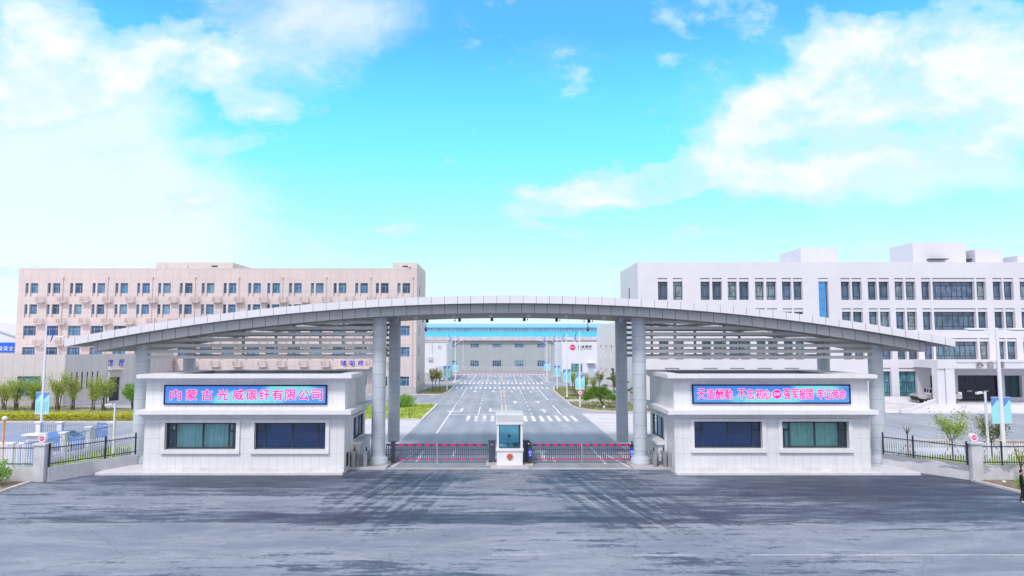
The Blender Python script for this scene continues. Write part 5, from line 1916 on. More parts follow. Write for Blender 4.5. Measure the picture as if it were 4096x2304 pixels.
def double_lamp():
    x, y = 37.1, 50.8
    t = thing('street_lamp', 'white street lamp with twin heads and faded banners before the office steps', 'street lamp', (x, y, 0), 'street lamps with teal banners along the road')
    mb = MB()
    mb.tube([(x, y, 0), (x, y, 5.0), (x, y, 9.75)], [0.17, 0.14, 0.10], 12)
    mb.lathe(x, y, [(0.3, 0), (0.3, 0.06), (0.2, 0.14), (0.18, 0.6)], 12)
    mb.build('pole', M['pole'], t)
    mb = MB()
    mb.box(x - 2.3, x + 2.0, y - 0.04, y + 0.04, 9.62, 9.70)
    mb.build('cross_arm', M['pole'], t)
    for a, b in ((x - 2.3, x - 0.9), (x + 0.9, x + 2.2)):
        mb = MB()
        mb.bevbox(a, b, y - 0.2, y + 0.2, 9.56, 9.72, 0.05)
        hd = mb.build('lamp_head', M['white'], t)
        mb = MB()
        mb.box(a + 0.25, b - 0.15, y - 0.15, y + 0.15, 9.53, 9.558)
        mb.build('lamp_glass', M['darkgrey'], hd)
    for q in (-1, 1):
        a, b = (x + 0.16, x + 0.72) if q > 0 else (x - 0.72, x - 0.16)
        mb = MB()
        z0, z1 = 2.75, 4.62
        V = [(a, z0), (b, z0), (b, z1 - 0.28), (b - 0.12, z1 - 0.20), (a + 0.10, z1 - 0.62), (a, z1 - 0.70)]
        mb.idx([(p, y - 0.012, z) for p, z in V] + [(p, y + 0.012, z) for p, z in V], [list(range(6)), list(range(6, 12))[::-1]] + [((k + 1) % 6, k, k + 6, (k + 1) % 6 + 6) for k in range(6)])
        bn = mb.build('banner', M['banner'], t)
        mb = MB()
        V = [(a, z1 - 0.70), (a + 0.10, z1 - 0.62), (b - 0.12, z1 - 0.20), (b, z1 - 0.28), (b, z1), (a, z1)]
        mb.idx([(p, y - 0.010, z) for p, z in V] + [(p, y + 0.010, z) for p, z in V], [list(range(6)), list(range(6, 12))[::-1]] + [((k + 1) % 6, k, k + 6, (k + 1) % 6 + 6) for k in range(6)])
        mb.build('banner_head', M['bannertop'], bn)
        for z in (z0 - 0.02, z1 + 0.02):
            mb = MB()
            mb.tube([(x, y, z), (b if q > 0 else a, y, z)], 0.018, 6)
            mb.build('banner_rod', M['white'], bn)
double_lamp()
def speed_sign():
    x, y, z = 11.15, 92.62, 1.98
    t = thing('speed_sign', 'round white speed sign with a red ring and the number 20', 'sign', (x, y, z))
    mb = MB()
    mb.disc((x, z), 0.36, y - 0.02, y, 32)
    p = mb.build('plate', M['red'], t)
    mb = MB()
    mb.disc((x, z), 0.28, y - 0.026, y - 0.021, 32)
    mb.build('face', M['signwhite'], p)
    text_part('20', 'lettering', M['black'], t, x - 0.17, x + 0.17, z - 0.14, z + 0.14, y - 0.028, 0.004, 0.01)
speed_sign()

# ------------------------------------------------------------------ buildings
def window_kit(name, w, h, xs, zs, t, mat_f, mat_p, extra=()):
    return (frame_mesh(w, h, xs, zs, t, 0.07, extra).mesh('frame_' + name, mat_f), pane_mesh(w, h).mesh('pane_' + name, mat_p), w, h)
def put_window(kit, parent, x, y, z):
    f = inst('window', kit[0], parent, (x, y, z))
    inst('pane', kit[1], f, (x, y, z))
    return f

def auxiliary_building():
    Y = 116.0
    b = thing('pink_office_block', 'long five storey pale pink block with small windows left of the road', 'building', (-47.7, 123, 0))
    X0, X1, H = -81.65, -13.72, 21.3
    cols = [-80.44, -76.65, -72.85, -69.02, -65.12, -61.4, -57.82, -54.13, -50.4, -46.66, -42.46, -39.22, -35.51, -31.78, -27.9, -24.22, -20.7, -17.02]
    W = 2.16
    rows = [(17.10, 18.84), (13.52, 15.20), (9.88, 11.57), (6.33, 7.95), (1.38, 2.99)]
    holes = []
    for x in cols:
        for r, (a, c) in enumerate(rows):
            if r < 2:
                holes += [(x, x + 0.52, a - 0.56, c), (x + 0.86, x + W, a - 0.56, c)]
            elif r < 4:
                holes.append((x, x + W, a - 0.56, c))
            else:
                holes.append((x, x + W, a, c))
    mb = MB()
    holed_wall(mb, X0, X1, 1.3, H, Y, holes, 0.38)
    # sunk panels below the sills
    for x in cols:
        for r, (a, c) in enumerate(rows[:4]):
            mb.face([(x, Y + 0.22, a - 0.56), (x + W, Y + 0.22, a - 0.56), (x + W, Y + 0.22, a), (x, Y + 0.22, a)])
            mb.face([(x, Y + 0.22, a), (x + W, Y + 0.22, a), (x + W, Y + 0.4, a), (x, Y + 0.4, a)])
    mb.face([(X1, Y, 1.3), (X1, Y + 14, 1.3), (X1, Y + 14, H), (X1, Y, H)])
    mb.face([(X0, Y + 14, 1.3), (X0, Y, 1.3), (X0, Y, H), (X0, Y + 14, H)])
    mb.face([(X1, Y + 14, 1.3), (X0, Y + 14, 1.3), (X0, Y + 14, H), (X1, Y + 14, H)])
    mb.face([(X0, Y, H - 0.5), (X1, Y, H - 0.5), (X1, Y + 14, H - 0.5), (X0, Y + 14, H - 0.5)])
    for q in ([(X0, Y + 0.3), (X1, Y + 0.3)],):
        mb.box(X0, X1, Y + 0.003, Y + 0.3, H - 0.001, H + 0.06)
    mb.build('wall', M['pink'], b)
    mb = MB()
    mb.box(X0 - 0.03, X1 + 0.03, Y - 0.04, Y + 14, 0, 1.3)
    mb.build('base_course', M['pink_grey'], b)
    for x0, x1, h in ((-58.3, -45.2, 22.35), (-17.85, X1 - 0.002, 22.3)):
        mb = MB()
        mb.box(x0, x1, Y + 0.004, Y + 13.9, H - 0.3, h)
        tb = mb.build('roof_block', M['pink_plain'], b)
        mb = MB()
        mb.box((x1 - 3.6) if x1 < -40 else -16.2, (x1 - 2.6) if x1 < -40 else -15.2, Y - 0.02, Y + 0.05, h - 0.75, h - 0.5)
        mb.build('vent', M['darkgrey'], tb)
    k_n = window_kit('narrow', 0.52, 1.74, [], [0.70], 0.055, M['winframe'], M['pane'])
    k_w = window_kit('wide', 1.30, 1.74, [], [0.70], 0.055, M['winframe'], M['pane'], [(0.60, 0.0, 0.70)])
    k_f = window_kit('full', W, 1.66, [0.24, 0.76], [0.68], 0.06, M['winframe'], M['pane'])
    for x in cols:
        for r, (a, c) in enumerate(rows):
            if r < 2:
                put_window(k_n, b, x, Y + 0.28, a)
                put_window(k_w, b, x + 0.86, Y + 0.28, a)
            else:
                put_window(k_f, b, x, Y + 0.28, a)
    # shelves for air conditioners, with light railings
    mb = MB()
    mb.box(0, 1.4, -0.75, 0, -0.11, 0)
    mb.box(0.2, 1.2, -0.55, 0, -0.26, -0.11)
    led = mb.mesh('ledge', M['pink_plain'])
    mb = MB()
    for (a, c, y0, y1) in ((0, 1.4, -0.74, -0.71), (0, 0.03, -0.71, -0.02), (1.37, 1.4, -0.71, -0.02)):
        for z in (0.35, 0.78):
            mb.box(a, c, y0, y1, z, z + 0.035)
    for k in range(10):
        x = k * 1.37 / 9
        mb.box(x, x + 0.022, -0.735, -0.715, 0.0, 0.78)
    for k in range(4):
        for x in (0.003, 1.375):
            mb.box(x, x + 0.022, -0.6 + k * 0.17, -0.58 + k * 0.17, 0, 0.78)
    rl = mb.mesh('ledge_rail', mk('thin_grey_rail', (0.45, 0.40, 0.40), 0.5))
    for x in cols[:17]:
        for z in (15.62, 11.95, 8.35, 4.75):
            l = inst('ac_shelf', led, b, (x + 2.14, Y, z))
            inst('shelf_rail', rl, l, (x + 2.14, Y, z))
    for i, x in enumerate(cols):
        if i % 2 == 1:
            mb = MB()
            mb.tube([(x + 2.62, Y - 0.09, 0.3), (x + 2.62, Y - 0.09, 19.7)], 0.055, 8)
            mb.bevbox(x + 2.48, x + 2.76, Y - 0.2, Y - 0.005, 19.7, 19.95, 0.02)
            mb.build('drain_pipe', M['pink_plain'], b)
    mb = MB()                      # slit windows in the gable wall
    for z in (17.0, 10.0, 6.4, 2.0):
        mb.box(X1 + 0.004, X1 + 0.03, 119.6, 120.3, z, z + 1.65)
    for z in (17.0, 10.0, 6.4, 2.0):
        mb2 = MB()
        mb2.box(X1 - 0.01, X1 + 0.03, 119.7, 120.3, z, z + 1.65)
        mb2.build('slit_window', M['darkgrey'], b)
    mb = MB()
    mb.box(-27.2, -21.3, Y - 1.9, Y - 0.002, 4.35, 4.62)
    mb.build('door_canopy', M['pink_plain'], b)
    xs = ((-26.2, -25.25), (-24.75, -23.8), (-23.3, -22.35))
    for c, (a, d) in zip('辅助楼', xs):
        text_part(c, 'lettering', M['blueletter'], b, a, d, 4.86, 5.76, Y - 1.2, 0.08, 0.015)
    mb = MB()
    mb.bevbox(-15.2, -14.9, Y - 0.35, Y - 0.06, 21.6, 21.9, 0.04)
    mb.box(-15.1, -15.0, Y - 0.1, Y + 0.0, 21.7, 21.8)
    mb.build('dome_camera', M['white'], b)
    # black white sensor poles at the parapet
    for x in (-56.6, -52.9):
        mb = MB()
        mb.tube([(x, Y - 0.08, 21.4), (x, Y - 0.08, 22.0)], 0.04, 6)
        mb.build('rain_hopper', M['pink_plain'], b)
auxiliary_building()

def canteen():
    b = thing('canteen_annex', 'low pale canteen wing with blank upper wall behind the willow shrubs', 'building', (-75, 103, 0))
    H = 7.05
    P0, P1, P2 = (-59.2, 94.0), (-54.6, 102.6), (-54.6, 115.7)
    mb = MB()
    holes = [(-65.6, -62.4, 1.35, 4.1)]
    holed_wall(mb, -115, P0[0], 1.35, H, 94.0, holes, 0.3)
    mb.face([(P1[0], P1[1], 0), (P2[0], P2[1], 0), (P2[0], P2[1], H), (P1[0], P1[1], H)])
    mb.face([(-115, 94, H - 0.4), (P0[0], 94, H - 0.4), (P1[0], P1[1], H - 0.4), (P2[0], P2[1], H - 0.4), (-115, 115.7, H - 0.4)])
    # the angled wall with slits and doorway, in a local frame along P0..P1
    A, B = Vector((*P0, 0)), Vector((*P1, 0))
    d = (B - A)
    L = d.length
    d.normalize()
    n = Vector((d.y, -d.x, 0))
    loc = MB()
    sl = [(0.9 + k * 0.72, 1.12 + k * 0.72, 2.2, 4.6) for k in range(6)]
    door = (6.3, 8.0, 0.25, 3.7)
    holed_wall(loc, 0, L, 0.0, H, 0.0, sl + [door], 0.3)
    tr = lambda p: A + d * p[0] - n * p[1] + Vector((0, 0, p[2]))
    for f in loc.f:
        mb.face([tr(loc.v[i]) for i in f])
    mb.build('wall', M['annex'], b)
    mb = MB()
    mb.box(-115, P0[0] + 0.02, 93.93, 94.6, 0, 1.35)
    mb.build('base_course', M['pink_grey'], b)
    def quad(nm, x0, x1, z0, z1, off, mat):
        q = MB()
        P = [tr((x0, off, z0)), tr((x1, off, z0)), tr((x1, off, z1)), tr((x0, off, z1))]
        Q = [tr((x0, off + 0.05, z0)), tr((x1, off + 0.05, z0)), tr((x1, off + 0.05, z1)), tr((x0, off + 0.05, z1))]
        q.idx(P + Q, [(0, 1, 2, 3), (7, 6, 5, 4), (1, 0, 4, 5), (2, 1, 5, 6), (3, 2, 6, 7), (0, 3, 7, 4)])
        return q.build(nm, mat, b)
    for s in sl:
        quad('slit_window', s[0], s[1], s[2], s[3], 0.2, M['darkframe'])
    quad('door', 6.3, 8.0, 0.25, 3.7, 0.24, M['darkframe'])
    q = MB()
    for f0, f1, z0, z1, o in ((6.1, 8.2, 4.75, 4.9, -1.0),):
        P = [tr((f0, o, z0)), tr((f1, o, z0)), tr((f1, 0, z0)), tr((f0, 0, z0)), tr((f0, o, z1)), tr((f1, o, z1)), tr((f1, 0, z1)), tr((f0, 0, z1))]
        q.idx(P, [(3, 2, 1, 0), (4, 5, 6, 7), (0, 1, 5, 4), (1, 2, 6, 5), (2, 3, 7, 6), (3, 0, 4, 7)])
    q.build('door_canopy', M['pink_plain'], b)
    f = frame_mesh(3.2, 2.75, [0.33, 0.66], [0.6], 0.07)
    f.v = [(x - 65.6, y + 94.2, z + 1.35) for x, y, z in f.v]
    w = f.build('window', M['winframe'], b)
    p = MB()
    p.box(-65.57, -62.43, 94.24, 94.26, 1.38, 4.07)
    p.build('pane', M['pane'], w)
    def rot(a0, a1):
        def g(fx, e):
            q = A + d * (a0 + fx * (a1 - a0)) + n * (0.02 + e)
            return q.x, q.y
        return g
    text_part('餐', 'lettering', M['blueletter'], b, 0, 1, 5.25, 6.2, 0, 0.08, 0.012, rot=rot(6.0, 6.85))
    text_part('厅', 'lettering', M['blueletter'], b, 0, 1, 5.25, 6.2, 0, 0.08, 0.012, rot=rot(7.7, 8.5))
    mb = MB()
    mb.tube([(P0[0] + 3.0, 99.55, 6.0), (P0[0] + 3.0, 99.55, 0.6), (P0[0] + 3.2, 99.2, 0.3)], 0.07, 8)
    mb.build('drain_pipe', M['white'], b)
canteen()

def office_building():
    Y = 92.0
    b = thing('office_building', 'white four storey office block with recessed windows and a columned porch', 'building', (57, 98, 0))
    X0, X1, H = 19.0, 100.0, 19.5
    pairs = [(21.73, 23.04), (23.77, 25.07), (27.49, 28.76), (29.07, 30.38), (31.17, 32.40), (32.71, 34.04), (34.85, 36.08), (36.38, 37.74), (38.50, 39.77), (40.04, 41.26),
             (46.47, 47.71), (47.96, 49.28), (50.11, 51.32), (51.60, 52.99), (53.74, 54.96), (55.22, 56.56), (57.35, 58.59), (58.87, 64.54), (64.81, 66.09),
             (67.02, 68.29), (68.50, 69.81), (70.66, 71.90), (72.15, 73.40), (74.3, 75.55), (75.8, 77.05)]
    rows = [(14.44, 16.93, 17.40), (10.39, 12.84, 13.29), (6.43, 8.84, 9.28)]
    holes = [(a, c, z0, z2) for a, c in pairs for z0, z1, z2 in rows]
    bl = (43.44, 44.75, 6.43, 17.40)
    holes.append(bl)
    gf = [(50.95, 52.75, 1.41, 5.30), (53.77, 56.2, 1.41, 5.30)]
    gf2 = [(x, x + 1.9, 1.41, 5.30) for x in (22.5, 27.6, 31.2, 34.9, 38.5)]
    door = (61.6, 67.3, 0.9, 4.33)
    dw = (67.84, 70.15, 1.41, 4.3)
    side = (57.9, 60.2, 0.9, 4.3)
    holes += gf + gf2 + [door, dw, side]
    mb = MB()
    holed_wall(mb, X0, X1, 0, H, Y, holes, 0.62)
    for a, c in pairs:
        for z0, z1, z2 in rows:
            mb.face([(a, Y + 0.12, z1), (c, Y + 0.12, z1), (c, Y + 0.12, z2 - 0.07), (a, Y + 0.12, z2 - 0.07)])
            mb.face([(a, Y + 0.62, z1), (c, Y + 0.62, z1), (c, Y + 0.12, z1), (a, Y + 0.12, z1)])
    for a, c, z0, z2 in gf + gf2:
        mb.face([(a, Y + 0.12, z2 - 0.45), (c, Y + 0.12, z2 - 0.45), (c, Y + 0.12, z2 - 0.07), (a, Y + 0.12, z2 - 0.07)])
        mb.face([(a, Y + 0.62, z2 - 0.45), (c, Y + 0.62, z2 - 0.45), (c, Y + 0.12, z2 - 0.45), (a, Y + 0.12, z2 - 0.45)])
    mb.face([(X0, Y + 13, 0), (X0, Y, 0), (X0, Y, H), (X0, Y + 13, H)])
    mb.face([(X0, Y, H - 0.6), (X1, Y, H - 0.6), (X1, Y + 13, H - 0.6), (X0, Y + 13, H - 0.6)])
    mb.face([(X1, Y + 13, 0), (X0, Y + 13, 0), (X0, Y + 13, H), (X1, Y + 13, H)])
    mb.box(X0 + 0.003, X1, Y + 0.003, Y + 0.35, H - 0.6, H + 0.05)
    mb.box(X0 + 0.003, X0 + 0.35, Y + 0.36, Y + 13, H - 0.6, H + 0.05)
    mb.build('wall', M['office'], b)
    # windows
    kits = {}
    for a, c in pairs:
        w = round(c - a, 2)
        for z0, z1, z2 in rows:
            h = round(z1 - z0, 2)
            if (w, h) not in kits:
                if w > 3:
                    kits[(w, h)] = window_kit('bay', w, h, [0.25, 0.5, 0.75], [0.20, 0.78], 0.075, M['darkframe'], M['pane_o'], [(0.12, 0.2, 0.78), (0.375, .2, .78), (0.625, .2, .78), (0.87, .2, .78)])
                else:
                    kits[(w, h)] = window_kit('tall', w, h, [], [0.20, 0.78], 0.075, M['darkframe'], M['pane_o'], [(0.36, 0.2, 0.78)])
            put_window(kits[(w, h)], b, a, Y + 0.5, z0)
    for a, c, z0, z2 in gf + gf2:
        w, h = c - a, z2 - 0.45 - z0
        put_window(window_kit('ground', w, h, [0.5] if w > 2 else [], [0.16, 0.56], 0.075, M['darkframe'], M['pane_teal'], [(0.1, .16, .56), (0.8, 0.16, 0.56)]), b, a, Y + 0.5, z0)
    put_window(window_kit('porch', dw[1] - dw[0], dw[3] - dw[2], [0.5], [], 0.075, M['darkframe'], mk('dark_teal_glass', (0.03, 0.09, 0.11), 0.06, 0, 0.7)), b, dw[0], Y + 0.5, dw[2])
    mb = MB()
    mb.box(bl[0], bl[1] - 0.22, Y + 0.30, Y + 0.34, bl[2], bl[3] - 0.45)
    mb.build('blue_glass', M['blueglass'], b)
    mb = MB()
    mb.box(bl[0], bl[1], Y + 0.1, Y + 0.6, bl[3] - 0.45, bl[3] - 0.07)
    mb.build('lintel', M['office_plain'], b)
    # glazed entrance
    for a, c, z0, z1 in (door, side):
        f = frame_mesh(c - a, z1 - z0, [0.25, 0.5, 0.75] if c - a > 3 else [0.5], [0.72], 0.08)
        f.v = [(x + a, y + Y + 0.55, z + z0) for x, y, z in f.v]
        dd = f.build('door', M['darkframe'], b)
        p = MB()
        p.box(a + .02, c - .02, Y + 0.585, Y + 0.60, z0, z1 - .02)
        p.build('pane', mk('near_black_glass', (0.012, 0.016, 0.035), 0.05, 0, 0.6), dd)
        if c - a > 3:
            for x in (63.4, 65.6):
                hb = MB()
                hb.bevbox(x - 0.32, x + 0.32, Y + 0.42, Y + 0.5, 2.15, 2.27, 0.02)
                hb.build('door_handle', M['white'], dd)
    # slit in the gable
    mb = MB()
    mb.box(X0 - 0.02, X0 + 0.01, 97.6, 98.3, 13.9, 16.5)
    mb.build('slit_window', M['darkgrey'], b)
    # porch
    for a, c in ((55.75, 56.65), (56.72, 57.85), (71.6, 72.7), (72.77, 73.7)):
        mb = MB()
        mb.box(a, c, 86.95 + (0.0 if a in (56.72, 71.6) else 0.12), 88.2, 0.9, 5.4)
        mb.build('porch_column', M['office_plain'], b)
    mb = MB()
    mb.box(55.75, 73.7, 86.9, 88.25, 5.4, 6.47)
    mb.box(55.75, 57.0, 88.25, Y - 0.002, 5.45, 6.47)
    mb.box(57.0, 73.7, 88.25, Y - 0.002, 5.9, 6.45)
    mb.box(58.1, 73.7, 86.80, 86.9, 6.2, 6.47)
    mb.build('porch_roof', M['office_plain'], b)
    for c, (a, d) in zip('办公楼', ((60.5, 61.45), (61.85, 62.75), (63.1, 64.1))):
        text_part(c, 'lettering', M['brownletter'], b, a, d, 5.5, 6.3, 86.79, 0.08, 0.0)
    # steps, landing, curved ramp with parapet
    mb = MB()
    for k in range(6):
        mb.box(51.0 + 0.35 * k, 84, 84.7 + 0.36 * k, 92.2 - 0.004 * k, 0.15 * k - 0.001 if k else -0.02, 0.15 * (k + 1))
    mb.build('steps', mk('white_step_stone', (0.70, 0.68, 0.74), 0.7, var=0.06), b)
    mb = MB()
    mb.face([(44.0, 85.6, 0.01), (50.6, 85.1, 0.01), (55.7, 88.3, 0.92), (55.7, 91.0, 0.92), (50.0, 91.0, 0.6), (44.0, 91.0, 0.02)])
    mb.build('ramp', M['paving'], b)
    pts = [(50.1, 84.75, 0.42), (50.9, 84.9, 0.50), (52.2, 85.45, 0.85), (53.6, 86.2, 1.20), (55.0, 86.95, 1.48), (55.74, 87.4, 1.55)]
    mb = MB()
    for p, q in zip(pts[:-1], pts[1:]):
        V = [(p[0], p[1], 0), (q[0], q[1], 0), (q[0], q[1], q[2]), (p[0], p[1], p[2])]
        W = [(x - 0.15, y + 0.30, z) for x, y, z in V]
        mb.idx(V + W, [(0, 1, 2, 3), (7, 6, 5, 4), (1, 0, 4, 5), (2, 1, 5, 6), (3, 2, 6, 7), (0, 3, 7, 4)])
    mb.bevbox(49.6, 50.3, 84.65, 85.25, 0, 0.5, 0.02)
    mb.build('ramp_parapet', M['office_plain'], b)
    mb = MB()
    mb.box(45.0, 55.7, 91.2, 91.5, 0, 1.55)
    mb.build('ramp_wall', M['office_plain'], b)
    # roof blocks
    for i, (x0, x1, y0, y1, h) in enumerate(((43.45, 48.8, 97, 104.2, 22.2), (59.5, 67.05, 97, 102.7, 23.0), (68.4, 72.3, 97, 104, 22.0), (74.4, 84, 97, 108, 21.1))):
        mb = MB()
        mb.box(x0, x1, y0, y1, H - 0.6, h)
        rb = mb.build('roof_block', M['office'], b)
        if i == 1:
            mb = MB()
            mb.box(61.4, 64.0, 96.1, 96.99, 20.45, 20.58)
            mb.build('door_hood', M['darkgrey'], rb)
            mb = MB()
            mb.box(61.7, 63.7, 96.96, 97.01, 18.9, 20.3)
            mb.build('door', M['stone_grey'], rb)
        if i == 2:
            mb = MB()
            mb.box(67.2, 68.39, 97.6, 99.6, 20.6, 20.72)
            mb.build('door_hood', M['darkgrey'], rb)
            mb = MB()
            mb.box(68.36, 68.41, 98.0, 99.2, 18.9, 20.4)
            mb.build('door', M['stone_grey'], rb)
office_building()

def shuttle():
    y = 89.7
    t = thing('shuttle_cart', 'silver open shuttle cart with white framed seats parked under the porch', 'vehicle', (57, y, 0.9))
    z = 0.9
    mb = MB()
    prof = [(54.2, 1.95), (54.15, 2.02), (54.6, 2.12), (55.6, 2.05), (59.7, 2.05), (59.95, 1.95), (60.0, 1.55), (59.8, 1.42), (54.9, 1.42), (54.3, 1.6)]
    V = [(a, y - 0.8, b) for a, b in prof] + [(a, y + 0.8, b) for a, b in prof]
    n = len(prof)
    mb.idx(V, [list(range(n)), list(range(n, 2 * n))[::-1]] + [((k + 1) % n, k, n + k, n + (k + 1) % n) for k in range(n)])
    mb.build('body', M['silver'], t)
    mb = MB()
    mb.bevbox(54.28, 59.9, y - 0.72, y + 0.72, 1.22, 1.43, 0.03)
    mb.bevbox(54.16, 54.5, y - 0.78, y + 0.78, 1.43, 1.72, 0.04)
    mb.build('chassis', M['black'], t)
    for a in (55.6, 58.7):
        for s in (-0.7, 0.7):
            w = MB()
            w.disc((a, z + 0.32), 0.32, y + s - 0.1, y + s + 0.1, 24)
            wo = w.build('wheel', M['rubber'], t)
            w = MB()
            w.disc((a, z + 0.32), 0.17, y + s - 0.107, y + s + 0.107, 16)
            w.build('rim', M['silver'], wo)
    for a in (55.85, 56.45, 57.05):
        mb = MB()
        for s in (-0.55, -0.05):
            q = [(a, y + s, 2.06), (a + 0.06, y + s, 2.75), (a + 0.40, y + s, 2.75), (a + 0.5, y + s, 2.06)]
            mb.tube(q, 0.03, 6)
        mb.bevbox(a + 0.05, a + 0.50, y - 0.55, y + 0.55, 2.06, 2.18, 0.03)
        st = mb.build('seat', M['white'], t)
        mb = MB()
        mb.bevbox(a + 0.12, a + 0.36, y - 0.6, y + 0.6, 2.22, 2.68, 0.04)
        mb.build('backrest', M['black'], st)
    mb = MB()
    mb.tube([(57.9, y, 2.05), (57.8, y, 2.4)], 0.03, 6)
    mb.bevbox(57.65, 58.1, y - 0.2, y + 0.2, 2.4, 2.44, 0.01)
    mb.build('steering', M['white'], t)
    mb = MB()
    mb.bevbox(59.6, 60.05, y - 0.7, y + 0.7, 1.5, 2.3, 0.08)
    mb.build('tail', M['white'], t)
shuttle()

def factory():
    b = thing('grey_factory_hall', 'long grey factory hall with bright blue roof closing the road', 'building', (0, 235, 0))
    Y = 213.0
    wins = [(x, x + 2.72, 7.21, 8.5) for x in (-36, -29.2, -22.3, -15.32, -8.37, -1.48, 5.47, 12.4, 19.3, 26.2, 33.1)] + [(x, x + 2.72, 1.35, 3.26) for x in (-36, -29.2, -22.3, -15.32, -8.37, -1.48, 5.47, 12.4, 19.3, 26.2, 33.1)]
    mb = MB()
    holed_wall(mb, -60, 60, 0, 9.6, Y, wins, 0.25)
    mb.face([(60, Y, 0), (60, 250, 0), (60, 250, 9.6), (60, Y, 9.6)])
    mb.face([(-60, 250, 0), (-60, Y, 0), (-60, Y, 9.6), (-60, 250, 9.6)])
    mb.build('wall', M['factory'], b)
    mb = MB()
    mb.box(-60.5, 60.5, Y - 1.0, Y + 0.3, 9.45, 9.7)
    mb.box(-60.5, 60.5, Y - 1.0, Y - 0.85, 9.7, 10.6)
    mb.build('gutter', mk('pale_grey_gutter', (0.60, 0.58, 0.62), 0.5), b)
    mb = MB()
    mb.idx([(-60.5, Y - 0.84, 10.45), (60.5, Y - 0.84, 10.45), (60.5, 222, 12.35), (-60.5, 222, 12.35), (-60.5, Y - 0.84, 10.3), (60.5, Y - 0.84, 10.3), (60.5, 222, 12.2), (-60.5, 222, 12.2)],
           [(0, 1, 2, 3), (7, 6, 5, 4), (1, 0, 4, 5), (3, 2, 6, 7), (0, 3, 7, 4), (2, 1, 5, 6)])
    mb.build('roof', M['bluetile'], b)
    cl = MB()
    cl.box(-60, 60, 222.02, 222.2, 12.2, 13.9)
    cb = cl.build('clerestory', mk('pale_blue_clerestory', (0.36, 0.52, 0.56), 0.5), b)
    x = -59.5
    while x < 57:
        mb = MB()
        for q in range(9):
            for z in (12.45, 13.15):
                mb.box(x, x + 0.62, 221.97, 222.015, z, z + 0.5)
            x += 0.86
        x += 0.5
        mb.build('glazing', mk('pale_clerestory_glass', (0.62, 0.68, 0.76), 0.2), cb)
    mb = MB()
    mb.idx([(-60.5, 221.2, 13.85), (60.5, 221.2, 13.85), (60.5, 232, 15.2), (-60.5, 232, 15.2), (-60.5, 221.2, 13.6), (60.5, 221.2, 13.6), (60.5, 232, 14.95), (-60.5, 232, 14.95)],
           [(0, 1, 2, 3), (7, 6, 5, 4), (1, 0, 4, 5), (3, 2, 6, 7), (0, 3, 7, 4), (2, 1, 5, 6)])
    mb.build('upper_roof', M['blueroof2'], b)
    kit1 = window_kit('upper', 2.72, 1.29, [0.25, 0.5, 0.75], [0.5], 0.08, mk('factory_window_bar', (0.45, 0.50, 0.55), 0.5), M['pane'])
    kit2 = window_kit('lower', 2.72, 1.91, [0.25, 0.5, 0.75], [0.62], 0.08, mk('factory_window_bar', (0.45, 0.50, 0.55), 0.5), M['pane'])
    for w in wins:
        put_window(kit1 if w[2] > 5 else kit2, b, w[0], Y + 0.1, w[2])
    for x in (-10.6, 14.9, 16.4):
        mb = MB()
        mb.tube([(x, Y - 0.1, 9.45), (x, Y - 0.1, 0.2)], 0.10, 8)
        mb.build('drain_pipe', M['white'], b)
    for x in (-14.3, -10.0, 22.5, 24.0):
        mb = MB()
        mb.tube([(x, 231, 15.0), (x, 231, 18.8)], 0.05, 6)
        mb.build('lightning_rod', mk('pale_rod', (0.5, 0.55, 0.65), 0.5), b)
factory()
def factory_fence():
    t = thing('rail_fence', 'thin pale rail fence in front of the grey factory hall', 'fence', (0, 211, 0))
    mb = MB()
    for k in range(5):
        mb.box(-26, 26, 210.95, 211.05, 0.25 + k * 0.3, 0.31 + k * 0.3)
    mb.build('rails', M['alu'], t)
    for k in range(14):
        mb = MB()
        mb.box(-26 + k * 4 - 0.06, -26 + k * 4 + 0.06, 210.92, 211.08, 0, 1.6)
        mb.build('post', M['alu'], t)
factory_fence()

def left_workshop():
    b = thing('white_workshop', 'plain white low workshop beside the pink block, grey base course', 'building', (-24, 166, 0))
    mb = MB()
    mb.box(-40, -11.7, 158, 178, 1.85, 8.95)
    mb.build('wall', M['whitewall'], b)
    mb = MB()
    mb.box(-40, -11.66, 157.95, 178, 0, 1.85)
    mb.build('base_course', M['stone_grey'], b)
    mb = MB()
    mb.box(-40.2, -11.5, 157.8, 178.2, 8.95, 9.1)
    mb.build('roof', M['stone_plain'], b)
    mb = MB()
    mb.bevbox(-15.85, -14.86, 157.6, 157.99, 4.65, 5.5, 0.03)
    mb.build('wall_unit', M['alu'], b)
    mb = MB()
    mb.tube([(-14.95, 157.9, 9.2), (-14.95, 157.9, 6.2)], 0.07, 6)
    mb.build('pipe', M['alu'], b)
    mb = MB()
    for z0, z1, a, c in ((7.4, 8.3, -13.6, -13.5), (7.4, 7.5, -13.5, -13.1), (7.6, 8.2, -13.3, -13.2), (7.4, 8.25, -13.0, -12.85), (7.9, 8.0, -13.5, -13.3)):
        mb.box(a, c, 157.9, 157.99, z0, z1)
    mb.build('ladder_bracket', M['alu'], b)
    mb = MB()
    mb.bevbox(-13.3, -12.3, 157.5, 157.96, 0.2, 3.4, 0.03)
    mb.build('tall_cabinet', M['alu'], b)
left_workshop()

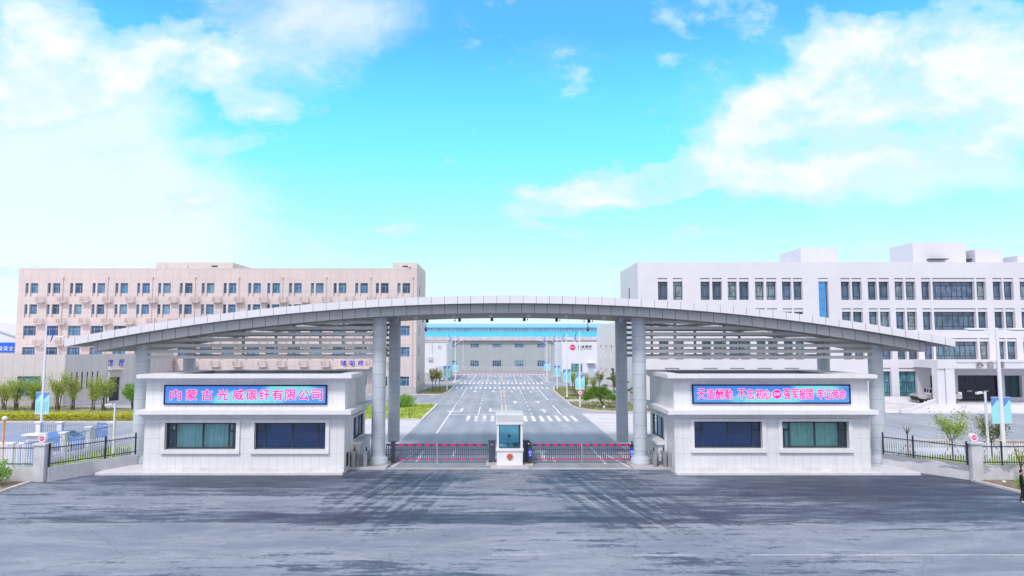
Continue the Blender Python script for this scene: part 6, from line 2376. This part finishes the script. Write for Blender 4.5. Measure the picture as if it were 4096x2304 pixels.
def right_workshop():
    b = thing('logo_workshop', 'white workshop with a round red logo and slit windowed side wing', 'building', (25, 140, 0))
    mb = MB()
    mb.box(14.3, 40, 151, 172, 2.2, 8.95)
    mb.build('wall', M['whitewall'], b)
    mb = MB()
    mb.box(14.26, 40, 150.95, 172, 0, 2.2)
    mb.build('base_course', M['stone_grey'], b)
    # wing nearer the camera, its long side facing the road
    X = 20.35
    sl = [(121.6, 123.2), (127.6, 129.2), (134.2, 135.8)]
    low = [(134.2, 135.8), (128.0, 129.4)]
    loc = MB()
    holes = [(-b_, -a_, 6.0, 8.25) for a_, b_ in sl] + [(-b_, -a_, 1.6, 3.9) for a_, b_ in low] + [(-123.2, -119.5, 0.2, 4.2)]
    holed_wall(loc, -139.6, -113, 0, 12.1, 0, holes, 0.35)
    mb = MB()
    for f in loc.f:
        mb.face([(X + loc.v[i][1], -loc.v[i][0], loc.v[i][2]) for i in f])
    mb.face([(X, 113, 0), (40, 113, 0), (40, 113, 12.1), (X, 113, 12.1)])
    mb.face([(40, 139.6, 0), (X, 139.6, 0), (X, 139.6, 12.1), (40, 139.6, 12.1)])
    mb.face([(X, 113, 12.0), (40, 113, 12.0), (40, 139.6, 12.0), (X, 139.6, 12.0)])
    mb.box(X + 0.003, X + 0.4, 113.003, 139.59, 12.0, 12.16)
    mb.build('side_wing', M['wing'], b)
    for a_, b_ in sl:
        mb = MB()
        mb.box(X + 0.25, X + 0.3, a_, b_, 6.0, 8.25)
        mb.build('slit_window', M['slitgrey'], b)
    for a_, b_ in low:
        mb = MB()
        mb.box(X + 0.25, X + 0.3, a_, b_, 1.6, 3.9)
        mb.build('slit_window', M['slitgrey'], b)
    mb = MB()
    mb.box(X + 0.25, X + 0.3, 119.5, 123.2, 0.2, 4.2)
    d = mb.build('door', M['darkframe'], b)
    mb = MB()
    for y in (120.2, 121.2, 122.4):
        mb.box(X + 0.22, X + 0.25, y, y + 0.3, 0.4, 2.6)
    mb.build('door_frame', M['white'], d)
    # logo and name
    y = 150.99
    mb = MB()
    mb.disc((16.58, 7.72), 0.60, y - 0.10, y - 0.005, 36)
    lo = mb.build('logo', M['logo'], b)
    text_part('GW', 'lettering', M['signwhite'], b, 16.18, 16.98, 7.53, 7.91, y - 0.105, 0.02, 0.02)
    for c, (a, e) in zip('光威碳纤', ((17.75, 18.35), (18.55, 19.2), (19.4, 20.02), (20.2, 20.82))):
        text_part(c, 'lettering', M['navyletter'], b, a, e, 7.58, 8.18, y - 0.005, 0.06, 0.0)
    text_part('Guangwei Carbon Fiber', 'lettering', M['navyletter'], b, 17.75, 20.82, 7.22, 7.42, y - 0.005, 0.03)
    f = frame_mesh(2.47, 1.87, [0.2, 0.76], [0.7], 0.07)
    f.v = [(p + 16.25, q + y - 0.06, r + 2.3) for p, q, r in f.v]
    w = f.build('window', M['winframe'], b)
    mb = MB()
    mb.box(16.27, 18.70, y - 0.03, y - 0.004, 2.32, 4.15)
    mb.build('pane', M['pane_teal'], w)
    mb = MB()
    mb.box(19.95, 21.2, y - 0.06, y + 0.0, 0.3, 4.2)
    mb.build('door', M['alu'], b)
    mb = MB()
    mb.box(19.6, 21.5, y - 0.9, y - 0.002, 4.22, 4.34)
    mb.build('door_canopy', M['stone_plain'], b)
right_workshop()

def hangar():
    b = thing('white_hangar', 'white gabled hangar at the far left, partly behind the pink block', 'building', (-140, 175, 0))
    mb = MB()
    Y = 150.0
    prof = [(-190, 0), (-96, 0), (-96, 11.6), (-128, 15.6), (-190, 15.6)]
    V = [(x, Y, z) for x, z in prof] + [(x, 200, z) for x, z in prof]
    mb.idx(V, [list(range(5)), list(range(5, 10))[::-1]] + [((k + 1) % 5, k, 5 + k, 5 + (k + 1) % 5) for k in range(5)])
    mb.build('wall', M['whitewall'], b)
    mb = MB()
    mb.bar((-112.0, Y - 0.2, 12.3), (-104.5, Y - 0.2, 9.8), 0.3)
    mb.build('roof_edge', M['alu'], b)
hangar()
def slogan():
    Y = 149.9
    t = thing('slogan_board', 'blue slogan board with white characters on the far left hangar', 'sign', (-104, Y, 6.6))
    mb = MB()
    mb.box(-116, -96.5, Y - 0.15, Y, 6.65, 8.75)
    mb.build('panel', mk('bright_blue_board', (0.02, 0.16, 0.85), 0.45), t)
    x = -112.6
    for c in '推进建设安全文化':
        text_part(c, 'lettering', M['signwhite'], t, x, x + 1.05, 6.98, 7.98, Y - 0.16, 0.05, 0.02)
        x += 1.18
slogan()

# ------------------------------------------------------------------ plants
def leaf(mb, p, size, rng, asp=0.45, droop=0.0):
    d = Vector((rng.uniform(-1, 1), rng.uniform(-1, 1), rng.uniform(-1, 1) - droop)).normalized()
    u = d.cross(Vector((rng.uniform(-1, 1), rng.uniform(-1, 1), rng.uniform(-1, 1)))).normalized()
    s = size * rng.uniform(0.6, 1.35)
    a, b = d * s, u * s * asp
    mb.face([p - a * 0.5, p + b * 0.5, p + a * 0.5, p - b * 0.5])

def willow_shrub(x, y, h, w, seed, label, mat, n=1500, stems=7, sparse=1.0, z0=0.07, group=None, size=0.24):
    """many thin stems fanning from one base and an airy, upright crown"""
    rng = random.Random(seed)
    t = thing('willow_shrub', label, 'shrub', (x, y, z0), group)
    tr, fo = MB(), MB()
    for k in range(stems):
        a = 2 * pi * (k + rng.random()) / stems
        r = w * 0.5 * rng.uniform(0.25, 0.85)
        top = Vector((x + r * cos(a), y + r * sin(a) * 0.8, z0 + h * rng.uniform(0.75, 1.0)))
        b = Vector((x + 0.22 * cos(a), y + 0.22 * sin(a), z0 - 0.05))
        mid = b.lerp(top, 0.45) + Vector((rng.uniform(-.15, .15), rng.uniform(-.15, .15), -0.05 * h)) - Vector((cos(a), sin(a), 0)) * 0.1 * w
        pts = [b, b.lerp(mid, 0.5), mid, mid.lerp(top, 0.5), top]
        tr.tube(pts, [0.04, 0.034, 0.027, 0.018, 0.008], 5)
        tw = []
        for q in range(4):
            f = rng.uniform(0.35, 0.8)
            p = mid.lerp(top, max(0, (f - 0.4) / 0.6))
            e = p + Vector((rng.uniform(-.5, .5) * w * 0.4, rng.uniform(-.5, .5) * w * 0.4, rng.uniform(0.15, 0.45) * h * 0.6))
            tr.tube([p, e], [0.016, 0.005], 4)
            tw.append((p, e))
        for p, e in tw + [(mid, top), (mid.lerp(top, 0.4), top)]:
            m = int(n / stems / 6)
            for _ in range(m):
                f = rng.random()
                c = p.lerp(e, f)
                s = 0.17 * w * rng.random() ** 0.5
                v = Vector((rng.gauss(0, 1), rng.gauss(0, 1), rng.gauss(0, 1))) * s * 0.6
                q = c + v
                if q.z < z0 + 0.20 * h + 0.1 * h * rng.random():
                    continue
                if noise.noise(q * 1.1 + Vector((seed, 0, 0))) < -0.28 * sparse:
                    continue
                leaf(fo, q, size, rng, 0.26)
    tr.build('stems', M['bark'], t)
    fo.build('crown', mat, t)
    return t
G1 = 'willow shrubs behind the yellow hedge'
for i, (x, y, h, w, mat, lab) in enumerate((
        (-66.6, 87.6, 4.0, 2.6, 'willow2', 'willow shrub at the left edge of the picture behind the hedge'),
        (-63.6, 89.0, 3.6, 2.2, 'willow2', 'thin pale willow shrub with two leaning stems left of the canteen window'),
        (-61.5, 88.2, 4.1, 2.8, 'willow', 'bushy green willow shrub in front of the canteen window'),
        (-59.6, 88.6, 4.2, 2.4, 'willow', 'green willow shrub just left of the banner lamp'),
        (-56.3, 88.4, 4.9, 2.5, 'willow', 'tallest upright willow shrub, right of the banner lamp'),
        (-54.6, 88.8, 4.4, 2.0, 'willow2', 'slim willow shrub beside the tallest one, before blank wall'),
        (-51.9, 88.6, 4.2, 1.9, 'willow2', 'sparse willow shrub before the first canteen slits'),
        (-50.2, 88.0, 4.3, 2.5, 'willow', 'yellowish willow shrub in front of the last canteen slits'))):
    willow_shrub(x, y, h * 1.05, w * 1.6, 10 + i, lab, M[mat], 4200, 11, 0.9, group=G1, size=0.20)

def bush(name, x, y, z, rx, ry, rz, seed, label, cat, mat, n=1800, size=0.16, trunk=0.0, group=None, lump=0.35, bark='bark'):
    """dense leafy mass: leaves through a lumpy volume, with stems underneath"""
    rng = random.Random(seed)
    t = thing(name, label, cat, (x, y, z), group)
    fo, tr = MB(), MB()
    k = 0
    cz = z + trunk + rz
    while k < n:
        v = Vector((rng.gauss(0, 1), rng.gauss(0, 1), rng.gauss(0, 1))).normalized()
        r = rng.random() ** 0.33
        lump_f = 1 + lump * noise.noise(v * 2.2 + Vector((seed, seed * 0.3, 0))) + 0.2 * lump * noise.noise(v * 6 + Vector((0, seed, 0)))
        p = Vector((x + v.x * rx * r * lump_f, y + v.y * ry * r * lump_f, cz + v.z * rz * r * lump_f))
        k += 1
        if p.z < z + 0.02:
            continue
        if noise.noise(p * (1.6 / max(rx, 0.3)) * 1.4 + Vector((seed * 3, 0, 0))) < -0.34:
            continue
        leaf(fo, p, size, rng, 0.5)
    for q in range(6):
        a = rng.uniform(0, 2 * pi)
        tr.tube([(x + 0.08 * cos(a), y + 0.08 * sin(a), z - 0.05), (x + rx * 0.2 * cos(a), y + ry * 0.2 * sin(a), z + trunk * 0.7 + rz * 0.3), (x + rx * 0.6 * cos(a), y + ry * 0.6 * sin(a), cz + rz * rng.uniform(0, 0.6))],
                [0.05 + 0.02 * trunk, 0.04, 0.012], 6)
    tr.build('stems', M[bark], t)
    fo.build('crown', mat, t)
    return t
bush('round_tree', -47.2, 89.4, 0.07, 1.5, 1.2, 1.1, 31, 'bright green leafy tree in front of the canteen door', 'tree', M['bright'], 2400, 0.2, 1.2)
bush('round_tree', -44.6, 90.0, 0.07, 1.1, 1.0, 0.65, 32, 'smaller bright green tree beside the gate column, near the canteen door', 'tree', M['bright'], 1400, 0.2, 1.6)
bush('round_shrub', -12.9, 93.2, 0.07, 1.9, 1.3, 0.85, 33, 'clipped bright green shrub on the lawn behind the rear left column', 'shrub', M['bright'], 2600, 0.17)
bush('round_shrub', -13.2, 99.5, 0.0, 0.75, 0.6, 0.45, 34, 'small olive shrub at the edge of the side road', 'shrub', M['sparse'], 500, 0.15)
bush('corner_bush', -30.35, 42.1, 0.03, 0.95, 0.8, 0.72, 35, 'bright green bush on the verge at the left picture edge', 'bush', M['bright'], 1700, 0.12, 0.12)
bush('corner_bush', -29.3, 40.2, 0.03, 0.5, 0.5, 0.24, 36, 'low green weed clump on the bare left verge near the kerb', 'weeds', M['bright'], 500, 0.10)
bush('corner_bush', -29.0, 38.2, 0.03, 0.7, 0.6, 0.28, 37, 'low weed clump on the left verge nearest the camera', 'weeds', M['bright'], 600, 0.10)
bush('corner_bush', 31.0, 40.6, 0.03, 0.75, 0.8, 0.42, 38, 'green weed clump on the bare right verge behind the walking person', 'weeds', M['bright'], 900, 0.11)

# yellow hedge: twiggy core and leaves over it
def hedge():
    rng = random.Random(5)
    t = thing('hedge', 'long clipped yellow green hedge along the compound road', 'hedge', (-70, 77.0, 0.0))
    co = MB()
    x0, x1 = -112, -36
    n = 90
    V, fs = [], []
    prof = [(-0.62, 0.0), (-0.68, 0.35), (-0.55, 0.68), (0, 0.80), (0.6, 0.76), (0.75, 0.35), (0.7, 0.0)]
    for i in range(n + 1):
        x = x0 + (x1 - x0) * i / n
        for a, b in prof:
            k = 1 + 0.10 * noise.noise(Vector((x * 0.8, a * 2, b * 2)))
            V.append((x, 77.0 + a * k, b * k))
    m = len(prof)
    for i in range(n):
        for k in range(m - 1):
            fs.append((i * m + k, i * m + k + 1, (i + 1) * m + k + 1, (i + 1) * m + k))
    co.idx(V, fs)
    co.build('twigs', M['hedgecore'], t)
    fo = MB()
    for k in range(15000):
        x = rng.uniform(-68, x1)
        a = rng.uniform(0, 1)
        f = rng.random()
        if f < 0.62:
            p = Vector((x, 77.0 + rng.uniform(-0.75, 0.85), 0.70 + rng.uniform(-0.06, 0.2) + 0.10 * noise.noise(Vector((x * 0.9, 0, 3)))))
        else:
            z = rng.random() ** 0.6
            p = Vector((x, 77.0 - 0.70 + rng.uniform(-0.1, 0.06), 0.12 + z * 0.65))
        if noise.noise(Vector((p.x * 0.7, p.y, p.z * 2.0))) < -0.40:
            continue
        leaf(fo, p, 0.17, rng, 0.5)
    fo.build('leaves', M['hedge'], t)
hedge()

def round_pine():
    """umbrella shaped pine with propped, leaning trunk"""
    x, y = 14.0, 91.6
    rng = random.Random(77)
    t = thing('pine_tree', 'broad umbrella shaped green pine with leaning trunk on wooden props', 'tree', (x, y, 0.07), 'shaped pines right of the road')
    tr = MB()
    tr.tube([(x + 0.1, y, 0), (x + 0.02, y, 0.6), (x - 0.35, y, 1.2), (x - 0.65, y + 0.1, 1.7), (x - 0.8, y, 2.2)], [0.17, 0.15, 0.13, 0.11, 0.05], 10)
    for dx, dy, dz in ((-1.6, 0.3, 2.1), (1.2, -0.2, 1.75), (0.3, 0.9, 2.3), (-0.9, -0.8, 2.2), (-2.1, -0.2, 1.75), (1.7, 0.4, 1.3), (0.2, -0.9, 2.3)):
        tr.tube([(x - 0.5, y, 1.45), (x - 0.5 + dx * 0.5, y + dy * 0.5, 1.4 + (dz - 1.4) * 0.7), (x - 0.4 + dx, y + dy, dz)], [0.085, 0.06, 0.02], 7)
    tr.build('trunk', M['bark'], t)
    fo = MB()
    cl = []
    for k in range(58):
        a, r = rng.uniform(0, 2 * pi), rng.random() ** 0.5
        dx, dy = 2.15 * r * cos(a), 1.5 * r * sin(a)
        dz = 1.30 + 1.45 * (1 - r ** 2.2) * rng.uniform(0.72, 1.02)
        cl.append((x - 0.35 + dx, y + dy, dz + (-.25 if dx < -1.4 or dx > 1.4 else 0), rng.uniform(0.3, 0.5)))
    cl += [(x - 2.25, y - 0.2, 1.15, 0.3), (x - 2.1, y, 1.35, 0.35), (x + 1.75, y, 1.2, 0.35), (x + 2.0, y - 0.1, 0.95, 0.25)]
    for cx, cy, cz, r in cl:
        for _ in range(95):
            v = Vector((rng.gauss(0, 1), rng.gauss(0, 1), rng.gauss(0, 0.62))) * r * 0.55
            p = Vector((cx, cy, cz)) + v
            d = (v.normalized() + Vector((0, 0, 0.5)) + Vector((rng.uniform(-.5, .5), rng.uniform(-.5, .5), rng.uniform(-.3, .5)))).normalized() * 0.17
            u = d.cross(Vector((rng.uniform(-1, 1), rng.uniform(-1, 1), 0.2))).normalized() * 0.026
            fo.face([p - u, p + u, p + d])
    fo.build('crown', M['needle'], t)
    for q, (dx, dy) in enumerate(((-1.35, -0.7), (1.5, -0.5), (0.5, 1.2))):
        mb = MB()
        mb.tube([(x + dx, y + dy, 0), (x - 0.28, y, 1.35)], 0.04, 6)
        mb.build('prop', M['bark'], t)
    mb = MB()
    mb.bevbox(x - 0.12, x + 0.18, y - 0.95, y - 0.85, 0.08, 0.42, 0.02)
    tag(mb.build('small_marker', M['white']), 'small white square marker in front of the umbrella pine', 'marker')
round_pine()
def cloud_pine(x, y, pads, trunk, seed, label):
    rng = random.Random(seed)
    t = thing('pine_tree', label, 'tree', (x, y, 0.07), 'shaped pines right of the road')
    tr = MB()
    tr.tube([(x + a, y + b, c) for a, b, c in trunk], [0.15 - 0.11 * k / (len(trunk) - 1) for k in range(len(trunk))], 8)
    for px, py, pz, r, h in pads:
        near = min(trunk, key=lambda q: abs(q[2] - pz + 0.3))
        tr.tube([(x + near[0], y + near[1], near[2]), (x + (near[0] + px) / 2, y + py / 2, (near[2] + pz) / 2 + 0.05), (x + px, y + py, pz - h * 0.4)], [0.06, 0.045, 0.02], 6)
    tr.build('trunk', M['bark'], t)
    fo = MB()
    for px, py, pz, r, h in pads:
        for _ in range(int(520 * r)):
            a, q = rng.uniform(0, 2 * pi), rng.random() ** 0.5
            p = Vector((x + px + r * q * cos(a), y + py + r * q * sin(a) * 0.8, pz + h * (1 - q * q) * rng.uniform(-0.25, 1)))
            d = Vector((rng.uniform(-1, 1), rng.uniform(-1, 1), rng.uniform(0.0, 1.2))).normalized() * 0.17
            u = d.cross(Vector((rng.uniform(-1, 1), rng.uniform(-1, 1), 0.2))).normalized() * 0.03
            fo.face([p - u, p + u, p + d])
    fo.build('crown', M['needle2'], t)
cloud_pine(17.6, 96.6, [(-1.65, 0, 3.55, 0.75, 0.28), (-2.5, 0.2, 2.65, 0.4, 0.15), (-0.65, 0.2, 2.75, 0.85, 0.35), (-0.6, -0.2, 1.75, 0.8, 0.35), (0.3, 0, 3.1, 0.7, 0.3), (0.5, 0, 1.9, 0.7, 0.3)],
           [(0.3, 0, 0), (0.1, 0, 0.8), (-0.3, 0, 1.7), (-0.9, 0, 2.5), (-1.5, 0, 3.4)], 81, 'tall layered pine with flat needle pads and bare leaning trunk')
cloud_pine(18.9, 92.5, [(-0.5, 0, 2.4, 0.75, 0.35), (-0.4, 0.1, 1.9, 0.6, 0.25), (0.7, 0, 2.6, 0.7, 0.3), (-0.1, -0.2, 1.0, 0.7, 0.25)],
           [(-0.7, 0, 0), (-0.4, 0, 0.8), (0, 0, 1.5), (0.1, 0, 2.4)], 82, 'layered pine seen in the gap between the two right columns')

def sapling(x, y, h, w, seed, label, mat, n=420, group=None, z0=0.05, props=False, size=0.2):
    rng = random.Random(seed)
    t = thing('young_tree', label, 'tree', (x, y, z0), group)
    tr, fo = MB(), MB()
    fork = 0.42 * h
    tr.tube([(x, y, z0 - 0.05), (x + 0.03, y, z0 + fork * 0.5), (x, y + 0.02, z0 + fork)], [0.06, 0.05, 0.042], 7)
    for k in range(6):
        a = 2 * pi * (k + rng.random()) / 6
        e = Vector((x + w * 0.5 * cos(a) * rng.uniform(0.5, 1), y + w * 0.5 * sin(a) * rng.uniform(0.5, 1), z0 + h * rng.uniform(0.72, 1.0)))
        b = Vector((x, y, z0 + fork * rng.uniform(0.75, 1.0)))
        m = b.lerp(e, 0.5) + Vector((rng.uniform(-.1, .1), rng.uniform(-.1, .1), -0.1))
        tr.tube([b, m, e], [0.03, 0.02, 0.007], 5)
        for q in range(3):
            f = rng.uniform(0.3, 0.9)
            p = b.lerp(e, f)
            e2 = p + Vector((rng.uniform(-.4, .4), rng.uniform(-.4, .4), rng.uniform(0.1, 0.5))) * w * 0.4
            tr.tube([p, e2], [0.012, 0.004], 4)
            for _ in range(n // 24):
                v = Vector((rng.gauss(0, 1), rng.gauss(0, 1), rng.gauss(0, 1))) * 0.09 * w
                leaf(fo, p.lerp(e2, rng.random()) + v, size, rng, 0.42)
        for _ in range(n // 12):
            v = Vector((rng.gauss(0, 1), rng.gauss(0, 1), rng.gauss(0, 1))) * 0.08 * w
            leaf(fo, m.lerp(e, rng.random()) + v, size, rng, 0.42)
    tr.build('trunk', M['bark'], t)
    fo.build('crown', mat, t)
    if props:
        for k in range(4):
            a = pi / 4 + k * pi / 2
            mb = MB()
            mb.tube([(x + 0.7 * cos(a), y + 0.7 * sin(a), z0 - 0.05), (x + 0.05 * cos(a), y + 0.05 * sin(a), z0 + 1.25)], 0.028, 5)
            mb.build('prop', M['bark'], t)
    return t
G2 = 'young trees on the lawns beside the main road'
for i, (x, y, h, w, mat, lab) in enumerate((
        (13.6, 106.5, 4.0, 1.5, 'willow', 'young yellow green tree right of the second banner lamp, nearest the path'),
        (15.2, 108.5, 3.6, 1.4, 'willow2', 'young bare stemmed tree behind the umbrella pine'),
        (12.6, 111.5, 4.2, 1.3, 'willow', 'young leafy tree close behind the second banner lamp'),
        (14.6, 114.5, 3.8, 1.5, 'willow2', 'young pale tree in the middle of the sapling lawn'),
        (13.0, 118.5, 4.2, 1.4, 'willow', 'young tree between the second and third banner lamps'),
        (16.8, 113.0, 4.4, 1.5, 'sparse', 'young brownish tree before the slit windowed wing'),
        (12.9, 125.5, 3.9, 1.3, 'willow', 'young tree beside the third banner lamp'),
        (18.3, 107.5, 4.2, 1.4, 'sparse', 'thin bare young tree close to the side wing wall'))):
    sapling(x, y, h, w, 50 + i, lab, M[mat], 520, G2, props=(i % 2 == 0))
for i, (x, y, h, w, mat, lab) in enumerate((
        (-11.4, 121.0, 4.3, 1.7, 'sparse', 'leftmost young tree of the clump on the small left lawn'),
        (-10.7, 119.4, 4.4, 1.7, 'sparse', 'young olive tree in the middle of the small lawn clump'),
        (-10.2, 121.8, 4.5, 1.6, 'willow2', 'young tree of the small lawn clump nearest the banner lamp'),
        (-16.0, 145.0, 4.0, 1.6, 'sparse', 'dark bare young tree in front of the white workshop base'))):
    sapling(x, y, h, w, 60 + i, lab, M[mat], 620, G2)
G3 = 'saplings behind the right picket fence'
sapling(33.6, 51.2, 3.5, 2.7, 71, 'sparse green sapling behind the slanting right picket fence', M['willow'], 1500, G3, props=True, size=0.15)
sapling(37.0, 51.9, 3.4, 2.6, 72, 'brownish sapling around the banner lamp foot behind the fence', M['sparse'], 1500, G3, props=True, size=0.14)
sapling(32.4, 43.0, 2.5, 0.9, 73, 'slim pale sapling at the right picture edge before the wall', M['willow2'], 220, G3, size=0.10)
def staked_trunk():
    x, y = 30.2, 51.0
    t = thing('staked_trunk', 'bare short trunk with crossed stakes behind the right fence near the column', 'tree', (x, y, 0.05), G3)
    mb = MB()
    mb.tube([(x, y, 0), (x + 0.03, y, 1.4), (x - 0.02, y, 2.4)], [0.07, 0.06, 0.03], 8)
    for a in (0.6, 2.0, 3.5, 5.2):
        mb.tube([(x, y, 1.9), (x + 0.35 * cos(a), y + 0.3 * sin(a), 2.5)], [0.03, 0.01], 5)
    mb.build('trunk', M['bark'], t)
    for k in range(4):
        a = pi / 4 + k * pi / 2
        mb = MB()
        mb.tube([(x + 0.9 * cos(a), y + 0.9 * sin(a), 0), (x, y, 1.3)], 0.03, 5)
        mb.build('stake', M['bark'], t)
staked_trunk()

# planting beds with white kerbs in front of the office, and rocks on the verges
for x0, x1, y0, y1 in ((36.6, 39.6, 58.3, 61.0), (42.6, 50.5, 58.3, 60.8)):
    sheet('planting_bed', rect(x0, x1, y0, y1), 0.03, M['soil'])
    kerb([(x0, y0), (x1, y0), (x1, y1), (x0, y1), (x0, y0)], 0.15, 0.15)
def rock(x, y, r, label):
    bm = bmesh.new()
    bmesh.ops.create_icosphere(bm, subdivisions=2, radius=r)
    for v in bm.verts:
        k = 1 + 0.35 * noise.noise(v.co * (2 / r) + Vector((x, y, 0)))
        v.co = Vector((x + v.co.x * k, y + v.co.y * k, 0.03 + r * 0.3 + v.co.z * k * 0.7))
    mb = MB()
    mb.addbm(bm)
    tag(mb.build('stone', M['kerb']), label, 'stone', 'pale stones on the verges')
rock(31.3, 43.0, 0.13, 'pale round stone below the right low wall')
rock(31.1, 40.9, 0.16, 'pale broken stone beside the weeds on the right verge')
rock(31.7, 41.5, 0.12, 'small pale stone behind the weeds on the right verge')
rock(-29.2, 40.9, 0.12, 'pale stone on the left verge beside the weed clump')
